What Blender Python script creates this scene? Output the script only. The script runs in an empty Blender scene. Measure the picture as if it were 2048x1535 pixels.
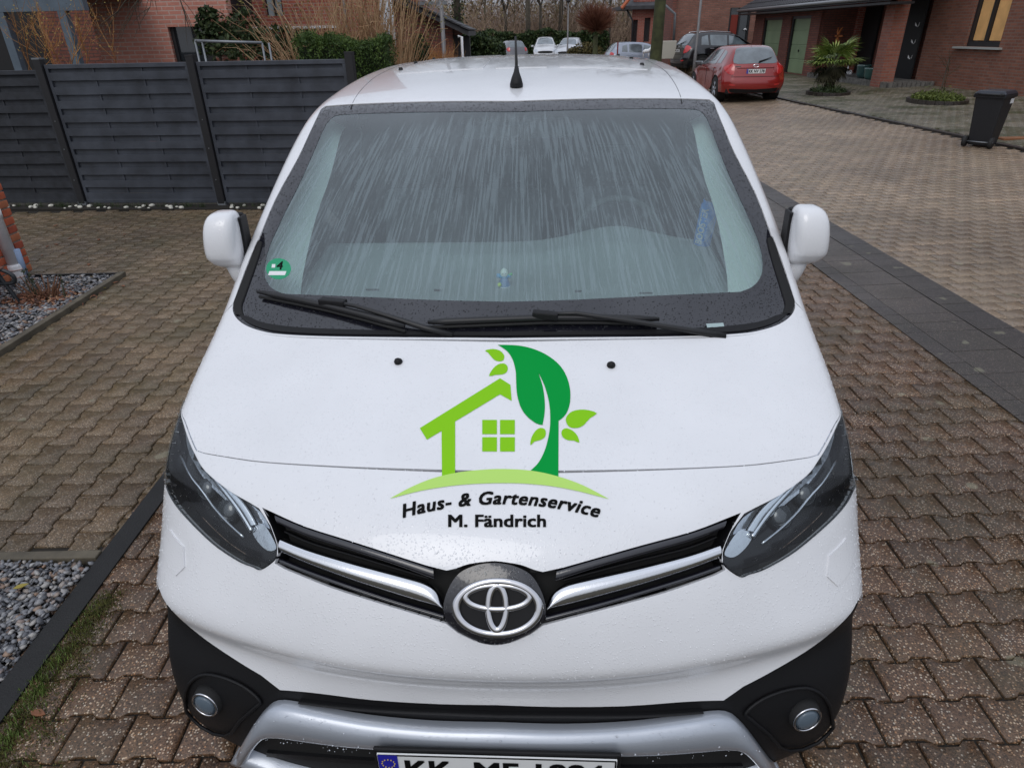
import bpy, bmesh, math, random
import numpy as np
from mathutils import Vector, Matrix
from mathutils.bvhtree import BVHTree
from mathutils.geometry import delaunay_2d_cdt
random.seed(7); RNG = np.random.default_rng(7)
scene = bpy.context.scene
COL = scene.collection
R = math.radians

# ------------------------------------------------------------------ camera
FPX, PITCH, ROLL, CAMH = 1314.8, 28.07, 1.25, 2.006
cam_data = bpy.data.cameras.new('camera'); cam = bpy.data.objects.new('camera', cam_data); COL.objects.link(cam)
cam_data.sensor_fit = 'HORIZONTAL'; cam_data.sensor_width = 36.0; cam_data.lens = FPX / 2048 * 36.0
cam_data.clip_start = 0.05; cam_data.clip_end = 600
cam.matrix_world = Matrix.Translation((0, 0, CAMH)) @ Matrix.Rotation(R(90 - PITCH), 4, 'X') @ Matrix.Rotation(R(-ROLL), 4, 'Z')
scene.camera = cam
# ------------------------------------------------------------------ sky and sun
SUN_EL, SUN_ROT = R(48), R(200)
world = bpy.data.worlds.new('World'); scene.world = world; world.use_nodes = True
wn, wl = world.node_tree.nodes, world.node_tree.links
wn.clear()
w_out = wn.new('ShaderNodeOutputWorld'); bg_a = wn.new('ShaderNodeBackground'); bg_b = wn.new('ShaderNodeBackground')
addw = wn.new('ShaderNodeAddShader'); sky = wn.new('ShaderNodeTexSky'); sky.sky_type = 'NISHITA'; sky.sun_disc = False
sky.sun_elevation = SUN_EL; sky.sun_rotation = SUN_ROT; sky.dust_density = 4; sky.air_density = 1.0
hs = wn.new('ShaderNodeHueSaturation'); hs.inputs['Saturation'].default_value = 0.35
wl.new(sky.outputs[0], hs.inputs['Color']); wl.new(hs.outputs[0], bg_a.inputs[0]); bg_a.inputs[1].default_value = 0.05
# cloud deck: brighter overhead than at the horizon, broken by soft grey clouds
tc = wn.new('ShaderNodeTexCoord'); sx = wn.new('ShaderNodeSeparateXYZ'); wl.new(tc.outputs['Generated'], sx.inputs[0])
mr = wn.new('ShaderNodeMapRange'); mr.inputs[1].default_value = -0.05; mr.inputs[2].default_value = 1.0
mr.inputs[3].default_value = 0.42; mr.inputs[4].default_value = 1.25
wl.new(sx.outputs[2], mr.inputs[0])
nz = wn.new('ShaderNodeTexNoise'); nz.inputs['Scale'].default_value = 2.3; nz.inputs['Detail'].default_value = 5
wl.new(tc.outputs['Generated'], nz.inputs['Vector'])
mr2 = wn.new('ShaderNodeMapRange'); mr2.inputs[1].default_value = 0.3; mr2.inputs[2].default_value = 0.7
mr2.inputs[3].default_value = 0.72; mr2.inputs[4].default_value = 1.2
wl.new(nz.outputs[0], mr2.inputs[0])
mul = wn.new('ShaderNodeMath'); mul.operation = 'MULTIPLY'; wl.new(mr.outputs[0], mul.inputs[0]); wl.new(mr2.outputs[0], mul.inputs[1])
wl.new(mul.outputs[0], bg_b.inputs[1]); bg_b.inputs[0].default_value = (0.82, 0.89, 1.04, 1)
wl.new(bg_a.outputs[0], addw.inputs[0]); wl.new(bg_b.outputs[0], addw.inputs[1]); wl.new(addw.outputs[0], w_out.inputs[0])
sun_d = bpy.data.lights.new('sun', 'SUN'); sun_d.energy = 0.6; sun_d.angle = R(30); sun_d.color = (1, .97, .93)
sun = bpy.data.objects.new('sun', sun_d); COL.objects.link(sun)
sun.rotation_euler = (R(90) - SUN_EL, 0, R(180) - SUN_ROT); sun.location = (0, 0, 20)
# ------------------------------------------------------------------ exposure
scene.view_settings.view_transform = 'Standard'; scene.view_settings.look = 'None'
scene.view_settings.exposure = -0.47; scene.view_settings.gamma = 1
scene.view_settings.use_curve_mapping = False
scene.render.engine = 'CYCLES'
scene.cycles.max_bounces = 8; scene.cycles.transparent_max_bounces = 16

# ================================================================== geometry of the view (used to place things in the world)
TH, RO = R(PITCH), R(ROLL)
def px_dir(px, py):
    a, b = px - 1024.0, py - 767.5
    c, s = math.cos(RO), math.sin(RO)
    u = a * c - b * s; v = a * s + b * c
    return np.array([u, FPX * math.cos(TH) - v * math.sin(TH), -(FPX * math.sin(TH) + v * math.cos(TH))])
EYE = np.array([0, 0, CAMH])
def gz(x, y=0): return 0.028 * min(max(x - 1.6, 0), 13.5)
def gnd(px, py):
    d = px_dir(px, py); z = 0.0
    for _ in range(12):
        t = (z - CAMH) / d[2]; z = gz(t * d[0])
    return Vector((t * d[0], t * d[1], z))
def at(px, py, Y):
    d = px_dir(px, py); p = EYE + d * (Y / d[1]); return Vector(p)

# ================================================================== object helpers
def tag(o, label=None, cat=None, group=None, kind=None):
    if label: o['label'] = label
    if cat: o['category'] = cat
    if group: o['group'] = group
    if kind: o['kind'] = kind
    return o
def thing(name, label, cat, loc=(0, 0, 0), rz=0, group=None):
    o = bpy.data.objects.new(name, None); COL.objects.link(o); o.location = loc; o.rotation_euler = (0, 0, rz)
    o.empty_display_size = .1
    return tag(o, label, cat, group)
class MB:
    def __init__(s): s.v = []; s.f = []; s.uv = {}; s.n = 0
    def add(s, vs, fs, uvs=None):
        b = s.n; s.v.extend([tuple(p) for p in vs]); s.n += len(vs)
        for i, f in enumerate(fs):
            if uvs: s.uv[len(s.f)] = uvs[i]
            s.f.append(tuple(b + k for k in f))
    def box(s, c, d, rz=0, M=None):
        x, y, z = d[0] / 2, d[1] / 2, d[2] / 2
        P = [(-x, -y, -z), (x, -y, -z), (x, y, -z), (-x, y, -z), (-x, -y, z), (x, -y, z), (x, y, z), (-x, y, z)]
        F = [(0, 1, 5, 4), (1, 2, 6, 5), (2, 3, 7, 6), (3, 0, 4, 7), (4, 5, 6, 7), (3, 2, 1, 0)]
        UV = []
        for k, f in enumerate(F):
            ax = [(0, 2), (1, 2), (0, 2), (1, 2), (0, 1), (0, 1)][k]
            UV.append([(P[i][ax[0]] + (c[0] if ax[0] == 0 else c[1]), P[i][ax[1]] + (c[2] if ax[1] == 2 else c[1])) for i in f])
        m = Matrix.Translation(c) @ Matrix.Rotation(rz, 4, 'Z')
        if M is not None: m = M @ Matrix.Translation(c)
        s.add([m @ Vector(p) for p in P], F, UV)
    def prism(s, pts, z0, z1):
        n = len(pts)
        vs = [(p[0], p[1], z0) for p in pts] + [(p[0], p[1], z1) for p in pts]
        s.add(vs, [tuple(range(n - 1, -1, -1)), tuple(range(n, 2 * n))] + [(i, (i + 1) % n, n + (i + 1) % n, n + i) for i in range(n)])
    def tube(s, path, rad, k=8, cap=True):
        path = [Vector(p) for p in path]; n = len(path)
        rad = [rad] * n if not hasattr(rad, '__len__') else rad
        vs = []; prev = None
        for i, p in enumerate(path):
            t = (path[min(i + 1, n - 1)] - path[max(i - 1, 0)])
            if t.length < 1e-9: t = Vector((0, 0, 1))
            t.normalize()
            a = prev - t * prev.dot(t) if prev is not None else t.orthogonal()
            if a.length < 1e-6: a = t.orthogonal()
            a.normalize(); prev = a; b = t.cross(a)
            for j in range(k):
                q = 2 * math.pi * j / k
                vs.append(p + (a * math.cos(q) + b * math.sin(q)) * rad[i])
        fs = [(i * k + j, i * k + (j + 1) % k, (i + 1) * k + (j + 1) % k, (i + 1) * k + j) for i in range(n - 1) for j in range(k)]
        if cap: fs += [tuple(range(k - 1, -1, -1)), tuple((n - 1) * k + j for j in range(k))]
        s.add(vs, fs)
    def build(s, name, mat, parent=None, smooth=False, link=True):
        me = bpy.data.meshes.new(name); me.from_pydata(s.v, [], s.f); me.update()
        if s.uv:
            ul = me.uv_layers.new(name='UVMap')
            for i, uvs in s.uv.items():
                p = me.polygons[i]
                for k, li in enumerate(p.loop_indices): ul.data[li].uv = uvs[k]
        if mat is not None: me.materials.append(mat)
        if smooth: me.polygons.foreach_set('use_smooth', [True] * len(me.polygons))
        o = bpy.data.objects.new(name, me)
        if link: COL.objects.link(o)
        if parent is not None: o.parent = parent
        return o
def mesh_np(name, V, F, mat, parent=None, smooth=False, attr=None):
    """V (n,3), F (m,k) equal-sized faces"""
    V = np.asarray(V, np.float32); F = np.asarray(F, np.int32)
    me = bpy.data.meshes.new(name); me.vertices.add(len(V)); me.vertices.foreach_set('co', V.ravel())
    k = F.shape[1]; me.loops.add(F.size); me.loops.foreach_set('vertex_index', F.ravel())
    me.polygons.add(len(F)); me.polygons.foreach_set('loop_start', np.arange(0, F.size, k, dtype=np.int32))
    me.polygons.foreach_set('loop_total', np.full(len(F), k, np.int32))
    if smooth: me.polygons.foreach_set('use_smooth', np.ones(len(F), bool))
    me.update(calc_edges=True)
    if attr is not None:
        for nm, a in attr.items():
            at_ = me.attributes.new(nm, 'FLOAT', 'POINT'); at_.data.foreach_set('value', np.asarray(a, np.float32))
    if mat is not None: me.materials.append(mat)
    o = bpy.data.objects.new(name, me); COL.objects.link(o)
    if parent is not None: o.parent = parent
    return o
def copy_tree(o, parent=None):
    c = o.copy(); COL.objects.link(c); c.parent = parent
    for ch in list(o.children): copy_tree(ch, c)
    return c
def bevel(o, w=.01, seg=2):
    m = o.modifiers.new('bevel', 'BEVEL'); m.width = w; m.segments = seg; m.limit_method = 'ANGLE'; return o

# ================================================================== materials
class NT:
    def __init__(s, name):
        s.m = bpy.data.materials.new(name); s.m.use_nodes = True; s.t = s.m.node_tree; s.n = s.t.nodes; s.l = s.t.links
        s.p = s.n['Principled BSDF']; s.out = s.n['Material Output']
    def N(s, typ, ins=None, **kw):
        n = s.n.new('ShaderNode' + typ)
        for k, v in kw.items(): setattr(n, k, v)
        if ins:
            for k, v in ins.items():
                if hasattr(v, 'default_value') or isinstance(v, bpy.types.NodeSocket): s.l.new(v, n.inputs[k])
                else: n.inputs[k].default_value = v
        return n
    def ramp(s, fac, stops):
        r = s.N('ValToRGB', {0: fac}); e = r.color_ramp.elements
        while len(e) < len(stops): e.new(0.5)
        for i, (p, c) in enumerate(stops):
            e[i].position = p; e[i].color = (c[0], c[1], c[2], 1) if hasattr(c, '__len__') else (c, c, c, 1)
        return r.outputs[0]
    def mix(s, f, a, b, blend='MIX'):
        n = s.N('Mix', None, data_type='RGBA', blend_type=blend)
        for k, v in ((0, f), (6, a), (7, b)):
            if isinstance(v, bpy.types.NodeSocket): s.l.new(v, n.inputs[k])
            else: n.inputs[k].default_value = v if k == 0 else (*v[:3], 1)
        return n.outputs[2]
    def math(s, op, a, b=0, clamp=False):
        n = s.N('Math', {0: a, 1: b}, operation=op, use_clamp=clamp); return n.outputs[0]
    def pos(s): return s.N('NewGeometry').outputs['Position']
    def noise(s, vec, scale, detail=3, rough=.55, out=0):
        n = s.N('TexNoise', {'Scale': scale, 'Detail': detail, 'Roughness': rough}); s.l.new(vec, n.inputs['Vector']); return n.outputs[out]
    def voro(s, vec, scale, feature='F1', out='Distance'):
        n = s.N('TexVoronoi', {'Scale': scale}, feature=feature); s.l.new(vec, n.inputs['Vector']); return n.outputs[out]
    def bump(s, h, strength, dist=.01, normal=None):
        n = s.N('Bump', {'Strength': strength, 'Distance': dist, 'Height': h})
        if normal: s.l.new(normal, n.inputs['Normal'])
        return n.outputs[0]
    def set(s, **kw):
        nm = dict(col='Base Color', rough='Roughness', metal='Metallic', normal='Normal', coat='Coat Weight', crough='Coat Roughness',
                  spec='Specular IOR Level', trans='Transmission Weight', ior='IOR', emis='Emission Color', estr='Emission Strength', alpha='Alpha', sheen='Sheen Weight', cn='Coat Normal')
        for k, v in kw.items():
            i = s.p.inputs[nm[k]]
            if isinstance(v, bpy.types.NodeSocket): s.l.new(v, i)
            elif hasattr(v, '__len__'): i.default_value = (*v[:3], 1)
            else: i.default_value = v
        return s
def pm(name, col, rough=.5, metal=0, var=0.0, vscale=6, bump=0, bscale=60, **kw):
    t = NT(name); P = t.N('TexCoord').outputs['Object']
    c = col
    if var:
        n = t.noise(P, vscale, 5)
        c = t.mix(t.ramp(n, [(.3, 0), (.7, 1)]), tuple(x * (1 - var) for x in col), tuple(min(1, x * (1 + var)) for x in col))
        t.set(rough=t.N('MapRange', {0: n, 3: max(0, rough - .08), 4: min(1, rough + .1)}).outputs[0])
    else: t.set(rough=rough)
    t.set(col=c, metal=metal, **kw)
    if bump: t.set(normal=t.bump(t.noise(P, bscale, 4), bump, .004))
    return t.m

# wet white paint: fine beads of rain as bump only
def wet_paint(name, col, rough=.25, bead=.35):
    t = NT(name); P = t.N('TexCoord').outputs['Object']
    v = t.voro(P, 150); v2 = t.voro(P, 60)
    size = t.noise(P, 9, 3)
    b1 = t.ramp(v, [(0.0, 1), (.33, 0)]); b2 = t.ramp(v2, [(0.0, 1), (.2, 0)])
    msk = t.ramp(size, [(.42, 0), (.6, 1)])
    h = t.math('ADD', t.math('MULTIPLY', b1, t.math('ADD', msk, .35)), t.math('MULTIPLY', b2, .8))
    bp = t.bump(h, bead, .0012)
    dirt = t.noise(P, 3.5, 6)
    c = t.mix(t.ramp(dirt, [(.35, 0), (.75, 1)]), col, tuple(x * .93 for x in col))
    t.set(col=c, rough=rough, normal=bp, coat=.9, crough=.04, cn=bp)
    return t.m
M = {}
M['paint'] = wet_paint('white_paint', (.78, .785, .80), .3, .5)
M['roof'] = wet_paint('roof_paint', (.80, .805, .815), .3, .8)
M['plastic'] = pm('black_plastic', (.007, .007, .008), .5, bump=.25, bscale=900, spec=.3)
M['gloss'] = wet_paint('gloss_black', (.009, .009, .014), .08, .10)
M['inner'] = pm('dark_inner', (.006, .006, .006), .8)
M['chrome'] = pm('chrome', (.72, .73, .75), .08, 1, bump=.05, bscale=160)
M['chromed'] = pm('chrome_clean', (.66, .66, .68), .06, 1)
M['silver'] = wet_paint('silver_paint', (.45, .485, .54), .34, .12)
M['silver'].node_tree.nodes['Principled BSDF'].inputs['Metallic'].default_value = .5
M['rubber'] = pm('rubber', (.015, .015, .015), .75, bump=.2)
M['wiper'] = pm('wiper_black', (.010, .010, .011), .42)
M['white'] = pm('white_plain', (.75, .76, .77), .4)
M['darkglass'] = pm('dark_glass', (.03, .035, .04), .04, spec=.9, coat=1.0, crough=.02)
M['carglass'] = pm('car_glass', (.10, .125, .14), .06, spec=1.0, coat=1.0, crough=.03, var=.5, vscale=2)
M['green_lt'] = pm('decal_light_green', (.235, .57, .014), .7, spec=.1)
M['green_dk'] = pm('decal_dark_green', (.0, .30, .045), .7, spec=.1)
M['green_pale'] = pm('decal_pale_green', (.47, .73, .17), .7, spec=.1)
M['ink'] = pm('decal_black', (.004, .004, .004), .7, spec=.1)
# ================================================================== smooth B-spline surface with patches cut from it
def bsp(f): return np.stack([(1 - f) ** 3, 3 * f ** 3 - 6 * f ** 2 + 4, -3 * f ** 3 + 3 * f ** 2 + 3 * f + 1, f ** 3], -1) / 6
class Surf:
    def __init__(s, half):                              # half: (R, C, 3), column 0 on the centre plane
        h = np.asarray(half, float); m = h[:, :0:-1].copy(); m[:, :, 0] *= -1
        g = np.concatenate([m, h], 1); s.R, s.C = g.shape[:2]
        g = np.concatenate([2 * g[:1] - g[1:2], g, 2 * g[-1:] - g[-2:-1]], 0)
        s.g = np.concatenate([2 * g[:, :1] - g[:, 1:2], g, 2 * g[:, -1:] - g[:, -2:-1]], 1)
    def ev(s, u, v):
        u = np.atleast_1d(np.asarray(u, float)); v = np.atleast_1d(np.asarray(v, float))
        a = (np.clip(u, -1, 1) + 1) / 2 * (s.C - 1); b = np.clip(v, 0, s.R - 1)
        i = np.minimum(a.astype(int), s.C - 2); j = np.minimum(b.astype(int), s.R - 2)
        wa, wb = bsp(a - i), bsp(b - j); out = np.zeros((len(a), 3))
        for p in range(4):
            for q in range(4): out += (wb[:, p] * wa[:, q])[:, None] * s.g[j + p, i + q]
        return out
    def nrm(s, u, v):
        e = 2e-3
        du = s.ev(np.clip(u + e, -1, 1), v) - s.ev(np.clip(u - e, -1, 1), v); dv = s.ev(u, v + .02) - s.ev(u, v - .02)
        n = np.cross(du, dv); n /= np.linalg.norm(n, axis=1)[:, None] + 1e-12
        return n * s.sign
    def prep(s, nu=240, nv=300, sign=1):
        s.sign = sign; U, V = np.meshgrid(np.linspace(-1, 1, nu), np.linspace(0, s.R - 1, nv)); s.U, s.V = U.ravel(), V.ravel()
        s.P = s.ev(s.U, s.V); idx = np.arange(nu * nv).reshape(nv, nu)
        s.F = np.stack([idx[:-1, :-1], idx[:-1, 1:], idx[1:, 1:], idx[1:, :-1]], -1).reshape(-1, 4)
        s.bvh = BVHTree.FromPolygons([tuple(p) for p in s.P], [tuple(f) for f in s.F.tolist()])
        return s
    def hit(s, o, d):
        """uv where the ray o+td meets the surface; the nearest silhouette point when it misses"""
        o = np.array(o, float); d = np.array(d, float); d /= np.linalg.norm(d)
        loc, n, i, t = s.bvh.ray_cast(Vector(o), Vector(d))
        if loc is None:
            w = s.P - o; c = w @ d; dist = np.linalg.norm(w - c[:, None] * d, axis=1); k = int(np.argmin(dist / np.maximum(c, .1)))
            return s.U[k], s.V[k]
        f = s.F[i]; u, v = s.U[f].mean(), s.V[f].mean(); loc = np.array(loc)
        for _ in range(6):
            p = s.ev(u, v)[0]; a = (s.ev(u + 1e-4, v)[0] - p) / 1e-4; b = (s.ev(u, v + 1e-3)[0] - p) / 1e-3
            A = np.stack([a, b], 1); r = loc - p
            q = np.linalg.lstsq(A, r, rcond=None)[0]; u, v = u + q[0], v + q[1]
            u = min(max(u, -1), 1); v = min(max(v, 0), s.R - 1)
        return u, v
def inside(pts, poly):
    x, y = pts[:, 0], pts[:, 1]; r = np.zeros(len(pts), bool); n = len(poly); j = n - 1
    for i in range(n):
        xi, yi = poly[i]; xj, yj = poly[j]
        if yi != yj: r ^= ((yi > y) != (yj > y)) & (x < (xj - xi) * (y - yi) / (yj - yi) + xi)
        j = i
    return r
def cat_rom(pts, n=6, closed=False):
    P = [np.array(p, float) for p in pts]; out = []; N = len(P)
    rng = range(N if closed else N - 1)
    g = (lambda k: P[k % N]) if closed else (lambda k: P[min(max(k, 0), N - 1)])
    for i in rng:
        a, b, c, d = g(i - 1), g(i), g(i + 1), g(i + 2)
        for k in range(n):
            t = k / n; out.append(.5 * (2 * b + (c - a) * t + (2 * a - 5 * b + 4 * c - d) * t * t + (3 * b - a - 3 * c + d) * t ** 3))
    if not closed: out.append(P[-1])
    return [tuple(q) for q in out]
def densify(pts, step, closed=True):
    out = []; n = len(pts)
    for i in range(n if closed else n - 1):
        a = np.array(pts[i], float); b = np.array(pts[(i + 1) % n], float); k = max(1, int(np.linalg.norm(b - a) / step))
        for j in range(k): out.append(tuple(a + (b - a) * j / k))
    if not closed: out.append(tuple(pts[-1]))
    return out
def patch(surf, name, outer, mat, parent, off=0., res=.03, holes=(), skirt=.01, pillow=None, smooth_n=True, attr=False, dome=None):
    """mesh cut out of the surface along uv loops, raised by off along the normal, with an edge folded inwards"""
    loops = [np.array(outer, float)] + [np.array(h, float) for h in holes]
    c = loops[0].mean(0); e = .01
    su = np.linalg.norm(surf.ev(c[0] + e, c[1]) - surf.ev(c[0] - e, c[1])) / (2 * e); sv = np.linalg.norm(surf.ev(c[0], c[1] + .1) - surf.ev(c[0], c[1] - .1)) / .2
    S = np.array([su, sv]); L = [l * S for l in loops]
    L = [np.array(densify([tuple(p) for p in l], res)) for l in L]
    def clean(l):
        o = [l[0]]
        for p in l[1:]:
            if np.linalg.norm(p - o[-1]) > 2e-4: o.append(p)
        if np.linalg.norm(o[0] - o[-1]) < 2e-4: o.pop()
        return np.array(o)
    L = [clean(l) for l in L]
    lo, hi = L[0].min(0), L[0].max(0)
    gx, gy = np.meshgrid(np.arange(lo[0] + res / 2, hi[0], res), np.arange(lo[1] + res / 2, hi[1], res))
    G = np.stack([gx.ravel(), gy.ravel()], 1)
    if len(G):
        k = inside(G, L[0])
        for h in L[1:]: k &= ~inside(G, h)
        G = G[k]
    allb = np.concatenate(L)
    if len(G):
        dm = np.full(len(G), 9e9)
        for i in range(0, len(allb), 64): dm = np.minimum(dm, np.sqrt(((G[:, None] - allb[None, i:i + 64]) ** 2).sum(-1)).min(1))
        G = G[dm > res * .45]
    pts = [Vector(p) for p in allb] + [Vector(p) for p in G]
    edges = []; b = 0
    for l in L:
        edges += [(b + i, b + (i + 1) % len(l)) for i in range(len(l))]; b += len(l)
    vo, eo, fo, ov, oe, of = delaunay_2d_cdt(pts, edges, [], 0, 1e-7)
    vo = np.array([tuple(p) for p in vo]); F = np.array([f for f in fo if len(f) == 3])
    cen = vo[F].mean(1); k = inside(cen, L[0])
    for h in L[1:]: k &= ~inside(cen, h)
    F = F[k]
    uv = vo / S; P = surf.ev(uv[:, 0], uv[:, 1]); Nn = surf.nrm(uv[:, 0], uv[:, 1])
    h = np.full(len(P), float(off))
    if pillow:
        ph, pw = pillow; d = np.full(len(P), 9e9)
        for i in range(0, len(allb), 64): d = np.minimum(d, np.sqrt(((vo[:, None] - allb[None, i:i + 64]) ** 2).sum(-1)).min(1))
        tt = np.clip(d / pw, 0, 1); h += ph * np.sqrt(np.clip(1 - (1 - tt) ** 2, 0, 1))
    if dome:
        rr = ((uv[:, 0] - dome[1]) / dome[3]) ** 2 + ((uv[:, 1] - dome[2]) / dome[4]) ** 2; h += dome[0] * np.clip(1 - rr, 0, 1)
    Q = P + Nn * h[:, None]
    # orient
    a, b_, c_ = Q[F[:, 0]], Q[F[:, 1]], Q[F[:, 2]]; fn = np.cross(b_ - a, c_ - a)
    flip = (fn * Nn[F[:, 0]]).sum(1) < 0; F[flip] = F[flip][:, ::-1]
    faces = [tuple(f) for f in F.tolist()]; V = [tuple(p) for p in Q]; NV = [tuple(n) for n in Nn]
    if skirt:
        cnt = {}
        for f in faces:
            for i in range(3):
                e_ = (f[i], f[(i + 1) % 3]); cnt[e_] = cnt.get(e_, 0) + 1
        bd = [e_ for e_ in cnt if (e_[1], e_[0]) not in cnt]
        mp = {}
        for i, j in bd:
            for q in (i, j):
                if q not in mp:
                    mp[q] = (len(V), len(V) + 1); p = Q[q]; V.append(tuple(p)); V.append(tuple(p - Nn[q] * skirt)); NV += [None, None]
            faces.append((mp[j][0], mp[i][0], mp[i][1], mp[j][1]))
    me = bpy.data.meshes.new(name); me.from_pydata(V, [], faces); me.update()
    me.polygons.foreach_set('use_smooth', [len(f) == 3 for f in faces])
    if smooth_n and not pillow and not dome:
        ln = []
        for p in me.polygons:
            for li in p.loop_indices:
                n = NV[me.loops[li].vertex_index]; ln.append(n if (n is not None and len(p.vertices) == 3) else tuple(p.normal))
        me.normals_split_custom_set(ln)
    if attr:
        ax = me.attributes.new('su', 'FLOAT', 'POINT'); ay = me.attributes.new('sv', 'FLOAT', 'POINT')
        UX = np.zeros(len(V)); UY = np.zeros(len(V)); UX[:len(uv)] = Q[:, 0]; UY[:len(uv)] = uv[:, 1]
        ax.data.foreach_set('value', UX.astype(np.float32)); ay.data.foreach_set('value', UY.astype(np.float32))
    me.materials.append(mat); o = bpy.data.objects.new(name, me); COL.objects.link(o)
    if parent is not None: o.parent = parent
    return o
def text2d(body, bold=.02, shear=0., space=1.0):
    cu = bpy.data.curves.new('lettering', 'FONT'); cu.body = body; cu.size = 1; cu.offset = 0; cu.shear = shear; cu.space_character = space; cu.resolution_u = 3
    o = bpy.data.objects.new('lettering', cu); COL.objects.link(o)
    dg = bpy.context.evaluated_depsgraph_get(); dg.update(); ev = o.evaluated_get(dg); me = ev.to_mesh()
    V = np.array([tuple(v.co)[:2] for v in me.vertices]); F = [tuple(p.vertices) for p in me.polygons]
    ev.to_mesh_clear(); bpy.data.objects.remove(o); bpy.data.curves.remove(cu)
    n = len(V); W = np.concatenate([V + np.array(d) * bold for d in ((-1, -.8), (1, -.8), (-1, .8), (1, .8), (0, 0))]); F = [tuple(i + n * k for i in f) for k in range(5) for f in F]
    lo, hi = W.min(0), W.max(0); return W - lo, F, hi - lo
def place_text(name, V, F, fn, mat, parent):
    me = bpy.data.meshes.new(name); n = len(V) // 5; me.from_pydata([tuple(fn(x, y, (i // n) * .00012)) for i, (x, y) in enumerate(V)], [], F); me.update(); me.materials.append(mat)
    o = bpy.data.objects.new(name, me); COL.objects.link(o); o.parent = parent; return o

# ================================================================== the white van
PSI, VX, VY = R(2.917), -.054, 1.08
van = thing('van', 'white panel van with a green house and tree logo on its bonnet, facing the camera', 'van', (VX, VY, 0), -PSI)
VM = Matrix.Translation((VX, VY, 0)) @ Matrix.Rotation(-PSI, 4, 'Z'); VI = VM.inverted()
eye_l = np.array(VI @ Vector(EYE)); VR = np.array(VI.to_3x3())
def vray(px, py): return VR @ px_dir(px, py)
def frow(z, yc, xs=1.0, ye=.5, ze=None, rec=0.0, dk=1.0):
    D_ = None; X = [0, .22, .43, .62, .78, .89, .945, .965, .97, .97, .97, .965]; D = [0, .010, .048, .115, .185, .26, .335, .41, 0, 0, 0, 0]
    D = [d * (dk if i < 7 else (dk + 1) / 2) for i, d in enumerate(D)]; ze = z if ze is None else ze; out = []
    for i in range(12):
        x = X[i] * xs
        if i < 8: y = yc + D[i] + rec * max(0, 1 - (X[i] / .62) ** 4) if X[i] < .62 else yc + D[i]
        else:
            y7 = yc + D[7]; t = (i - 7) / 4; y = y7 + (max(ye, y7 + .03) - y7) * t
        out.append((x, y, z + (ze - z) * max(0, (i - 6) / 5)))
    return out
def urow(C, E, B, S, pw=2.2, pz=2.6):
    out = [(E[0] * t, C[0] + (E[1] - C[0]) * t ** pw, C[1] + (E[2] - C[1]) * t ** pz) for t in (0, .25, .5, .72, .88, 1)]
    for a, b, n in ((E, B, 3), (B, S, 3)):
        for k in range(1, n + 1):
            t = k / n; out.append(tuple(a[i] + (b[i] - a[i]) * t for i in range(3)))
    return out
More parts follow.
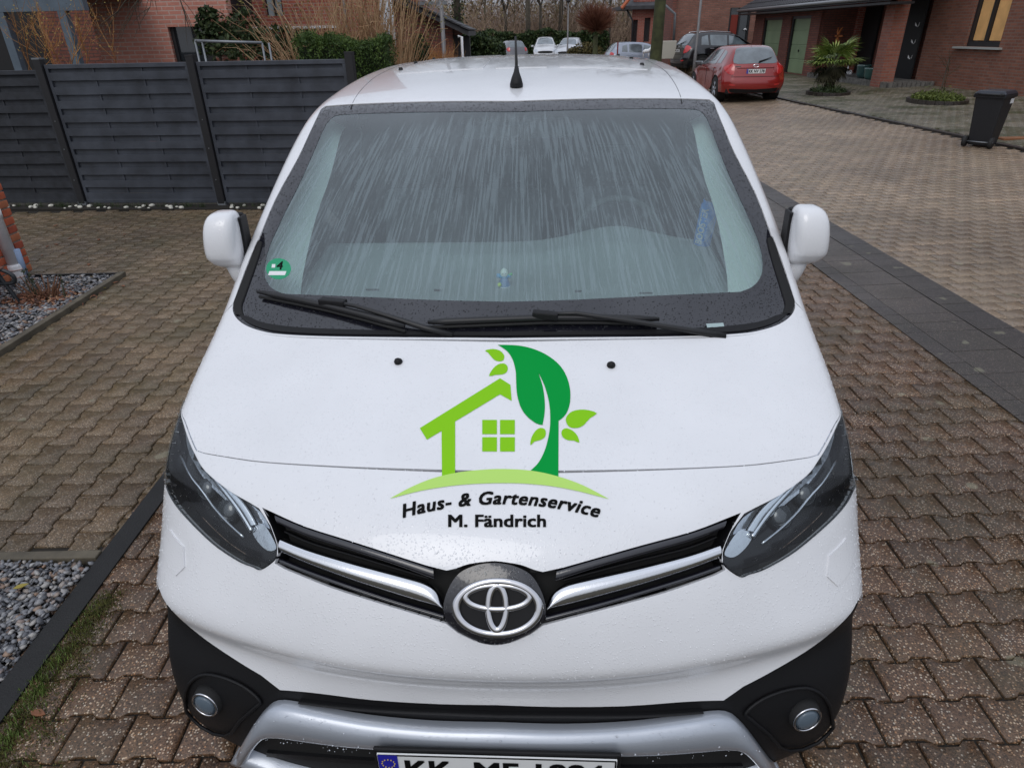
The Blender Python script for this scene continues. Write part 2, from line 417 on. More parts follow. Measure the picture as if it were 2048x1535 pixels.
rows = [
 frow(.05, .02, .95, .50, .06, 0, .62), frow(.18, -.035, .998, .50, .18, 0, .60), frow(.32, -.066, 1.012, .50, .32, .02, .60), frow(.45, -.052, 1.022, .50, .43, .03, .62),
 frow(.54, -.022, 1.026, .50, .49, .01, .68), frow(.60, -.012, 1.024, .50, .53, .0, .76), frow(.66, -.046, 1.024, .505, .56, 0, .80), frow(.695, -.040, 1.024, .51, .57, 0, .84), frow(.75, -.017, 1.025, .515, .60, 0, .92), frow(.82, .015, 1.027, .53, .63),
 frow(.885, .055, 1.027, .55, .66), frow(.935, .095, 1.025, .57, .69),
 urow((.165, .985), (.91, .33, .965), (.992, .47, .87), (.985, .59, .70)),
 urow((.265, 1.035), (.928, .41, 1.01), (1.002, .55, .93), (.985, .63, .72)),
 urow((.40, 1.08), (.943, .53, 1.055), (1.006, .65, .98), (.985, .70, .74)),
 urow((.55, 1.13), (.957, .67, 1.105), (1.008, .78, 1.02), (.985, .82, .755)),
 urow((.70, 1.18), (.968, .84, 1.155), (1.005, .92, 1.05), (.985, .95, .75)),
 urow((.80, 1.235), (.968, .96, 1.21), (1.0, 1.05, 1.07), (.968, 1.07, .72)),
 urow((.99, 1.365), (.955, 1.14, 1.34), (.995, 1.22, 1.09), (.968, 1.17, .62)),
 urow((1.19, 1.50), (.932, 1.33, 1.47), (.99, 1.42, 1.10), (.968, 1.24, .48)),
 urow((1.38, 1.62), (.903, 1.50, 1.59), (.985, 1.58, 1.10), (.968, 1.30, .34)),
 urow((1.55, 1.715), (.875, 1.64, 1.685), (.985, 1.76, 1.10), (.968, 1.42, .25)),
 urow((1.67, 1.768), (.857, 1.73, 1.735), (.985, 1.9, 1.10), (.968, 1.6, .24)),
 urow((1.80, 1.803), (.845, 1.85, 1.77), (.975, 2.0, 1.10), (.968, 1.9, .24)),
 urow((2.0, 1.835), (.835, 2.05, 1.795), (.975, 2.2, 1.10), (.968, 2.2, .24)),
 urow((2.35, 1.865), (.835, 2.4, 1.825), (.975, 2.5, 1.10), (.968, 2.5, .24)),
 urow((2.9, 1.885), (.835, 2.95, 1.845), (.975, 2.95, 1.10), (.968, 2.95, .24)),
 urow((3.5, 1.885), (.835, 3.5, 1.845), (.975, 3.5, 1.10), (.968, 3.55, .24)),
 urow((4.1, 1.87), (.835, 4.1, 1.83), (.975, 4.15, 1.10), (.968, 4.2, .24)),
 urow((4.6, 1.84), (.825, 4.58, 1.80), (.96, 4.62, 1.08), (.96, 4.65, .24)),
 urow((4.83, 1.76), (.75, 4.78, 1.70), (.93, 4.78, 1.03), (.93, 4.80, .26)),
 urow((4.92, 1.45), (.78, 4.88, 1.40), (.90, 4.86, .95), (.90, 4.86, .27)),
 urow((4.95, .95), (.80, 4.92, .92), (.88, 4.90, .7), (.88, 4.90, .28)),
 urow((4.95, .32), (.80, 4.92, .32), (.86, 4.91, .31), (.87, 4.91, .29)),
]
vs = Surf(rows).prep(260, 340, -1)
tst = vs.nrm(np.array([0.0]), np.array([15.0]))[0]
if tst[2] < 0: vs.sign = 1
def vuv(px, py): return vs.hit(eye_l, vray(px, py))
def half_loop(px_pts, smooth=4, first0=True, last0=True):
    """uv polyline on the image-left half from picture points"""
    q = cat_rom(px_pts, smooth) if smooth else px_pts
    uv = [vuv(*p) for p in q]
    if first0: uv[0] = (0.0, uv[0][1])
    if last0: uv[-1] = (0.0, uv[-1][1])
    return [(min(u, 0) if (first0 or last0) else u, v) for u, v in uv]
def mir(l): return [(-u, v) for u, v in l]
def sym(l): return l + mir(l)[::-1][1:-1] if l[0][0] == 0 and l[-1][0] == 0 else l + mir(l)[::-1]
def sp(u, v, off=0):
    p = vs.ev(u, v); n = vs.nrm(np.atleast_1d(float(u)), np.atleast_1d(float(v))); return Vector(p[0] + n[0] * off)
def pxs(px, py, off=0):
    u, v = vuv(px, py); return sp(u, v, off)

ws_top = [(1024, 202), (900, 202), (780, 205), (690, 209), (651, 212)]
ws_left = [(642, 218), (618, 268), (595, 317), (550, 399), (517, 478)]
ws_low = [(513, 484), (492, 535), (472, 590), (465, 612), (470, 632), (489, 649), (520, 661), (560, 668), (639, 672), (760, 674), (900, 675), (1017, 676)]
WS = half_loop(cat_rom(ws_top, 4) + cat_rom(ws_left, 3) + cat_rom(ws_low, 4), 0)
GL = half_loop(cat_rom([(1024, 222), (900, 222), (780, 224), (700, 227), (668, 231), (652, 246)], 4) + cat_rom([(640, 270), (605, 351), (561, 440), (537, 494), (528, 533), (531, 558), (544, 576), (566, 586)], 4) + cat_rom([(640, 589), (742, 593), (880, 599), (1017, 602)], 3), 0)
HL_in = [(357, 797), (362, 829), (376, 876), (391, 910), (411, 942), (456, 979), (500, 1005), (518, 1016)]
HL_lo = [(541, 1051), (553, 1085), (554, 1105), (550, 1120), (523, 1139), (508, 1134), (478, 1122), (425, 1086), (367, 1028), (340, 988), (329, 950)]
HL_out = [(331, 905), (340, 862)]
hl_in = [vuv(*p) for p in cat_rom(HL_in, 4)]; hl_lo = [vuv(*p) for p in cat_rom(HL_lo, 4)]
HL = hl_in + hl_lo + [vuv(*p) for p in HL_out]
GR = half_loop(cat_rom([(996, 1121), (975, 1122), (938, 1127), (911, 1136), (893, 1140)], 3) + cat_rom([(853, 1130), (791, 1110), (701, 1081), (612, 1053), (550, 1026), (524, 1014)], 3)
               + [(543, 1053), (555, 1087), (556, 1106), (549, 1126)] + cat_rom([(568, 1137), (657, 1173), (746, 1202), (835, 1229), (893, 1247)], 3) + cat_rom([(916, 1265), (947, 1280), (970, 1287), (996, 1290)], 3), 0)
LB = half_loop(cat_rom([(1000, 1409), (880, 1407), (746, 1399), (640, 1386), (590, 1381), (560, 1379)], 3) + cat_rom([(523, 1350), (478, 1323), (411, 1278), (358, 1234), (330, 1202), (319, 1178)], 4), 0, True, False)
vedge = LB[-1][1]
LBp = LB + [(-1, vedge + .3), (-1, 0.0)]; LBp = LBp + [(u, 0.0) for u in np.linspace(-.9, 0, 12)]
SEAM = half_loop([(1006, 952), (884, 948), (701, 940), (532, 929), (452, 918), (391, 907)], 3, True, False)

# where hood side runs: from the screen corner out along the wing to the lamp tip
ws_corner = [p for p in WS if p[0] < 0]; kcorner = int(np.argmin([vuv_[0] * 1.0 for vuv_ in WS]))
corner = WS[kcorner]
tip = HL[0]
hood_side = [corner[0] - .03, corner[1] - .15]
hood = []
lowWS = WS[kcorner:]                                              # corner .. bottom centre
g = .10
side = [(corner[0] - .045, corner[1] - .35), (corner[0] - .085, corner[1] - 1.2), (corner[0] - .10, corner[1] - 2.0), (tip[0] - .012, tip[1] + .25)]
inner = [p for p in hl_in if p[1] >= SEAM[-1][1] - .02]
hoodL = [(u, v - .04) for u, v in SEAM[:1]]                        # start bottom centre
hood_half = [(SEAM[0][0], SEAM[0][1] + .05)] + [(u, v + .05) for u, v in SEAM[1:-1]] + [(p[0] + .006, p[1] + .02) for p in inner[::-1]] + side[::-1] + [(u, v - .05) for u, v in lowWS]
hood_half[0] = (0.0, hood_half[0][1]); hood_half[-1] = (0.0, hood_half[-1][1])
# ---- body shell with real openings
HOOD = sym(hood_half); WSF = sym(WS); GLF = sym(GL); GRF = sym(GR); LBF = sym(LB)
def grow(l, k):                                       # push a loop outwards a few millimetres
    a = np.array(l); c = a.mean(0); S = np.array([1.9, .11]); d = (a - c) * S; d /= np.linalg.norm(d, axis=1)[:, None] + 1e-9
    return [tuple(p) for p in a + d * k / S]
HLr = mir(HL)
sw = [(.515, 18.6), (.505, 20), (.505, 22), (.505, 25.2), (.70, 25.2), (.705, 22), (.71, 19.6), (.70, 18.3)]
sw = cat_rom(sw, 3, True); SWL = [(-u, v) for u, v in sw]
vtop = vs.R - 1.0
outer = LBF[:]                                        # lower edge of the white bumper, then round the rear
L_end = LB[-1]; outer = [(-u, v) for u, v in LB[::-1]] + LB[1:]
outer = outer + [(-1, vedge + .02)] + [(-1, v) for v in np.linspace(vedge + .5, vtop, 60)] + [(u, vtop) for u in np.linspace(-.9, .9, 24)] + [(1, v) for v in np.linspace(vtop, vedge + .02, 60)]
shell = patch(vs, 'body_shell', outer, M['paint'], van, 0, .032, [HOOD, WSF, GRF, HL, HLr, sw, SWL], skirt=.012)
hood_shr = sym([(p[0], p[1]) for p in hood_half])
def shrink(l, k): return grow(l, -k)
hood_o = patch(vs, 'bonnet', shrink(HOOD, .0075), M['paint'], van, 0, .03, skirt=.012)
under = []
# black sheet below the skin, added to darken panel gaps and block light
U, V = np.meshgrid(np.linspace(-1, 1, 90), np.linspace(0, vs.R - 1, 130)); Uf, Vf = U.ravel(), V.ravel()
P_ = vs.ev(Uf, Vf) - vs.nrm(Uf, Vf) * .013
idx = np.arange(90 * 130).reshape(130, 90); F_ = np.stack([idx[:-1, :-1], idx[:-1, 1:], idx[1:, 1:], idx[1:, :-1]], -1).reshape(-1, 4)
cu = np.stack([Uf[F_].mean(1), Vf[F_].mean(1)], 1)
open_ = inside(cu, np.array(grow(GLF, .03))) | inside(cu, np.array(sw)) | inside(cu, np.array(SWL)) | inside(cu, np.array(HL)) | inside(cu, np.array(HLr)) | inside(cu, np.array(GRF))
mesh_np('gap_backing', P_, F_[~open_], M['inner'], van, True)

# ---- windscreen: black ceramic border and clear pane with runs of rain
frit_o = patch(vs, 'windscreen_border', shrink(WSF, .003), M['gloss'], van, -.003, .03, [GLF], skirt=.0025)
gt = NT('windscreen_glass')
a_u = gt.N('Attribute', None, attribute_name='su').outputs['Fac']; a_v = gt.N('Attribute', None, attribute_name='sv').outputs['Fac']; a_u0 = a_u; a_u = gt.math('DIVIDE', a_u, gt.math('ADD', 1.0, gt.math('MULTIPLY', gt.math('SUBTRACT', 22.5, a_v), .11)))
cv = gt.N('CombineXYZ', {0: gt.math('MULTIPLY', a_u, 165.0), 1: gt.math('MULTIPLY', a_v, .75)}).outputs[0]
cv2 = gt.N('CombineXYZ', {0: gt.math('MULTIPLY', a_u, 40.0), 1: gt.math('MULTIPLY', a_v, .8), 2: 3.0}).outputs[0]
s1 = gt.ramp(gt.noise(cv, 1.0, 2, .6), [(.485, 0), (.51, 1)]); s2 = gt.ramp(gt.noise(cv2, 1.0, 2, .5), [(.42, 0), (.50, 1)])
dens = gt.N('MapRange', {0: a_v, 1: 17.0, 2: 22.0, 3: .045, 4: -.02}).outputs[0]
s1 = gt.ramp(gt.math('SUBTRACT', gt.noise(cv, 1.0, 2, .6), dens), [(.485, 0), (.505, 1)])
stre = gt.math('MULTIPLY', s1, gt.math('ADD', s2, .3), True)
cv3 = gt.N('CombineXYZ', {0: gt.math('MULTIPLY', a_u, 150.0), 1: gt.math('MULTIPLY', a_v, 9.0), 2: 7.0}).outputs[0]
s3 = gt.ramp(gt.noise(cv3, 1.0, 1, .5), [(.62, 0), (.66, 1)])
hi = gt.N('CombineXYZ', {0: a_u, 1: gt.math('MULTIPLY', a_v, .12)}).outputs[0]
edge = gt.noise(gt.N('CombineXYZ', {0: gt.math('MULTIPLY', a_u, 60.0)}).outputs[0], 1.0, 1, .5)
lim = gt.math('ADD', gt.math('MULTIPLY', gt.math('ABSOLUTE', a_u), 1.6), gt.math('MULTIPLY', edge, 2.4))
top = gt.ramp(gt.math('SUBTRACT', gt.math('SUBTRACT', 22.8, lim), a_v), [(0.0, 0), (.35, 1)])
wet = gt.math('MULTIPLY', gt.math('ADD', stre, gt.math('MULTIPLY', s3, .5), True), top)
film = gt.noise(hi, 5, 4); veil = gt.ramp(film, [(.3, 0), (.8, 1)])
P = gt.N('TexCoord').outputs['Object']
bead = gt.ramp(gt.voro(P, 210), [(0.0, 1), (.35, 0)])
bp = gt.bump(bead, .25, .0008)
tint = gt.mix(wet, (.80, .96, .95), (.66, .80, .81))
tr = gt.N('BsdfTransparent', {'Color': tint}); gl = gt.N('BsdfGlossy', {'Color': (1, 1, 1, 1), 'Roughness': .03, 'Normal': bp})
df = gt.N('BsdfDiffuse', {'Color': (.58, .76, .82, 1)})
fr = gt.N('Fresnel', {'IOR': 1.52, 'Normal': bp})
base = gt.N('MixShader', {0: gt.math('ADD', gt.math('MULTIPLY', wet, .085), gt.math('ADD', gt.math('MULTIPLY', veil, .035), .068)), 1: tr.outputs[0], 2: df.outputs[0]})  # pale teal veil mixed in stands in for sky reflected off the pane
fin = gt.N('MixShader', {0: gt.math('MULTIPLY', fr.outputs[0], 1.5, True), 1: base.outputs[0], 2: gl.outputs[0]})
gt.l.new(fin.outputs[0], gt.out.inputs[0])
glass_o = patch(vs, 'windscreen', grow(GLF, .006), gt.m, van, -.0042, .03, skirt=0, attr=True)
# door windows
dg = NT('side_glass'); tr = dg.N('BsdfTransparent', {'Color': (.62, .75, .73, 1)}); gl = dg.N('BsdfGlossy', {'Roughness': .03})
fr = dg.N('Fresnel', {'IOR': 1.5}); mx = dg.N('MixShader', {0: fr.outputs[0], 1: tr.outputs[0], 2: gl.outputs[0]}); dg.l.new(mx.outputs[0], dg.out.inputs[0])
for l in (sw, SWL): patch(vs, 'door_window', grow(l, .01), dg.m, van, -.008, .06, skirt=0)
# cowl strip below the screen, and its corner fillets
def px_strip(top, bot, n=3): return [vuv(*p) for p in cat_rom(top, n)] + [vuv(*p) for p in cat_rom(bot, n)[::-1]]
cw = half_loop(cat_rom([(1017, 664), (860, 663), (700, 659), (600, 655), (530, 646), (500, 634)], 3), 0, True, False)
cwb = [(u, v) for u, v in shrink(WSF, .008)]
lowhalf = [(u, v) for u, v in WS[kcorner:]]
klow = [q for q in lowhalf if q[1] < cw[-1][1] - .0]
lowl = [(u * .985, v + .07) for u, v in lowhalf if v < cw[-1][1] + .02]
cowl_half = cw + lowl
cowl_half[-1] = (0.0, cowl_half[-1][1])
patch(vs, 'cowl_panel', sym(cowl_half), M['plastic'], van, .002, .03, skirt=.006)

# ---- cabin seen through the screen
t = NT('dash_plastic'); P = t.N('TexCoord').outputs['Object']
t.set(col=t.mix(t.noise(P, 3, 2), (.22, .24, .24), (.30, .32, .32)), rough=.6, normal=t.bump(t.noise(P, 300, 2), .3, .002))
M['dash'] = t.m
M['trim'] = pm('pillar_trim', (.86, .90, .87), .7)
M['seat'] = pm('seat_cloth', (.10, .105, .11), .9)
def dash_pt(x, y):
    f = (y - .80) / .95; hump = .065 * math.exp(-((x - .42) / .22) ** 2) * max(0, min(1, (f - .35) / .35)); 
    mid = -.018 * math.exp(-((x) / .30) ** 8) * max(0, min(1, (f - .15) / .1)) * max(0, min(1, (.75 - f) / .1))
    fall = max(0, f - .93) ** 2 * 40 * .2
    bump_ = .012 * math.exp(-((x + .0) / .5) ** 6) * math.exp(-((f - .72) / .12) ** 2)
    return (x, y, 1.165 + .055 * f + hump + mid + bump_ - fall)
NX, NY = 61, 60; VV = []; FF = []
for j in range(NY):
    for i in range(NX):
        x = -.80 + 1.60 * i / (NX - 1); y = .80 + .10 * (abs(x) / .8) ** 2 + j / (NY - 1) * (1.08 - .12 * (abs(x) / .8) ** 4); VV.append(dash_pt(x, y))
for j in range(NY - 1):
    for i in range(NX - 1): a = j * NX + i; FF.append((a, a + 1, a + NX + 1, a + NX))
dash = mesh_np('dashboard', VV, FF, M['dash'], van, True)
def dash_hit(px, py):
    d = vray(px, py); d = d / np.linalg.norm(d); t_ = 1.5
    for k in range(400):
        p = eye_l + d * t_
        if p[1] > .75 and p[2] < dash_pt(p[0], p[1])[2]: break
        t_ += .006
    return Vector(p)
def box_on(name, c, d, mat, parent, rz=0, w=.004):
    m = MB(); m.box((0, 0, 0), d); o = m.build(name, mat, parent); o.location = c; o.rotation_euler = (0, 0, rz); bevel(o, w); return o
cab = MB()
cab.box((0, 2.62, 1.22), (1.62, .03, 1.1)); cab.box((0, 1.9, .72), (1.8, 1.6, .04)); cab.box((-.90, 1.5, .9), (.02, 1.3, .45)); cab.box((.90, 1.5, .9), (.02, 1.3, .45))
cab.build('cabin_lining', pm('cabin_lining', (.035, .04, .042), .8), van)
for sx_ in (-.50, -.10, .48):
    m = MB(); m.box((0, 0, 0), (.42, .14, .62)); o = m.build('seat', M['seat'], van); o.location = (sx_, 2.33, 1.0); o.rotation_euler = (-.2, 0, 0); bevel(o, .05, 4)
    m = MB(); m.box((0, 0, 0), (.26, .10, .17)); h_ = m.build('headrest', M['seat'], o); h_.location = (0, 0, .42); bevel(h_, .04, 3)
wh = MB(); rc = Vector((.45, 1.84, 1.18)); ax1 = Vector((1, 0, 0)); ax2 = Vector((0, .50, .86))
wh.tube([rc + (ax1 * math.cos(q) + ax2 * math.sin(q)) * .19 for q in np.linspace(0, 2 * math.pi, 41)], .015, 8, False)
for q in (0.1, math.pi - .1, -math.pi / 2): wh.tube([rc, rc + (ax1 * math.cos(q) + ax2 * math.sin(q)) * .19], .016, 6)
wh.tube([rc - Vector((0, .05, -.02)), rc + Vector((0, .0, 0))], .06, 12); wh.build('steering_wheel', M['seat'], van, True)
for s_ in (-1, 1):                                     # pale inner pillar trims
    uvp = []
    for k in range(len(GL)):
        pass
    m = MB(); A = []; B = []
    for v_ in np.linspace(17.0, 22.0, 16):
        row = [p[0] for p in GL if abs(p[1] - v_) < .5]; ue = min(row) if row else -.42
        ue = max(-1, ue - .03); p = vs.ev(ue, v_)[0]; n = vs.nrm(np.array([ue]), np.array([v_]))[0]
        wd = .05 + .055 * max(0, (21.5 - v_) / 4.5)
        A.append(Vector(p - n * .022)); B.append(Vector(p - n * (.045 + wd * .5)) + Vector((wd * 1.0, wd * .9, 0)))
    vsx = [Vector((-q.x * -s_ if s_ < 0 else -q.x, q.y, q.z)) if False else (Vector((q.x, q.y, q.z)) if s_ < 0 else Vector((-q.x, q.y, q.z))) for q in A + B]
    n_ = len(A); m.add(vsx, [(i, i + 1, n_ + i + 1, n_ + i) for i in range(n_ - 1)])
    m.build('pillar_trim', M['trim'], van, True)
vt = MB(); 
def dbox(px0, px1, py, dz, dy, name, mat, lift=.004):
    a, b = dash_hit(px0, py), dash_hit(px1, py); c = (a + b) / 2 + Vector((0, 0, lift)); return box_on(name, c, ((b - a).length, dy, dz), mat, van, 0, .003)
dbox(932, 1112, 470, .012, .10, 'air_vent', M['inner'], .006)
dbox(732, 758, 581, .006, .008, 'defroster_slot', M['inner']); dbox(1278, 1306, 588, .006, .008, 'defroster_slot', M['inner'])
dbox(868, 882, 582, .006, .01, 'clip', M['inner']); dbox(1150, 1163, 584, .006, .01, 'clip', M['inner'])
for px_, py_ in ((640, 478), (1352, 470)):
    p = dash_hit(px_, py_); m = MB(); m.tube([p + Vector((0, 0, -.004)), p + Vector((0, 0, .01))], [.062, .056], 20); m.build('speaker_cover', M['inner'], van)
# mirror seen at the top of the screen, with the dark foot glued to the glass
u_, v_ = vuv(1025, 262); ft = [(u_ + .012 * math.cos(q), v_ + .13 * math.sin(q)) for q in np.linspace(0, 2 * math.pi, 20, False)]
patch(vs, 'mirror_foot', ft, M['inner'], van, -.012, .02, skirt=.01)
m = MB(); m.box((0, 0, 0), (.46, .05, .075)); o = m.build('rear_view_mirror', M['seat'], van); o.location = (0.01, 1.80, 1.66); bevel(o, .02, 3)
m = MB(); m.box((0, 0, 0), (.13, .10, .03)); o = m.build('windscreen_camera', M['inner'], van); o.location = (0, 1.55, 1.665); o.rotation_euler = (.5, 0, 0); bevel(o, .01)

def loft(name, A, B, mat, off, ph, m_=9, closed=False, parent=None, drop=.012):
    n = len(A); V = []; a_, b_ = np.array(A), np.array(B)
    tt = [0, .03, .10, .22, .38, .5, .62, .78, .90, .97, 1]
    for k, t_ in enumerate(tt):
        q = a_ * (1 - t_) + b_ * t_; P = vs.ev(q[:, 0], q[:, 1]); N = vs.nrm(q[:, 0], q[:, 1]); h = off - (drop if k in (0, len(tt) - 1) else 0) + ph * (math.sin(math.pi * t_) ** .6 if 0 < t_ < 1 else 0)
        if k in (0,): q2 = a_ * .985 + b_ * .015
        V.append(P + N * h)
    V = np.concatenate(V); r_ = len(tt); F = [(k * n + i, k * n + (i + 1) % n, (k + 1) * n + (i + 1) % n, (k + 1) * n + i) for k in range(r_ - 1) for i in range(n if closed else n - 1)]
    F = np.array(F); fc = np.cross(V[F[:, 1]] - V[F[:, 0]], V[F[:, 3]] - V[F[:, 0]]).sum(0)
    if fc[1] > 0: F = F[:, ::-1]
    return mesh_np(name, V, F, mat, parent or van, True)
def pxcurve(pts, n=60):
    q = np.array(cat_rom(pts, 8)); d = np.r_[0, np.cumsum(np.linalg.norm(np.diff(q, axis=0), axis=1))]; s_ = np.linspace(0, d[-1], n)
    return [vuv(*p) for p in zip(np.interp(s_, d, q[:, 0]), np.interp(s_, d, q[:, 1]))]
# ---- headlamps: dark housing, reflectors, clear cover
M['lamp_dark'] = pm('lamp_housing', (.012, .012, .015), .2)
M['inner_refl'] = pm('inner_reflector', (.62, .65, .70), .18, .8, bump=.35, bscale=45)
M['reflector'] = pm('lamp_reflector', (.75, .77, .80), .10, 1, bump=.15, bscale=35)
lt = NT('lamp_cover'); P = lt.N('TexCoord').outputs['Object']
tr = lt.N('BsdfTransparent', {'Color': (.86, .90, .92, 1)}); gl = lt.N('BsdfGlossy', {'Roughness': .02}); fr = lt.N('Fresnel', {'IOR': 1.5})
dif = lt.N('BsdfDiffuse', {'Color': (.75, .78, .82, 1)}); b0 = lt.N('MixShader', {0: .01, 1: tr.outputs[0], 2: dif.outputs[0]})
mx = lt.N('MixShader', {0: lt.math('MULTIPLY', fr.outputs[0], .8, True), 1: b0.outputs[0], 2: gl.outputs[0]}); lt.l.new(mx.outputs[0], lt.out.inputs[0])
def offset_curve(pts, off):
    return [sp(u, v, off) for u, v in pts]
for s_ in (1, -1):
    f = (lambda l: l) if s_ > 0 else mir
    hl = patch(vs, 'headlamp', grow(f(HL), -.004), M['lamp_dark'], van, -.045, .02, skirt=0)
    # wall round the housing
    m = MB(); lp = [vs.ev(u, v)[0] for u, v in densify(f(HL), .02)]; lb = [p - np.array(vs.nrm(np.array([q[0]]), np.array([q[1]]))[0]) * .045 for p, q in zip(lp, densify(f(HL), .02))]
    n_ = len(lp); m.add([tuple(p) for p in lp] + [tuple(p) for p in lb], [(i, (i + 1) % n_, n_ + (i + 1) % n_, n_ + i) for i in range(n_)]); m.build('lamp_wall', M['lamp_dark'], hl, True)
    patch(vs, 'lamp_cover', grow(f(HL), -.002), lt.m, hl, .004, .02, skirt=.008)
    # bright light-guide strip following the upper edge
    st = [(374, 850), (392, 893), (414, 935), (436, 968), (462, 1003), (484, 1035), (500, 1062)]
    g_ = [vuv(*p) for p in cat_rom(st, 4)]; g_ = f(g_)
    m = MB(); m.tube([sp(u, v, -.010) for u, v in g_], .0085, 8); m.build('light_guide', M['reflector'], hl, True)
    A_ = pxcurve([(366, 838), (380, 872), (396, 905), (420, 945), (448, 985), (474, 1020), (492, 1052)], 50); B_ = pxcurve([(372, 834), (388, 868), (407, 902), (433, 940), (461, 976), (489, 1012), (510, 1048)], 50)
    loft('bright_trim', f(A_), f(B_), M['reflector'], -.006, .003, parent=hl, drop=.008)
    rf = [(360, 822), (376, 868), (397, 912), (428, 955), (468, 992), (510, 1024), (528, 1062), (500, 1052), (462, 1024), (424, 988), (393, 946), (370, 900), (357, 850)]
    patch(vs, 'inner_reflector', f([vuv(*p) for p in cat_rom(rf, 3, True)]), M['inner_refl'], hl, -.024, .012, skirt=.015)
    st2 = [(352, 905), (375, 955), (405, 1000), (440, 1040), (478, 1075)]
    g_ = f([vuv(*p) for p in cat_rom(st2, 4)]); m = MB(); m.tube([sp(u, v, -.018) for u, v in g_], .004, 6); m.build('chrome_trim', M['reflector'], hl, True)
    rf = [(505, 1046), (523, 1052), (540, 1080), (545, 1098), (528, 1102), (508, 1084), (496, 1060)]
    patch(vs, 'reflector', f([vuv(*p) for p in cat_rom(rf, 3, True)]), M['reflector'], hl, -.014, .012, skirt=.02)
    rf = [(362, 850), (380, 886), (404, 925), (434, 962), (446, 985), (425, 975), (395, 940), (370, 900)]
    patch(vs, 'indicator_lens', f([vuv(*p) for p in cat_rom(rf, 3, True)]), pm('indicator_lens', (.32, .34, .37), .15, .6, bump=.8, bscale=60) if s_ > 0 else bpy.data.materials['indicator_lens'], hl, -.018, .012, skirt=.02)
    for (px_, py_, r_) in ((392, 985, .030), (436, 1022, .034)):
        u_, v_ = vuv(px_, py_); u_ *= s_; c = sp(u_, v_, -.04); n = Vector(vs.nrm(np.array([u_]), np.array([v_]))[0]); m = MB()
        m.tube([c, c + n * .012, c + n * .02, c + n * .024], [r_ * 1.15, r_, r_ * .75, r_ * .3], 20); m.build('projector', M['darkglass'], hl, True)

# ---- grille, chrome wings, emblem
u0, v0 = 0.0, vuv(996, 1213)[1]
patch(vs, 'grille_back', grow(GRF, .004), M['inner'], van, -.055, .03, skirt=0)
m = MB(); lp = densify(GRF, .02); A = [sp(u, v, 0) for u, v in lp]; B = [sp(u, v, -.055) for u, v in lp]; n_ = len(A)
m.add(A + B, [(i, (i + 1) % n_, n_ + (i + 1) % n_, n_ + i) for i in range(n_)]); m.build('grille_wall', M['plastic'], van, True)
def lstrip(name, top, bot, mat, off, ph, n=60):
    A, B = pxcurve(top, n), pxcurve(bot, n); loft(name, A, B, mat, off, ph); loft(name, mir(A), mir(B), mat, off, ph)
def strip(name, top, bot, mat, off, pil=None, res=.012, both=True):
    l = [vuv(*p) for p in cat_rom(top, 4)] + [vuv(*p) for p in cat_rom(bot, 4)[::-1]]
    for q in ((l, mir(l)) if both else (l,)): patch(vs, name, q, mat, van, off, res, skirt=.012, pillow=pil)
lstrip('chrome_bar', [(557, 1077), (612, 1099), (701, 1126), (791, 1150), (846, 1166), (872, 1184), (884, 1212)], [(557, 1106), (612, 1130), (701, 1163), (791, 1192), (845, 1208), (884, 1217)], M['chrome'], -.012, .013)
lstrip('grille_bar', [(548, 1029), (612, 1055), (701, 1083), (791, 1112), (866, 1137)], [(553, 1046), (612, 1071), (701, 1100), (791, 1130), (868, 1158)], M['gloss'], -.004, .004)
lstrip('grille_slat', [(556, 1118), (612, 1141), (701, 1173), (791, 1203), (886, 1231)], [(558, 1127), (612, 1149), (701, 1181), (791, 1211), (886, 1240)], M['gloss'], -.008, .005)
lstrip('grille_slat', [(556, 1060), (612, 1084), (701, 1110), (791, 1138), (852, 1157)], [(556, 1066), (612, 1090), (701, 1116), (791, 1144), (852, 1163)], M['plastic'], -.03, .005)
SUR = half_loop([(996, 1124), (955, 1129), (918, 1146), (896, 1178), (886, 1214), (893, 1245), (922, 1272), (960, 1286), (996, 1290)], 4)
_su = np.array(sym(SUR)); patch(vs, 'emblem_surround', sym(SUR), M['gloss'], van, -.006, .012, skirt=.03, dome=(.013, 0, (_su[:, 1].max() + _su[:, 1].min()) / 2, abs(_su[:, 0]).max() * 1.05, (_su[:, 1].max() - _su[:, 1].min()) / 2 * 1.05))
c0 = pxs(995, 1215, .016); nrm0 = Vector(vs.nrm(np.array([0.0]), np.array([v0]))[0]); c0.x = 0
def plane_px(px, py, c, n):
    d = Vector(vray(px, py)); o_ = Vector(eye_l); return o_ + d * ((c - o_).dot(n) / d.dot(n))
n_em = Vector((0, nrm0.y, nrm0.z)).normalized(); 
def em(px, py): return plane_px(px, py, c0, n_em)
dsc = MB(); ring = [em(995 + 87 * math.cos(q), 1215 + 57 * math.sin(q)) - n_em * .004 for q in np.linspace(0, 2 * math.pi, 48, False)]
dsc.add(ring, [tuple(range(48))]); dk = dsc.build('emblem_backing', M['plastic'], van)
def ell(name, cx, cy, a, b, r, fl=.6):
    pth = [em(cx + a * math.cos(q), cy + b * math.sin(q)) for q in np.linspace(0, 2 * math.pi, 65)[:-1]]; n_ = len(pth); mm = MB(); vsx = []
    cen = em(cx, cy)
    for i, p in enumerate(pth):
        tt = (pth[(i + 1) % n_] - pth[i - 1]).normalized(); o1 = tt.cross(n_em)
        for j in range(10):
            q = 2 * math.pi * j / 10; rr = r[0] + (r[1] - r[0]) * abs(math.sin(2 * math.pi * i / n_)); vsx.append(p + o1 * math.cos(q) * rr + n_em * math.sin(q) * rr * fl)
    mm.add(vsx, [(i * 10 + j, i * 10 + (j + 1) % 10, ((i + 1) % n_) * 10 + (j + 1) % 10, ((i + 1) % n_) * 10 + j) for i in range(n_) for j in range(10)])
    return mm.build(name, M['chromed'], van, True)
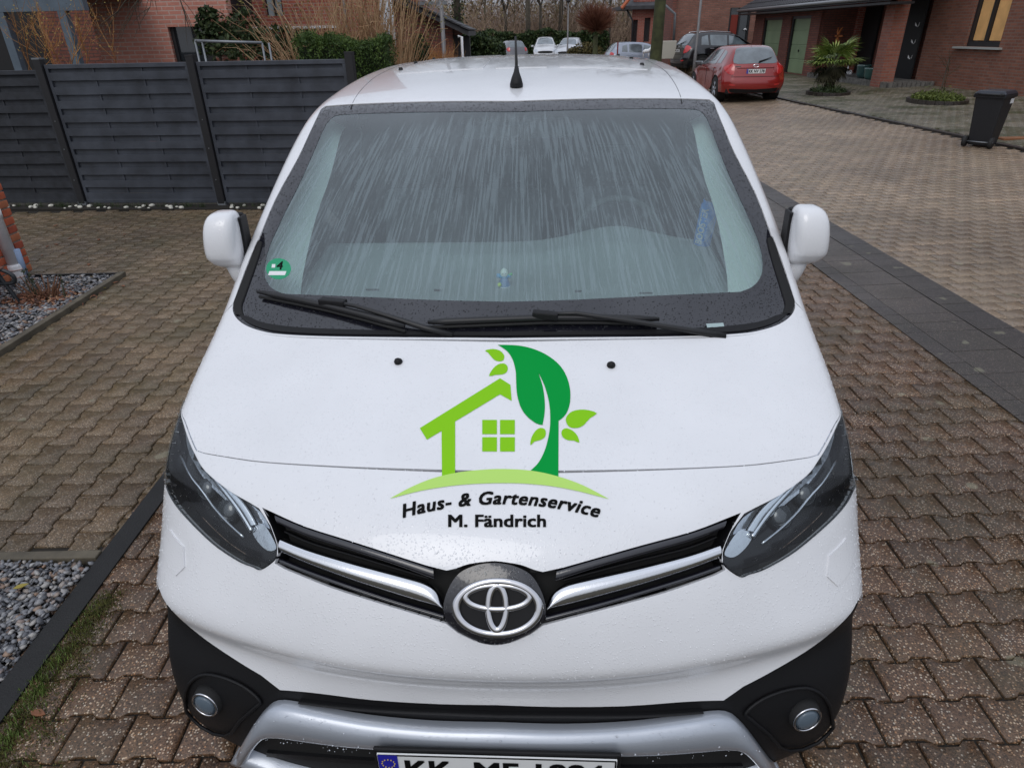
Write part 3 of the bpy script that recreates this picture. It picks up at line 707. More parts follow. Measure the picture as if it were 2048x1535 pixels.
ell('emblem_ring', 995, 1215, 83, 53, (.0105, .0082)); ell('emblem_ring', 995, 1194, 64, 24, (.0088, .0072)); ell('emblem_ring', 994, 1215, 18, 44, (.0072, .0085))

# ---- lower bumper in black plastic
patch(vs, 'lower_bumper', shrink(sym(LB) if False else ([(-u, v) for u, v in LB[::-1]] + LB[1:] + [(-1, vedge - .05)] + [(-1, v) for v in np.linspace(vedge * .8, 0.05, 6)] + [(u, 0.0) for u in np.linspace(-.95, .95, 24)] + [(1, v) for v in np.linspace(.05, vedge * .8, 6)] + [(1, vedge - .05)]), .003), M['plastic'], van, -.006, .03, skirt=.008)
bar_o = half_loop([(1000, 1444), (870, 1441), (746, 1430), (650, 1414), (590, 1402), (556, 1400), (536, 1412), (515, 1437), (490, 1478), (474, 1515)], 4, True, False)
uo, vo_ = bar_o[-1]; bar_o = bar_o + cat_rom([(uo, vo_), (uo * 1.0, vo_ * .72 + .35), (uo * .95, 1.05), (uo * .8, .85), (uo * .5, .80), (0, .80)], 4)[1:]
bar_i = half_loop([(1000, 1492), (870, 1489), (790, 1486), (701, 1480), (620, 1470), (565, 1461), (538, 1462), (514, 1486), (499, 1518)], 4, True, False)
ui, vi_ = bar_i[-1]; bar_i = bar_i + cat_rom([(ui, vi_), (ui * 1.0, vi_ * .72 + .42), (ui * .95, 1.35), (ui * .8, 1.18), (ui * .5, 1.13), (0, 1.13)], 4)[1:]
def loopres(l, n=90):
    q = np.array(l); d = np.r_[0, np.cumsum(np.linalg.norm(np.diff(q * np.array([1.9, .11]), axis=0), axis=1))]; s_ = np.linspace(0, d[-1], n); return [(a, b) for a, b in zip(np.interp(s_, d, q[:, 0]), np.interp(s_, d, q[:, 1]))]
_o = loopres(bar_o); _i = loopres(bar_i)
loft('silver_surround', sym(_o), sym(_i), M['silver'], .018, .026, closed=True, drop=.02)
patch(vs, 'lower_grille', sym(bar_i), M['inner'], van, -.003, .04, skirt=0)
for dy_ in (0, 1, 2):
    strip('lower_grille_slat', [(535, 1500 + dy_ * 40), (640, 1508 + dy_ * 40), (760, 1516 + dy_ * 40), (992, 1520 + dy_ * 40)], [(535, 1508 + dy_ * 40), (640, 1516 + dy_ * 40), (760, 1524 + dy_ * 40), (992, 1528 + dy_ * 40)], M['plastic'], .006)
lstrip('bumper_ledge', [(600, 1398), (746, 1413), (996, 1424)], [(600, 1402), (746, 1418), (996, 1429)], M['plastic'], .004, .008)
# fog lamps
for s_ in (1, -1):
    pc = vuv(416, 1402); c = sp(pc[0] * s_, pc[1], .006); n = Vector(vs.nrm(np.array([pc[0] * s_]), np.array([pc[1]]))[0]); n = (n + Vector((0, -.5, 0))).normalized()
    e1 = n.cross(Vector((0, 0, 1))).normalized(); e2 = n.cross(e1)
    def ring_tube(r, k=36): return [c + (e1 * math.cos(q) + e2 * math.sin(q)) * r + n * .006 for q in np.linspace(0, 2 * math.pi, k + 1)]
    m = MB(); m.tube([c - n * .03, c + n * .006], [.050, .040], 32); fo = m.build('fog_lamp', M['inner'], van, True)
    m = MB(); m.tube(ring_tube(.037), .0032, 8, False); m.build('fog_ring', M['chromed'], fo, True)
    m = MB(); m.tube([c + n * .006, c + n * .012, c + n * .015], [.034, .024, .008], 28); m.build('fog_lens', pm('fog_lens', (.10, .13, .16), .06) if s_ > 0 else bpy.data.materials['fog_lens'], fo, True)
    l = [vuv(*p) for p in cat_rom([(488, 1372), (520, 1400), (512, 1412), (480, 1440), (450, 1470), (380, 1440), (372, 1380), (400, 1350), (440, 1352)], 3, True)]
    if s_ < 0: l = mir(l)
    m = MB(); m.tube([sp(u, v, .001) for u, v in l + l[:1]], .005, 6, False); m.build('fog_bezel', M['plastic'], van, True)
# tow eye covers
tc_ = [(341, 1058), (369, 1093), (371, 1133), (353, 1151), (333, 1118), (330, 1080)]
l = densify([vuv(*p) for p in tc_], .03)
for q in (l, mir(l)):
    patch(vs, 'tow_cover', q, M['paint'], van, .0035, .02, skirt=.006)
# washer jets
for px_ in (797, 1222):
    u_, v_ = vuv(px_, 724 if px_ < 1000 else 731); c = sp(u_, v_, -.004); m = MB(); n = Vector(vs.nrm(np.array([u_]), np.array([v_]))[0])
    m.tube([c, c + n * .010, c + n * .016 + Vector((0, .004, 0)), c + n * .018 + Vector((0, .006, 0))], [.0125, .0125, .009, .003], 12); m.build('washer_jet', M['plastic'], van, True)

# ---- roof pressings, seams, plugs, aerial
def rpatch(name, pts, mat, off, **k): return patch(vs, name, [vuv(*p) for p in pts], mat, van, off, .05, **k)
def ruv(x, y):
    """uv on the roof for a local x,y"""
    return vs.hit((x, y, 3.0), (0, 0, -1))
for x0, x1 in ((-.60, -.17), (-.13, .13), (.17, .60)):
    l = [ruv(x0 + .02, 2.35), ruv(x1 - .0, 2.35), ruv(x1, 4.4), ruv(x0, 4.4)]
    patch(vs, 'roof_rib', densify(l, .1), M['roof'], van, .003, .06, skirt=.012)
for s_ in (-1, 1):
    m = MB(); m.tube([sp(*ruv(s_ * (.655 + .03 * min(1, (y - 1.75) / .6)), y), -.0005) for y in np.linspace(1.72, 4.5, 40)], .0014, 4, False); m.build('roof_seam', M['rubber'], van)
    for y in (2.55, 3.0, 3.7):
        p = sp(*ruv(s_ * .60, y), 0); m = MB(); m.tube([p, p + Vector((0, 0, .012))], [.012, .009], 10); m.build('roof_plug', M['rubber'], van)
ab = sp(*ruv(.004, 1.86), -.002)
m = MB(); m.tube([ab, ab + Vector((0, .0, .012)), ab + Vector((0, .008, .03)), ab + Vector((0, .03, .055)), ab + Vector((0, .045, .075))], [.026, .027, .022, .012, .008], 16)
an = m.build('aerial', M['plastic'], van, True); 
m = MB(); tip_ = plane_px(1031, 74, ab + Vector((0, .16, 0)), Vector((0, 1, 0))); pa = ab + Vector((0, .042, .07)); m.tube([pa, pa.lerp(tip_, .5), tip_], [.0065, .0055, .0045], 10); m.build('aerial_mast', M['rubber'], an, True)

# ---- door mirrors
def mirror(s_):
    secs = []; 
    # cross-sections stacked in height, (z, cx, half width, half depth, y)
    for z, cx, hw, hd, y in ((1.285, .985, .040, .040, 1.175), (1.293, .990, .052, .055, 1.17), (1.306, .997, .060, .068, 1.165), (1.323, 1.0, .064, .074, 1.16), (1.329, 1.0, .067, .080, 1.157), (1.37, .998, .068, .081, 1.155), (1.425, .994, .066, .076, 1.16), (1.458, .990, .058, .064, 1.165), (1.475, .986, .044, .048, 1.17), (1.480, .982, .024, .022, 1.175)):
        ring_ = []
        for q in np.linspace(0, 2 * math.pi, 28, False):
            cx_, sy_ = math.cos(q), math.sin(q); e = .62
            ring_.append((s_ * (cx + .014 + hw * .90 * math.copysign(abs(cx_) ** e, cx_)), y + .01 + hd * .85 * math.copysign(abs(sy_) ** e, sy_), z))
        secs.append(ring_)
    m = MB(); k = 28
    for r_ in secs: m.v.extend(r_)
    m.n = len(m.v); m.f = [(i * k + j, i * k + (j + 1) % k, (i + 1) * k + (j + 1) % k, (i + 1) * k + j) for i in range(len(secs) - 1) for j in range(k)] + [tuple(range(k)), tuple(9 * k + j for j in range(k))]
    o = m.build('door_mirror', M['paint'], van, True); sd = o.modifiers.new('sub', 'SUBSURF'); sd.levels = sd.render_levels = 1
    m = MB(); m.box((s_ * 1.008, 1.235, 1.385), (.108, .03, .155)); g_ = m.build('mirror_housing', M['plastic'], o); bevel(g_, .012, 3)
    m = MB(); m.box((s_ * 1.008, 1.25, 1.385), (.095, .006, .135)); m.build('mirror_glass', M['chromed'], o)
    m = MB(); m.box((s_ * .948, 1.205, 1.385), (.012, .06, .145)); g_ = m.build('mirror_inner_edge', M['plastic'], o); bevel(g_, .008, 3)
    m = MB(); m.tube([(s_ * 1.0, 1.18, 1.31), (s_ * .99, 1.19, 1.26), (s_ * .96, 1.20, 1.19)], [.036, .038, .042], 16); a = m.build('mirror_arm', M['paint'], o, True)
mirror(-1); mirror(1)
# black strip standing in for the dark groove at each screen pillar's foot
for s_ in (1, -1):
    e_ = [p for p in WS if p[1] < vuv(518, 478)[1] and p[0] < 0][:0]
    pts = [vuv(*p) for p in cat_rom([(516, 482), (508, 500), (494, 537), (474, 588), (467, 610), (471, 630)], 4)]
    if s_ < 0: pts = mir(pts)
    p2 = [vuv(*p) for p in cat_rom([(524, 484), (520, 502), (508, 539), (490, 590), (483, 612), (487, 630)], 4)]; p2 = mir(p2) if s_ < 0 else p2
    loft('pillar_groove', pts, p2, M['inner'], .0015, .0015, drop=.004)

# ---- wipers
def wiper(blade, arm, conn):
    b = MB(); pts = [pxs(x, y, .020) for x, y in densify(blade, 30, False)]
    b.tube(pts, [.0115 if 0 < i < len(pts) - 1 else .006 for i in range(len(pts))], 8); o = b.build('wiper', M['wiper'], van, True)
    b = MB(); b.tube([pxs(x, y + 6, .009) for x, y in densify(blade, 30, False)], .0055, 6); b.build('wiper_rubber', M['rubber'], o, True)
    a = MB(); pa = [pxs(x, y, h_) for x, y, h_ in arm]; a.tube(pa, [.006, .007, .008, .010, .012][:len(pa)], 8); a.build('wiper_arm', M['wiper'], o, True)
    c = pxs(*conn, .026); a = pxs(conn[0] - 25, conn[1] - 2, .026); bb = pxs(conn[0] + 25, conn[1] + 3, .026); m = MB(); L_ = (bb - a).length
    m.box((0, 0, 0), (L_, .03, .022)); q = m.build('wiper_connector', M['plastic'], o); q.matrix_local = Matrix.Translation(c) @ (bb - a).to_track_quat('X', 'Z').to_matrix().to_4x4(); bevel(q, .004)
wiper([(522, 590), (600, 606), (660, 619), (730, 637), (812, 660)], [(668, 613, .030), (720, 625, .034), (790, 645, .026), (850, 660, .012), (905, 668, -.004)], (672, 614))
wiper([(858, 652), (960, 648), (1090, 643), (1200, 643), (1315, 646)], [(1085, 640, .030), (1150, 640, .036), (1270, 655, .028), (1380, 666, .012), (1450, 671, -.004)], (1090, 640))
p = pxs(1430, 650, .002); 
l = [vuv(*q) for q in ((1412, 648), (1446, 646), (1448, 653), (1414, 656))]; patch(vs, 'vin_window', l, pm('vin_label', (.35, .45, .45), .4), van, .002, .01, skirt=0)

# ---- bonnet logo and lettering, laid on the paint
def lg(x, y): return (750 + x * .27367, 660 + y * .27367)
def decal(name, pts, mat, smooth=0, off=.0014):
    q = [lg(*p) for p in pts]
    if smooth: q = cat_rom(q, smooth, True)
    else: q = densify(q, 8)
    patch(vs, name, [vuv(*p) for p in q], mat, van, off, .02, skirt=0)
decal('logo_roof', [(328, 717), (914, 353), (990, 401), (999, 518), (914, 470), (586, 668), (586, 1048), (540, 1058), (490, 1068), (487, 737), (380, 801)], M['green_lt'])
for a, b, c, d in ((784, 657, 891, 761), (914, 657, 1022, 761), (784, 783, 891, 887), (914, 783, 1022, 887)): decal('logo_window', [(a, b), (c, b), (c, d), (a, d)], M['green_lt'])
L1 = cat_rom([(898, 109), (985, 110), (1075, 118), (1170, 143), (1262, 187), (1345, 253), (1398, 335), (1425, 430), (1426, 520), (1408, 590), (1378, 635), (1342, 664)], 4)
L2 = [(1340, 1074)]; L3 = cat_rom([(1340, 1074), (1250, 1048), (1190, 1036), (1136, 1027)], 3); L4 = cat_rom([(1136, 1027), (1195, 968), (1240, 880), (1268, 780), (1280, 690), (1279, 590), (1266, 500), (1236, 400), (1194, 312)], 4)
L5 = cat_rom([(1194, 312), (1225, 410), (1240, 510), (1240, 600), (1225, 694)], 4); L6 = cat_rom([(1225, 694), (1180, 683), (1115, 635), (1068, 570), (1040, 480), (1032, 390), (1028, 300), (1005, 215), (965, 155), (898, 109)], 4)
decal('logo_tree', [p for p in (L1 + L2 + L3[1:] + L4[1:] + L5[1:] + L6[1:-1])], M['green_dk'])
decal('logo_leaf', cat_rom([(805, 150), (860, 139), (910, 150), (940, 178), (945, 200), (935, 224), (905, 229), (875, 220), (850, 195), (825, 165)], 2, True), M['green_lt'])
decal('logo_leaf', cat_rom([(834, 338), (850, 300), (880, 265), (920, 245), (955, 250), (971, 278), (962, 308), (930, 325), (880, 328)], 2, True), M['green_lt'])
decal('logo_leaf', cat_rom([(1622, 609), (1560, 586), (1500, 582), (1440, 595), (1405, 625), (1394, 655), (1405, 690), (1430, 712), (1480, 715), (1525, 695), (1570, 645)], 2, True), M['green_lt'])
decal('logo_leaf', cat_rom([(1136, 842), (1142, 790), (1170, 740), (1205, 716), (1240, 724), (1249, 755), (1238, 785), (1205, 805), (1165, 815)], 2, True), M['green_lt'])
decal('logo_leaf', cat_rom([(1493, 823), (1480, 775), (1450, 740), (1405, 718), (1372, 727), (1362, 755), (1375, 785), (1410, 805), (1455, 808)], 2, True), M['green_lt'])
dn = cat_rom([(108, 1232), (260, 1150), (420, 1085), (600, 1042), (780, 1022), (940, 1016), (1140, 1028), (1330, 1068), (1520, 1135), (1710, 1235)], 4)
up_ = cat_rom([(1710, 1235), (1500, 1180), (1300, 1142), (1100, 1122), (940, 1118), (760, 1122), (560, 1138), (330, 1175), (108, 1232)], 4)
decal('logo_hill', dn + up_[1:-1], M['green_pale'], off=.0019)
V, F, sz = text2d('M. Fändrich', .030, 0, 1.02)
place_text('lettering', V, F, lambda x, y, k: pxs(*lg(535 + x / sz[0] * 715, 1440 - y / sz[1] * 92), .0018 + k), M['ink'], van)
# arched first line: each glyph column rides the arc
V, F, sz = text2d('Haus- & Gartenservice', .030, .25, 1.08)
def arc(x, y, k):
    t_ = x / sz[0]; X = 205 + t_ * 1430
    yb = 1372 - 4 * t_ * (1 - t_) * 1.0 * 0
    base = 1275 + 100 * ((t_ - .5) / .5) ** 2
    slope = 2 * 100 * ((t_ - .5) / .5) / .5 / 1430
    h_ = y / sz[1] * 98
    return pxs(*lg(X + slope * h_ * .9, base - h_), .0018 + k)
place_text('lettering', V, F, arc, M['ink'], van)

# ---- number plate
pl_c = plane_px(993, 1560, Vector((0, -.085, 0)), Vector((0, 1, 0))); pl_c.x = 0; 
pw = (plane_px(1228, 1540, pl_c, Vector((0, 1, 0))) - plane_px(760, 1540, pl_c, Vector((0, 1, 0)))).length
ptop = plane_px(993, 1505, Vector((0, -.085, 0)), Vector((0, 1, 0))).z; pz = ptop - .058
m = MB(); m.box((0, -.082, pz), (pw + .022, .012, .128)); hd = m.build('plate_holder', M['plastic'], van); bevel(hd, .004)
def plate(parent, cx, y, z, w, h, txt, scale_t=.78, mat_bg=None, rear=True):
    wp = pm('plate_white', (.78, .79, .78), .3) if 'plate_white' not in bpy.data.materials else bpy.data.materials['plate_white']
    bl = pm('plate_blue', (.02, .02, .35), .3) if 'plate_blue' not in bpy.data.materials else bpy.data.materials['plate_blue']
    ye = pm('plate_yellow', (.8, .6, .02), .4) if 'plate_yellow' not in bpy.data.materials else bpy.data.materials['plate_yellow']
    m = MB(); m.box((cx, y, z), (w, .004, h)); o = m.build('number_plate', wp, parent)
    bw = w * .082; m = MB(); m.box((cx - w / 2 + bw / 2 + .002, y - .0028, z), (bw, .002, h - .004)); m.build('country_band', bl, o)
    m = MB()
    for k in range(12):
        q = k * math.pi / 6; m.box((cx - w / 2 + bw / 2 + .002 + .014 * math.cos(q) * w / .52, y - .0045, z + h * .2 + .014 * math.sin(q) * w / .52), (.003, .001, .003))
    m.build('star_ring', ye, o)
    V, F, sz = text2d(txt, .03, 0, 1.02); tw = w - bw - .03 * w / .52 * 1.4
    place_text('plate_lettering', V, F, lambda a, b, k: Vector((cx - w / 2 + bw + .016 * w / .52 + a / sz[0] * tw, y - .0034 - k, z - h * .335 + b / sz[1] * h * .67)), M['ink'], o)
    m = MB(); e_ = .0018 * w / .52
    for dz in (-1, 1): m.box((cx, y - .0026, z + dz * (h / 2 - .003)), (w - .006, .001, e_ * 2))
    for dx in (-1, 1): m.box((cx + dx * (w / 2 - .003), y - .0026, z), (e_ * 2, .001, h - .01))
    m.build('plate_rim', M['ink'], o)
    return o
plate(van, 0, -.0925, pz, pw, .112, 'KK  MF 1884')

# ---- wheels
def wheel(parent, x, y, z, r, w, s_, name='wheel'):
    m = MB(); k = 36
    prof = [(-w / 2, r * .68), (-w / 2, r * .93), (-w * .40, r), (w * .40, r), (w / 2, r * .93), (w / 2, r * .68)]
    for i in range(k):
        q = 2 * math.pi * i / k
        for a, rr in prof: m.v.append((x + a, y + rr * math.cos(q), z + rr * math.sin(q)))
    m.n = len(m.v); n_ = len(prof); m.f = [(i * n_ + j, i * n_ + j + 1, ((i + 1) % k) * n_ + j + 1, ((i + 1) % k) * n_ + j) for i in range(k) for j in range(n_ - 1)]
    o = m.build(name, M['rubber'], parent, True)
    m = MB(); xo = x + s_ * w * .40
    m.tube([(xo - s_ * .03, y, z), (xo + s_ * .012, y, z)], [r * .17, r * .12], 16)
    for i in range(5):
        q = 2 * math.pi * i / 5 + .3
        for dq in (-.13, .13): m.tube([(xo, y + r * .12 * math.cos(q), z + r * .12 * math.sin(q)), (xo - s_ * .005, y + r * .66 * math.cos(q + dq), z + r * .66 * math.sin(q + dq))], [r * .07, r * .05], 6)
    m.tube([(xo, y + r * .68 * math.cos(q), z + r * .68 * math.sin(q)) for q in np.linspace(0, 2 * math.pi, 33)], r * .035, 6, False)
    m.build('rim', M['silver'], o, True)
    m = MB(); m.tube([(xo - s_ * .09, y, z), (xo - s_ * .05, y, z)], r * .64, 24); m.build('brake', M['inner'], o)
    return o
for x_ in (-.80, .80):
    for y_ in (.90, 4.12): wheel(van, x_, y_, .335, .335, .22, 1 if x_ > 0 else -1)
m = MB()
for s_ in (-1, 1): m.tube([(s_ * .70, 4.12, .34), (s_ * .955, 4.12, .34)], .40, 28)
m.build('wheel_well', M['inner'], van)
ub = MB(); ub.box((0, 2.5, .26), (1.7, 4.5, .06)); ub.build('underbody', M['inner'], van)

# ---- rain standing on the van: small domes of water
wt = NT('rain_water'); tr = wt.N('BsdfTransparent', {'Color': (.92, .94, .95, 1)}); gl = wt.N('BsdfGlossy', {'Roughness': .05}); fr = wt.N('Fresnel', {'IOR': 1.4})
mx = wt.N('MixShader', {0: wt.math('ADD', fr.outputs[0], .02, True), 1: tr.outputs[0], 2: gl.outputs[0]}); wt.l.new(mx.outputs[0], wt.out.inputs[0])
def drops(name, poly, n, r0, r1, off, mat, label=None, hole=None):
    a = np.array(poly); lo, hi = a.min(0), a.max(0); q = lo + RNG.random((int(n * 4), 2)) * (hi - lo); k = inside(q, a)
    for h_ in (hole if isinstance(hole, tuple) else (hole,) if hole is not None else ()): k &= ~inside(q, np.array(h_))
    q = q[k][:n]; P = vs.ev(q[:, 0], q[:, 1]); N = vs.nrm(q[:, 0], q[:, 1]); P = P + N * off
    T = np.cross(N, np.array([.3, 1, .2])); T /= np.linalg.norm(T, axis=1)[:, None]; B = np.cross(N, T)
    r = r0 + (r1 - r0) * RNG.random(len(q)) ** 3; el = 1 + .5 * RNG.random(len(q)); VV = []; 
    for rr, hh in ((1.0, 0.0), (.72, .42), (0, .55)):
        ks = 7 if rr else 1
        for j in range(ks):
            an_ = 2 * math.pi * j / 7; VV.append(P + T * (r * rr * math.cos(an_))[:, None] + B * (r * rr * math.sin(an_) * el)[:, None] + N * (r * hh)[:, None])
    VV = np.stack(VV, 1); F = [(j, (j + 1) % 7, 7 + (j + 1) % 7, 7 + j) for j in range(7)]; F3 = [(7 + j, 7 + (j + 1) % 7, 14, 14) for j in range(7)]
    tri = [(a_, b_, c_) for a_, b_, c_, d_ in F] + [(a_, c_, d_) for a_, b_, c_, d_ in F] + [(a_, b_, c_) for a_, b_, c_, d_ in F3]
    F = (np.arange(len(q))[:, None, None] * 15 + np.array(tri)[None]).reshape(-1, 3)
    o = mesh_np(name, VV.reshape(-1, 3), F, mat, van, True); o['kind'] = 'stuff'; return o
LBALL = [(-u, v) for u, v in LB[::-1]] + LB[1:] + [(-1, 0), (1, 0)]
M['bead'] = pm('rain_bead', (.76, .77, .785), .12, spec=.6); M['bead_silver'] = pm('rain_bead_silver', (.5, .53, .58), .08, spec=.8)
M['bead_dark'] = pm('rain_bead_dark', (.004, .004, .006), .03, spec=.35)
drops('raindrops', WSF, 9000, .0008, .0024, -.003, M['bead_dark'], hole=GLF)
drops('raindrops', HOOD, 9000, .0006, .0019, 0, M['bead'], hole=(HL, HLr))
low = [(-.8, 6.0), (.8, 6.0), (.8, 13), (-.8, 13)]
drops('raindrops', low, 8000, .0006, .0020, 0, M['bead'], hole=(GRF, HL, HLr, LBALL, HOOD))
drops('raindrops', [q for q in sym(loopres(bar_o))], 450, .0008, .0026, .041, M['bead_silver'], hole=grow(sym(loopres(bar_i)), .016))
drops('raindrops', GLF, 3500, .0008, .0022, -.0055, wt.m)
drops('raindrops', HL, 200, .0008, .0026, .007, wt.m); drops('raindrops', HLr, 200, .0008, .0026, .007, wt.m)
drops('raindrops', sym(SUR), 700, .0008, .0025, .009, wt.m)
# ================================================================== ground, paving, beds
def atx(px, py, X):
    d = px_dir(px, py); return Vector(EYE + d * (X / d[0]))
def speckle(name, dark, mid, lights, rough=.42, sc=95, moss=.0, dens=.62):
    t = NT(name); P = t.pos()
    v = t.N('TexVoronoi', {'Scale': sc}); t.l.new(P, v.inputs['Vector']); vc = t.N('SeparateColor', {0: v.outputs['Color']})
    v2 = t.N('TexVoronoi', {'Scale': sc * 2.1}); t.l.new(P, v2.inputs['Vector']); vc2 = t.N('SeparateColor', {0: v2.outputs['Color']})
    c = t.ramp(vc2.outputs[0], [(0, dark), (.5, mid), (1, tuple(x * 1.5 for x in mid))])
    st = t.ramp(vc.outputs[1], [(0.0, lights[0]), (.4, lights[1]), (.75, lights[2]), (1, lights[0])])
    isst = t.math('MULTIPLY', t.ramp(vc.outputs[0], [(dens, 0), (dens + .02, 1)]), t.ramp(v.outputs['Distance'], [(.32, 1), (.42, 0)]))
    c = t.mix(isst, c, st)
    a = t.N('Attribute', None, attribute_name='tone').outputs['Fac']
    c = t.mix(1.0, c, t.ramp(a, [(0, (.62, .60, .60)), (.5, (.95, .95, .95)), (1, (1.25, 1.2, 1.12))]), 'MULTIPLY')
    big = t.noise(P, 1.1, 5); c = t.mix(t.ramp(big, [(.35, .0), (.7, .5)]), c, tuple(x * .8 for x in dark))
    if moss: c = t.mix(t.math('MULTIPLY', t.ramp(t.noise(P, 1.7, 6, .65), [(.42, 0), (.62, 1)]), moss), c, (.045, .05, .014))
    damp = t.ramp(t.noise(P, .55, 5, .6), [(.36, (.74, .72, .70)), (.56, (1.06, 1.04, 1.0))]); c = t.mix(1.0, c, damp, 'MULTIPLY')
    lich = t.ramp(t.noise(P, 6.5, 2, .4), [(.70, 0), (.73, .45)]); c = t.mix(lich, c, (.26, .25, .17))
    wet = t.noise(P, 2.2, 4)
    t.set(col=c, rough=t.N('MapRange', {0: wet, 1: .3, 2: .7, 3: rough - .12, 4: rough + .12}).outputs[0], spec=.5)
    t.set(normal=t.bump(t.math('ADD', t.math('MULTIPLY', isst, .6), t.noise(P, 160, 3)), .55, .003))
    return t.m
LG = [(.55, .46, .36), (.38, .22, .13), (.62, .58, .54)]
M['paver'] = speckle('exposed_aggregate_paver', (.040, .023, .014), (.130, .076, .046), [(.60, .46, .33), (.42, .22, .11), (.62, .56, .48)], .33, 108, .3, .42)
M['paver_left'] = speckle('brown_paver', (.058, .040, .024), (.185, .130, .078), [(.52, .42, .31), (.38, .26, .15), (.58, .51, .43)], .40, 118, .35, .42)
M['paver_far'] = speckle('street_paver_sheen', (.145, .108, .078), (.32, .245, .178), [(.42, .36, .30), (.30, .22, .17), (.38, .35, .31)], .38, 80, .15, .6)  # paler base colour holds the sheen of a grazing view
M['paver_moss'] = speckle('mossy_paver', (.075, .068, .048), (.21, .19, .15), LG, .5, 80, .9, .8)
M['joint'] = pm('joint_dirt', (.014, .011, .007), .85, var=.5, vscale=3)
M['darkband'] = speckle('dark_gutter_stone', (.020, .018, .018), (.062, .052, .048), [(.22, .19, .17), (.15, .11, .09), (.30, .27, .25)], .42, 110, .1, .62)
M['ground'] = pm('bare_ground', (.06, .052, .035), .9, var=.5, vscale=.6)

def sheet(name, x0, x1, y0, y1, dz, mat, nx=24, ny=4, parent=None):
    X = np.linspace(x0, x1, nx); Y = np.linspace(y0, y1, ny); V = [(x, y, gz(x) + dz) for y in Y for x in X]
    return mesh_np(name, V, [(j * nx + i, j * nx + i + 1, (j + 1) * nx + i + 1, (j + 1) * nx + i) for j in range(ny - 1) for i in range(nx - 1)], mat, parent)
xs = [-150, -20, -5, 0, 1.6, 3, 6, 10, 15.1, 30, 150]; ys = [-30, 0, 10, 30, 60, 120, 400]
V = [(x, y, gz(x) - .06) for y in ys for x in xs]; n_ = len(xs)
go = mesh_np('ground', V, [(j * n_ + i, j * n_ + i + 1, (j + 1) * n_ + i + 1, (j + 1) * n_ + i) for j in range(len(ys) - 1) for i in range(n_ - 1)], M['ground']); go['kind'] = 'structure'
KX1, KY1, _ = gnd(1570, 200); KX2, KY2, _ = gnd(2048, 300)
def kerb_x(y): return KX1 + (KX2 - KX1) * (y - KY1) / (KY2 - KY1)

PP, PR, PA = .189, .154, .016                          # paver pitch, row depth, wave height
def outline(inset=0.0):
    g_ = .0046 + inset; L, W_ = PP / 2 - g_, PR / 2 - g_
    xt = [-L, -PP * .27, -PP * .17, PP * .17, PP * .27, L]; zt = [PA / 2, PA / 2, -PA / 2, -PA / 2, PA / 2, PA / 2]
    top = [(x, W_ + z) for x, z in zip(xt, zt)]; return top[::-1] + [(x, -W_ - z) for x, z in zip(xt, zt)]
O0, O1 = np.array(outline(.0045)), np.array(outline(0))
def stone_arrays():
    V = np.zeros((37, 3)); V[0] = (0, 0, 0); V[1:13, :2] = O0; V[13:25, :2] = O1; V[13:25, 2] = -.006; V[25:37, :2] = O1; V[25:37, 2] = -.026
    F = [(0, 1 + (i) % 12, 1 + (i + 1) % 12) for i in range(12)]
    for a, b in ((1, 13), (13, 25)):
        for i in range(12):
            j = (i + 1) % 12; F += [(a + i, b + i, b + j), (a + i, b + j, a + j)]
    return V, np.array(F)
SV, SF = stone_arrays()
if np.cross(SV[SF[0][1]] - SV[SF[0][0]], SV[SF[0][2]] - SV[SF[0][0]])[2] < 0: SF = SF[:, ::-1]
def to_px(p):
    d = np.array(p, float) - EYE; z = d[1] * math.cos(TH) - d[2] * math.sin(TH); up = d[1] * math.sin(TH) + d[2] * math.cos(TH)
    if z < .2: return (-9999, -9999, z)
    u, v = FPX * d[0] / z, -FPX * up / z; c, s = math.cos(RO), math.sin(RO)
    return (1024 + u * c + v * s, 767.5 - u * s + v * c, z)
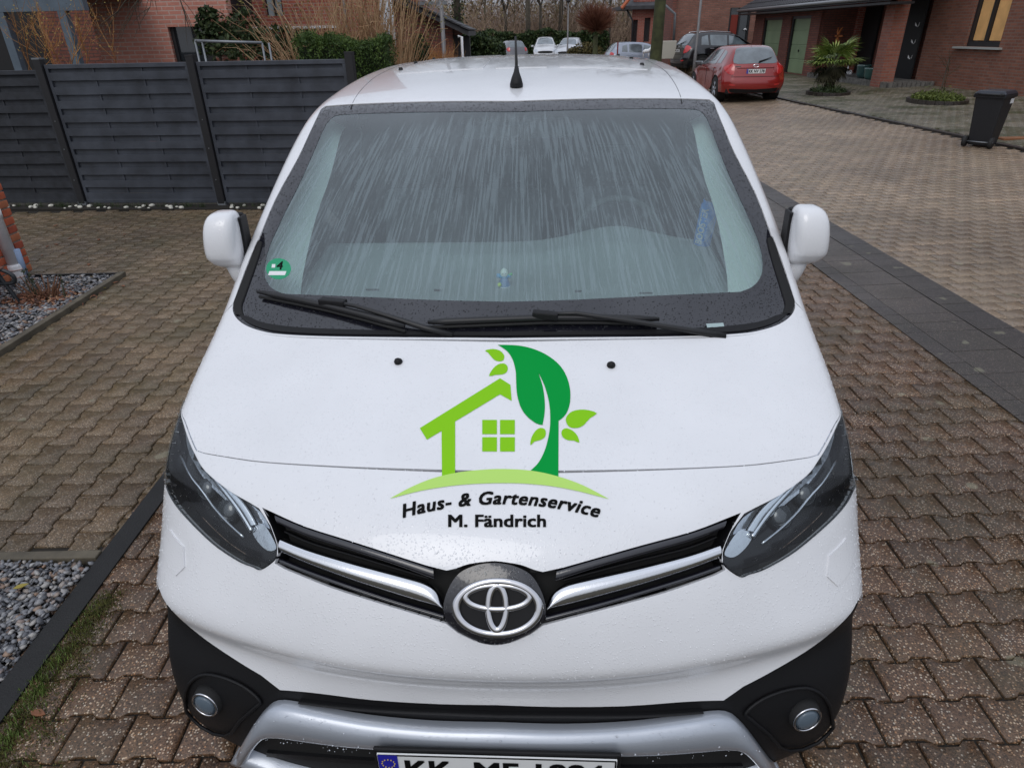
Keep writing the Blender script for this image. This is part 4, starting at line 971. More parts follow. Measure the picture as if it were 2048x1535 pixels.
def pavers(parent, mat, x0, x1, y0, y1, along='X', keep=None, ox=0., oy=0., nobj=300, tone=(.22, .82)):
    cells = []
    if along == 'X':
        for j in range(int((y0 - oy) / PR), int((y1 - oy) / PR) + 1):
            for i in range(int((x0 - ox) / PP) - 1, int((x1 - ox) / PP) + 1):
                cells.append((ox + (i + .5) * PP + (j % 2) * PP / 2, oy + (j + .5) * PR))
    else:
        for j in range(int((x0 - ox) / PR), int((x1 - ox) / PR) + 1):
            for i in range(int((y0 - oy) / PP) - 1, int((y1 - oy) / PP) + 1):
                cells.append((ox + (j + .5) * PR, oy + (i + .5) * PP + (j % 2) * PP / 2))
    out = []
    for x, y in cells:
        if not (x0 < x < x1 and y0 < y < y1) or (keep and not keep(x, y)): continue
        if abs(x + .05 - .05 * y) < .72 and y > 1.6: continue           # under the van
        q = to_px((x, y, gz(x)))
        if not (-260 < q[0] < 2300 and -50 < q[1] < 1800): continue
        out.append((q[2], x, y))
    out.sort(); rot = 0 if along == 'X' else math.pi / 2
    meshes = []
    for k in range(8):
        o = mesh_np('paver', SV, SF, mat, None, False, {'tone': np.full(37, tone[0] + (tone[1] - tone[0]) * (k + random.random()) / 8)}); meshes.append(o.data); bpy.data.objects.remove(o)
    for q, x, y in out[:nobj]:
        o = bpy.data.objects.new('paver', random.choice(meshes)); COL.objects.link(o); o.parent = parent
        o.location = (x, y, gz(x) + random.uniform(-.0018, .0018)); o.rotation_euler = (random.gauss(0, .006), random.gauss(0, .006) - (.028 if x > 1.6 else 0), rot + random.gauss(0, .008))
    rest = out[nobj:]
    if rest:
        xy = np.array([(x, y) for _, x, y in rest]); n = len(xy); V = np.repeat(SV[None], n, 0)
        if rot: V = V[:, :, [1, 0, 2]] * np.array([-1, 1, 1])
        an = RNG.normal(0, .006, (n, 2)); V[:, :, 2] += V[:, :, 0] * (an[:, :1] + np.where(xy[:, :1] > 1.6, .028, 0)) + V[:, :, 1] * an[:, 1:] + RNG.uniform(-.002, .002, (n, 1))
        V[:, :, 0] += xy[:, :1]; V[:, :, 1] += xy[:, 1:]; V[:, :, 2] += np.array([gz(x) for x in xy[:, 0]])[:, None]
        F = SF[None] + (np.arange(n) * 37)[:, None, None]
        o = mesh_np('paver_field', V.reshape(-1, 3), F.reshape(-1, 3), mat, parent, False, {'tone': np.repeat(RNG.uniform(tone[0], tone[1], n), 37)}); o['kind'] = 'stuff'
XB0, XB1 = -1.835, -1.735
FY = 9.0
d1 = sheet('driveway', -9.5, XB0, 2.26, FY + .3, -.014, M['joint'], 3, 3); d1['kind'] = 'structure'
pavers(d1, M['paver_left'], -9.5, XB0 + .05, 2.28, FY, 'Y', lambda x, y: not (x < -3.73 and y < 6.22), ox=-3.72, oy=2.30)
d2 = sheet('front_yard', XB1, 2.84, .4, 26, -.013, M['joint'], 12, 3); d2['kind'] = 'structure'
pavers(d2, M['paver'], XB1 - .05, 2.93, .75, 22, 'X', lambda x, y: y < 9 or x > 1, ox=.03, oy=.06)
d3 = sheet('street', 3.62, 9.2, .4, 60, -.012, M['joint'], 10, 3); d3['kind'] = 'structure'
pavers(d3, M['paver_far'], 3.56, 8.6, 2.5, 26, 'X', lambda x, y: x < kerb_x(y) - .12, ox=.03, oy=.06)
far_tex = speckle('street_far_sheen', (.14, .105, .085), (.28, .22, .18), LG, .42, 40, .1, .6)  # grazing sheen put into the pale base colour here too
o = sheet('far_street', -8, 9.3, 26, 75, -.004, far_tex, 10, 3); o['kind'] = 'structure'
d4 = sheet('forecourt', 8.0, 16, 8, 45, .008, M['joint'], 8, 3); d4['kind'] = 'structure'
for v in d4.data.vertices:
    if v.co.x < 8.1: v.co.x = kerb_x(v.co.y)
# forecourt stones sit a step above the street
_g = gz
def gz(x, y=0): return _g(x) + .02
pavers(d4, M['paver_moss'], 7.9, 14, 9, 30, 'X', lambda x, y: x > kerb_x(y) + .1, ox=.0, oy=.0, nobj=60)
gz = _g
# black joint strip between the two drives, kerbs
m = MB(); m.box(((XB0 + XB1) / 2, 5.0, .0), (XB1 - XB0, 8.6, .02)); o = m.build('drain_strip', pm('bitumen', (.010, .010, .010), .7, bump=.8, bscale=120, var=.4), None); tag(o, kind='structure')
M['edging'] = pm('old_edging', (.10, .085, .06), .75, var=.35, vscale=9, bump=.5, bscale=60)
def kerbrun(label, a, b, w, h, n, z=0, mat=None):
    t = thing('kerb', label, 'kerb', (a[0], a[1], z)); dv = Vector((b[0] - a[0], b[1] - a[1], gz(b[0]) - gz(a[0]))); L_ = dv.length; an = math.atan2(dv.y, dv.x)
    for k in range(n):
        m = MB(); m.box((0, 0, 0), (L_ / n - .006, w, h)); o = m.build('kerb_stone', mat or M['edging'], t); c = dv * ((k + .5) / n)
        o.location = (c.x, c.y, c.z + h / 2 - .08 + random.uniform(-.002, .002)); o.rotation_euler = (0, 0, an); bevel(o, .006, 2)
    return t
kerbrun('narrow brown edging at the top of the small gravel bed beside the black strip', (-3.4, 2.225), (XB0, 2.225), .05, .10, 3)
kerbrun('weathered edging board running along the gravel bed with the bench', (-3.765, 3.4), (-3.765, 6.2), .06, .115, 3)
kerbrun('thin dark edging at the far side of the bench gravel bed', (-6.6, 6.2), (-3.80, 6.2), .03, .10, 3, mat=M['plastic'])
def kp(y): return (kerb_x(y), y, 0)
kz = gz(KX1)
kerbrun('long dark kerb between the street and the mossy forecourt', (kerb_x(9), 9), (kerb_x(30), 30), .10, .13, 21, kz - .005, M['darkband'])
# dark gutter between yard and street: two strips of short slabs
def gutter(x0, x1, mat, tn):
    t = sheet('gutter', x0, x1, .8, 42, -.006, M['joint'], 2, 2); t['kind'] = 'structure'; y = 1.2
    while y < 24:
        L_ = .165; P_ = [(x0 + .002, y), (x1 - .002, y), (x1 - .002, y + L_ - .003), (x0 + .002, y + L_ - .003)]
        dz = random.uniform(-.001, .001); vsx = [(p[0], p[1], gz(p[0]) + .007 + dz) for p in P_]; m = MB()
        m.add(vsx + [(a, b, c - .03) for a, b, c in vsx], [(0, 1, 2, 3), (0, 4, 5, 1), (1, 5, 6, 2), (2, 6, 7, 3), (3, 7, 4, 0)]); o = m.build('gutter_slab', mat, t)
        a_ = o.data.attributes.new('tone', 'FLOAT', 'POINT'); a_.data.foreach_set('value', [random.uniform(*tn)] * len(o.data.vertices)); y += L_
gutter(2.84, 2.98, M['darkband'], (.35, .7)); gutter(2.98, 3.37, M['darkband'], (.75, 1.0)); gutter(3.375, 3.63, M['darkband'], (0.15, .45))
# rusty brown channel slab by the bin
p = gnd(2035, 285); m = MB(); m.box((0, 0, 0), (1.4, .22, .03)); o = m.build('channel_cover', pm('rusty_timber', (.22, .09, .035), .6, var=.3), None); o.location = (p.x + .55, p.y + .25, gz(p.x) + .03); tag(o, 'rust brown channel cover lying at the kerb right of the bin', 'drain cover')

# gravel
ICO = None
def ico():
    bm = bmesh.new(); bmesh.ops.create_icosphere(bm, subdivisions=1, radius=1); V = np.array([tuple(v.co) for v in bm.verts]); F = np.array([[v.index for v in f.verts] for f in bm.faces]); bm.free(); return V, F
IV, IF = ico(); bm = bmesh.new(); bmesh.ops.create_icosphere(bm, subdivisions=2, radius=1); IV2 = np.array([tuple(v.co) for v in bm.verts]); IF2 = np.array([[v.index for v in f.verts] for f in bm.faces]); bm.free()
gt_ = NT('gravel_stone'); a = gt_.N('Attribute', None, attribute_name='tone').outputs['Fac']; P = gt_.pos()
c = gt_.ramp(a, [(0, (.06, .065, .075)), (.25, (.16, .165, .18)), (.5, (.26, .265, .28)), (.68, (.42, .40, .37)), (.78, (.30, .17, .09)), (.84, (.12, .125, .14)), (.93, (.50, .49, .47)), (1, (.22, .10, .05))])
c = gt_.mix(gt_.noise(P, 60, 4), c, gt_.mix(.5, c, (.12, .12, .13))); gt_.set(col=c, rough=.38, normal=gt_.bump(gt_.noise(P, 120, 3), .4, .003)); M['gravel'] = gt_.m
def gravel(name, label, x0, x1, y0, y1, n, r, keep=None):
    x = RNG.uniform(x0, x1, n); y = RNG.uniform(y0, y1, n)
    if keep is not None: k = keep(x, y); x, y = x[k], y[k]
    n = len(x); S = r * RNG.uniform(.6, 1.5, (n, 1)) * np.stack([RNG.uniform(.7, 1.3, n), RNG.uniform(.6, 1.0, n), RNG.uniform(.35, .6, n)], 1)
    V = IV[None] * (1 + RNG.uniform(-.28, .28, (n, 12, 1))); V = V * S[:, None]; an = RNG.uniform(0, 6.28, n); c, s = np.cos(an)[:, None], np.sin(an)[:, None]
    tl = RNG.normal(0, .35, (n, 1)); X = V[:, :, 0] * c - V[:, :, 1] * s; Y = V[:, :, 0] * s + V[:, :, 1] * c; Z = V[:, :, 2] + X * tl
    V = np.stack([X + x[:, None], Y + y[:, None], Z + RNG.uniform(-.012, .022, (n, 1))], -1)
    o = mesh_np(name, V.reshape(-1, 3), (IF[None] + (np.arange(n) * 12)[:, None, None]).reshape(-1, 3), M['gravel'], None, False, {'tone': np.repeat(RNG.random(n), 12)}); o['kind'] = 'stuff'; o['label'] = label; return o
s_ = sheet('gravel_bed', -3.4, XB0, .3, 2.2, -.02, M['joint'], 2, 2); s_['kind'] = 'structure'
s_ = sheet('gravel_bed', -7, -3.80, 3.4, 6.19, -.02, M['joint'], 2, 2); s_['kind'] = 'structure'
gravel('gravel', 'grey and tan gravel chips beside the black strip', -2.9, XB0 - .01, 1.1, 2.19, 7500, .0125)
gravel('gravel', 'grey gravel chips under the bench and shrub', -5.9, -3.81, 3.9, 6.17, 12000, .0155)
# weeds and grass in the near corner
def blades(name, label, pts, h, mat, n_each=14, lean=.6, kind='stuff'):
    V = []; F = []
    for (x, y) in pts:
        for k in range(n_each):
            a = random.uniform(0, 6.28); r_ = random.random() ** .5 * .035; hx, hy = x + r_ * math.cos(a), y + r_ * math.sin(a); hh = h * random.uniform(.4, 1.1); b = random.uniform(0, 6.28); l = lean * hh * random.random(); w = .0016
            c_, s_ = math.cos(b), math.sin(b); i = len(V); z = gz(hx)
            V += [(hx - s_ * w, hy + c_ * w, z), (hx + s_ * w, hy - c_ * w, z), (hx + c_ * l * .4 + s_ * w * .8, hy + s_ * l * .4 - c_ * w * .8, z + hh * .6), (hx + c_ * l * .4 - s_ * w * .8, hy + s_ * l * .4 + c_ * w * .8, z + hh * .6), (hx + c_ * l, hy + s_ * l, z + hh)]
            F += [(i, i + 1, i + 2), (i, i + 2, i + 3), (i + 3, i + 2, i + 4)]
    o = mesh_np(name, V, F, mat); o['kind'] = kind; o['label'] = label; return o
M['grass'] = pm('grass_blade', (.10, .15, .03), .6, var=.5, vscale=14)
M['moss'] = pm('moss', (.075, .075, .015), .9, var=.4, vscale=30)
pts = []
for k in range(300):
    y = random.uniform(1.28, 1.95); x = XB1 + .012 + abs(random.gauss(0, .035 + .16 * max(0, 1.62 - y)))
    if random.random() < 1.25 - (y - 1.28) * 1.5: pts.append((x, y))
blades('grass', 'short grass and moss creeping out beside the black strip', pts[:110], .024, M['grass'], 8)
pts = [(XB1 + .02 + abs(random.gauss(0, .05 + .12 * max(0, 1.7 - y))), y) for y in [random.uniform(1.25, 2.0) for _ in range(300)]]
blades('moss', 'moss in the paver joints beside the black strip', pts, .008, M['moss'], 26, 1.2)
# leaves
M['leaf'] = pm('dead_leaf', (.20, .075, .03), .6, var=.4, vscale=20); M['leafy'] = pm('yellow_leaf', (.30, .24, .04), .6, var=.3)
def dead_leaf(px, py, label, mat, r=.035, group=None, lift=.006):
    p = gnd(px, py); m = MB(); a = random.uniform(0, 6.28); pts = [(-1, 0), (-.5, .38), (.1, .45), (.6, .25), (1, 0), (.6, -.25), (.1, -.42), (-.5, -.36)]
    vsx = []
    for sgn in (0, -.002):
        for x, y in pts:
            X, Y = x * r * math.cos(a) - y * r * math.sin(a), x * r * math.sin(a) + y * r * math.cos(a); vsx.append((X, Y, .006 * abs(y) * 2 + .004 * x * x + sgn))
    m.add(vsx, [tuple(range(7, -1, -1)), tuple(range(8, 16))] + [(i, (i + 1) % 8, 8 + (i + 1) % 8, 8 + i) for i in range(8)]); o = m.build('leaf', mat, None); o.location = p + Vector((0, 0, lift)); tag(o, label, 'leaf', group)
for px_, py_ in ((113, 490), (95, 494), (85, 512), (128, 508), (198, 480), (140, 478), (152, 470), (105, 380), (60, 372), (250, 470), (232, 566), (247, 573), (112, 452), (178, 530)):
    dead_leaf(px_, py_, 'small brown leaf fallen on the driveway left of the van', M['leaf'], .032 * random.uniform(.6, 1.2), 'fallen leaves on the driveway')
dead_leaf(108, 630, 'curled orange leaf lying on the edging board of the bench bed', M['leaf'], .05, lift=.05); dead_leaf(206, 578, 'yellow green leaf against the edging board', M['leafy'], .03)
dead_leaf(78, 1428, 'red brown leaf in the grass beside the black strip', M['leaf'], .03); dead_leaf(48, 1183, 'yellow leaf on the small gravel bed', M['leafy'], .028, lift=.03)

# ================================================================== fence on the left
M['slat'] = pm('anthracite_slat', (.050, .057, .072), .5, var=.4, vscale=3, bump=.35, bscale=90); M['slat_rough_shaded'] = pm('anthracite_slat_rough_shaded', (.026, .029, .036), .7, var=.4, vscale=8, bump=.8, bscale=80)  # left panels: rougher slats, with shade put into their darker colour
M['post'] = pm('fence_post', (.012, .012, .014), .6)
F1, F2 = gnd(171, 410), gnd(448, 410); fdir = (F2 - F1).normalized(); fang = math.atan2(fdir.y, fdir.x); fstep = (F2 - F1).length
def fpos(k): return F1 + fdir * (fstep * k)
def fence_panel(k, label, H_=1.74, mat=None):
    mat = mat or M['slat']; c = fpos(k) + fdir * (fstep / 2); t = thing('fence', label, 'fence', (c.x, c.y, 0), fang, 'anthracite fence panels'); W_ = fstep - .115
    for z in (.06, H_ + .0): m = MB(); m.box((0, 0, z), (W_, .055, .05)); bevel(m.build('rail', mat, t), .004)
    for sx_ in (-1, 1): m = MB(); m.box((sx_ * (W_ / 2 - .02), 0, H_ / 2 + .03), (.04, .052, H_ - .06)); bevel(m.build('stile', mat, t), .004)
    for fx in (-.17, .17): m = MB(); m.box((fx * W_, .0, H_ / 2 + .03), (.022, .012, H_ - .07)); m.build('batten', mat, t)
    n = 20; dz = (H_ - .075) / n
    for i in range(n):
        z = .085 + dz * (i + .5); fr_ = i % 2 == 0
        m = MB(); segs = 8; VV = []; hh = dz * (.56 if fr_ else .5)
        for q in range(segs + 1):
            x = -W_ / 2 + .04 + (W_ - .08) * q / segs; yy = (-.020 if fr_ else .012) + (-.006 if fr_ else .006) * math.sin(q / segs * math.pi * 3 + 1.57) * 0
            sag = .004 * math.sin(q / segs * math.pi) * random.uniform(-.2, 1)
            VV += [(x, yy - .004, z - hh - sag), (x, yy - .006, z + hh - sag), (x, yy + .004, z + hh - sag), (x, yy + .004, z - hh - sag)]
        m.add(VV, [(4 * q + a, 4 * q + 4 + a, 4 * q + 4 + (a + 1) % 4, 4 * q + (a + 1) % 4) for q in range(segs) for a in range(4)] + [(3, 2, 1, 0), (4 * segs, 4 * segs + 1, 4 * segs + 2, 4 * segs + 3)]); m.build('slat', mat, t)
    return t
fence_panel(-1, 'rough darker slatted fence panel at the left edge of the picture', 1.68, M['slat_rough_shaded']); fence_panel(-2, 'fence panel beyond the left edge behind the brick corner', 1.68, M['slat_rough_shaded'])
fence_panel(0, 'slatted fence panel in the middle, between the two leaning-looking posts'); fence_panel(1, 'slatted fence panel nearest the van, with a gap showing moss')
M['zinc'] = pm('galvanised_steel', (.22, .235, .25), .45, .5, var=.2)
for k, lb in ((0, 'dark fence post with a pale cap left of the middle panel'), (1, 'dark fence post between the middle panel and the panel nearest the van'), (2, 'dark fence post in front of the conifer hedge'), (-1, 'dark fence post beyond the left edge')):
    p = fpos(k); t = thing('fence_post', lb, 'fence post', (p.x, p.y, 0), fang, 'fence posts')
    m = MB(); m.box((0, -.012, .93), (.10, .10, 1.80)); bevel(m.build('post', M['post'], t), .008)
    m = MB(); m.box((0, -.012, 1.835), (.104, .104, .018)); m.build('cap', M['zinc'] if k == 0 else M['post'], t)
    m = MB(); m.box((0, -.01, .03), (.11, .10, .06)); m.build('post_foot', M['zinc'], t)
    for z in (.35, .75, 1.1): m = MB(); m.tube([(0.0, -.06, z), (0.0, -.066, z)], .007, 8); m.build('screw', M['zinc'], t)
# soil strip with pale pebbles along the fence foot
m = MB(); c = fpos(-.2); m.box((0, 0, 0), (9, .22, .02)); o = m.build('soil_strip', M['joint'], None); o.location = (c.x, c.y - .17, .0); o.rotation_euler = (0, 0, fang); o['kind'] = 'structure'
M['pebble'] = pm('pale_pebble', (.62, .60, .52), .5, var=.25, vscale=15)
pk = 0
for k in range(64):
    t_ = random.uniform(-1.1, 1.6); p = F1 + fdir * (fstep * t_); off = -.10 - random.random() * .16
    r_ = random.uniform(.014, .034); V = IV2 * (1 + RNG.uniform(-.1, .1, (len(IV2), 1))) * np.array([r_ * 1.3, r_, r_ * .7]); o = mesh_np('pebble', V, IF2, M['pebble'], None, True)
    o.location = (p.x - fdir.y * off, p.y + fdir.x * off, .012 + r_ * .3); o.rotation_euler = (0, 0, random.random() * 6); tag(o, 'rounded cream pebble at the foot of the slatted fence', 'pebble', 'cream pebbles along the fence foot')
pts = []
for k in range(60): p = F1 + fdir * (fstep * random.uniform(-.9, 1.3)); pts.append((p.x + .02, p.y - .12 - random.random() * .05))
blades('weeds', 'low weeds and ivy along the fence foot', pts, .09, pm('weed', (.03, .05, .012), .7), 16, .9)

# ================================================================== brick corner, downpipe, bench, cut shrub
def brick_mat(name, c1, c2, mortar, rough=.85):
    t = NT(name); uv = t.N('UVMap').outputs[0]
    b = t.N('TexBrick', {'Scale': 1.0, 'Mortar Size': .011, 'Mortar Smooth': .15, 'Bias': 0, 'Brick Width': .25, 'Row Height': .0765, 'Color1': (*c1, 1), 'Color2': (*c2, 1), 'Mortar': (*mortar, 1)}); t.l.new(uv, b.inputs['Vector'])
    P = t.pos(); n = t.noise(P, 1.3, 5); c = t.mix(t.ramp(n, [(.3, 0), (.75, .55)]), b.outputs[0], tuple(x * .55 for x in c1)); n2 = t.noise(P, 18, 4)
    c = t.mix(t.ramp(n2, [(.4, 0), (.8, .35)]), c, tuple(x * 1.3 for x in c2))
    t.set(col=c, rough=rough, normal=t.bump(t.math('SUBTRACT', 1.0, b.outputs[1]), .8, .008)); return t.m
M['brick_pink'] = brick_mat('pink_brick', (.46, .18, .13), (.55, .23, .17), (.52, .40, .34)); M['brick_red'] = brick_mat('red_brick', (.33, .085, .058), (.42, .12, .08), (.38, .28, .24))
M['brick_dark'] = brick_mat('dark_red_brick', (.17, .058, .042), (.26, .09, .062), (.07, .058, .052)); M['brick_brown'] = brick_mat('brown_brick', (.20, .085, .06), (.32, .14, .10), (.15, .12, .10))
BC = gnd(56, 545)
t = thing('brick_wall_corner', 'orange red brick house corner at the left edge beside the white downpipe', 'wall', (BC.x + .06, BC.y, 0))
m = MB(); m.box((-.60, -.55, 1.3), (1.18, 1.08, 2.6)); m.build('mortar_core', pm('mortar', (.30, .26, .22), .9, bump=.5), t)
bms = [pm('brick_%s' % n, c, .75, var=.3, vscale=12, bump=.6, bscale=50) for n, c in (('orange', (.42, .10, .045)), ('red', (.34, .075, .04)), ('brown', (.20, .10, .06)), ('rust', (.38, .13, .06)))]
bmesh_ = {}
for lng, dims in (('l', (.24, .115, .062)), ('h', (.115, .115, .062))):
    for k, b in enumerate(bms):
        m = MB(); m.box((0, 0, 0), dims); o = m.build('brick', b, None, link=False); bmesh_[lng, k] = o
n_b = 0
for r_ in range(33):
    z = .03 + r_ * .0775 + .031; x = 0.004
    y = -.004
    for s2 in (['l', 'l', 'l', 'l'] if r_ % 2 == 0 else ['h', 'h', 'l', 'l', 'l']):
        w_ = .24 if s2 == 'l' else .115; o = bmesh_[s2, random.choices(range(4), (5, 4, 1.3, 2))[0]].copy(); COL.objects.link(o); o.parent = t; o.location = (-.053 + random.uniform(-.002, .002), y - w_ / 2, z); o.rotation_euler = (0, 0, math.pi / 2 + random.gauss(0, .006)); bevel(o, .005, 2); y -= w_ + .012; n_b += 1
for q in bmesh_.values(): bpy.data.objects.remove(q)
DP = gnd(27, 562); DP = Vector((DP.x + .06, DP.y, 0))
M['pipe'] = pm('white_pipe', (.80, .80, .81), .35, var=.12, vscale=10)
t = thing('downpipe', 'white plastic downpipe standing on the gravel in front of the brick corner', 'downpipe', DP)
m = MB(); m.tube([(0, 0, .16), (0, 0, 2.7)], .056, 24); m.build('pipe', M['pipe'], t, True)
m = MB(); m.tube([(0, 0, -.05), (0, 0, .15), (0, 0, .17)], [.068, .068, .060], 24); m.build('socket', M['pipe'], t, True)
for z in (.05, .12): m = MB(); m.tube([(.0 + .071 * math.cos(q), .071 * math.sin(q), z) for q in np.linspace(0, 6.2832, 25)], .006, 6, False); m.build('socket_ring', pm('pipe_ring', (.45, .33, .30), .5) if 'pipe_ring' not in bpy.data.materials else bpy.data.materials['pipe_ring'], t, True)
m = MB(); m.tube([(0, 0, .60), (0, 0, .68)], .062, 24); m.build('pipe_coupling', M['pipe'], t, True)
m = MB(); m.tube([(.045, .03, .03), (.05, .03, .30)], .035, 12); m.build('blue_sleeve', pm('blue_sleeve', (.28, .38, .55), .5), t, True)
# bench: cast-iron end frame with curled arm, wooden slats running out of the picture
M['iron'] = pm('cast_iron', (.018, .022, .026), .4, bump=.2, bscale=60); M['benchwood'] = pm('bench_wood', (.20, .10, .075), .6, var=.25, vscale=12)
BL = gnd(40, 608); t = thing('bench', 'garden bench with curled black iron armrest, cut off at the left edge', 'bench', (BL.x, BL.y, 0))
arm_t = at(42, 540, BL.y); ah = arm_t.z
def iron(name, pts, r_): m = MB(); m.tube([Vector(p) for p in cat_rom(pts, 6)], r_, 10); return m.build(name, M['iron'], t, True)
iron('leg', [(0, 0, 0), (-.015, 0, .06), (-.05, 0, .16), (-.085, 0, .27), (-.10, 0, .36)], .017); iron('armrest', [(-.42, 0, ah - .04), (-.3, 0, ah + .005), (-.12, 0, ah + .015), (-.02, 0, ah - .005), (.035, 0, ah - .05), (.03, 0, ah - .10), (-.01, 0, ah - .115), (-.10, 0, ah - .03 - .085)], .017)
iron('leg', [(-.50, 0, 0), (-.47, 0, .2), (-.42, 0, .36), (-.44, 0, .6), (-.50, 0, .85)], .017); iron('seat_support', [(-.46, 0, .36), (-.25, 0, .34), (-.10, 0, .36), (-.10, 0, ah - .11)], .015); iron('leg_foot', [(-.035, 0, .012), (.03, 0, .012)], .016)
for k in range(4): m = MB(); m.box((-.13 - k * .09, -.55, .385), (.07, 1.15, .022)); bevel(m.build('seat_slat', M['benchwood'], t), .004)
m = MB(); m.box((-.20, .0, ah + .022), (.34, .05, .014)); bevel(m.build('arm_board', M['benchwood'], t), .004)
# cut-back shrub
SB = gnd(95, 600)
t = thing('cut_shrub', 'cut back shrub with russet leaf litter on the gravel beside the downpipe', 'shrub', (SB.x, SB.y, 0))
m = MB()
for k in range(42):
    a = random.uniform(0, 6.28); r0 = random.random() * .14; l = random.uniform(.08, .24); p0 = Vector((r0 * math.cos(a), r0 * math.sin(a), 0)); dr = Vector((math.cos(a) * .45, math.sin(a) * .45, 1)).normalized()
    m.tube([p0, p0 + dr * l * .5 + Vector((0, 0, .01)), p0 + dr * l], [.006, .005, .004], 5)
m.build('stems', pm('russet_stem', (.16, .075, .04), .8), t)
V = []; F = []; tn = []
for k in range(900):
    a = random.uniform(0, 6.28); r0 = abs(random.gauss(0, .20)); c = Vector((r0 * math.cos(a) * 1.1 - .08, r0 * math.sin(a) * .9, .01 + random.random() * .06 * max(0, 1 - r0 * 3))); b = Vector((random.gauss(0, 1), random.gauss(0, 1), random.gauss(0, .4))).normalized() * random.uniform(.015, .035); e = b.orthogonal().normalized() * .009; i = len(V)
    V += [c - b, c + e, c + b, c - e]; F.append((i, i + 1, i + 2, i + 3)); tn += [random.random()] * 4
lt_ = NT('leaf_litter'); a_ = lt_.N('Attribute', None, attribute_name='tone').outputs['Fac']; lt_.set(col=lt_.ramp(a_, [(0, (.05, .02, .012)), (.5, (.19, .075, .04)), (.8, (.30, .13, .07)), (1, (.36, .22, .12))]), rough=.7)
o = mesh_np('leaf_litter', V, F, lt_.m, t, False, {'tone': tn}); o['kind'] = 'stuff'
m = MB()
for k in range(7):
    a = random.uniform(0, 6.28); p0 = Vector((random.uniform(-.16, .2), random.uniform(-.1, .1), 0)); p1 = p0 + Vector((random.gauss(0, .03), random.gauss(0, .03), random.uniform(.16, .27)))
    m.tube([p0, p1], [.004, .003], 5)
    for j in range(9): b = Vector((random.gauss(0, 1), random.gauss(0, 1), random.gauss(0.3, .6))).normalized() * .02; e = b.orthogonal().normalized() * .008; m.add([p1, p1 + b * .5 + e, p1 + b, p1 + b * .5 - e], [(0, 1, 2, 3)])
m.build('shoots', pm('dark_shoot', (.035, .045, .02), .7), t)
# ================================================================== parked cars
CR = [
 [(.06, .26), (.60, .10, .26), (.82, .28, .28), (.87, .47, .28)], [(.0, .42), (.62, .05, .42), (.86, .20, .44), (.89, .47, .42)], [(.0, .56), (.64, .05, .56), (.87, .20, .57), (.90, .47, .52)],
 [(.05, .66), (.64, .09, .66), (.86, .24, .67), (.90, .50, .60)], [(.10, .86), (.64, .14, .86), (.85, .30, .85), (.90, .56, .66)], [(.15, .99), (.63, .20, .99), (.84, .40, .94), (.90, .66, .70)],
 [(.27, 1.16), (.60, .33, 1.15), (.82, .52, .97), (.90, .75, .71)], [(.40, 1.33), (.56, .48, 1.31), (.81, .66, .98), (.90, .85, .72)], [(.52, 1.435), (.54, .62, 1.40), (.82, .82, .98), (.90, .98, .70)], [(.78, 1.475), (.55, .88, 1.435), (.84, 1.05, .97), (.90, 1.13, .58)],
 [(1.2, 1.49), (.56, 1.25, 1.45), (.87, 1.3, .95), (.89, 1.25, .28)], [(1.8, 1.48), (.57, 1.85, 1.44), (.88, 1.8, .93), (.89, 1.8, .24)], [(2.25, 1.43), (.57, 2.3, 1.37), (.88, 2.25, .91), (.89, 2.3, .24)], [(2.6, 1.28), (.61, 2.65, 1.20), (.88, 2.65, .90), (.89, 2.75, .25)],
 [(2.95, 1.09), (.66, 2.95, 1.03), (.87, 2.95, .87), (.90, 2.98, .40)], [(3.25, 1.0), (.69, 3.2, .95), (.86, 3.2, .83), (.90, 3.08, .62)], [(3.6, .93), (.68, 3.5, .88), (.86, 3.4, .78), (.90, 3.40, .72)], [(3.92, .82), (.64, 3.82, .78), (.84, 3.68, .70), (.89, 3.68, .62)],
 [(4.14, .64), (.62, 4.04, .62), (.83, 3.9, .57), (.88, 3.77, .47)], [(4.2, .42), (.62, 4.1, .42), (.83, 3.94, .40), (.87, 3.79, .38)], [(4.14, .24), (.6, 4.05, .24), (.8, 3.92, .25), (.86, 3.80, .27)]]
def car_surf(sx_, sy_, sz_, tail=0):
    S_ = Surf([[(x * sx_, y * sy_, z * sz_) for x, y, z in urow(*r_, pw=2.2, pz=3)] for r_ in CR]).prep(40, 50, -1)
    if S_.nrm(np.array([0.0]), np.array([11.0]))[0][2] < 0: S_.sign = 1
    return S_
M['taillight'] = pm('taillight_red', (.48, .02, .02), .12, coat=1); M['headlight'] = pm('headlight_clear', (.55, .58, .62), .12, .5, coat=1)
def CU(c): return c / 11.0
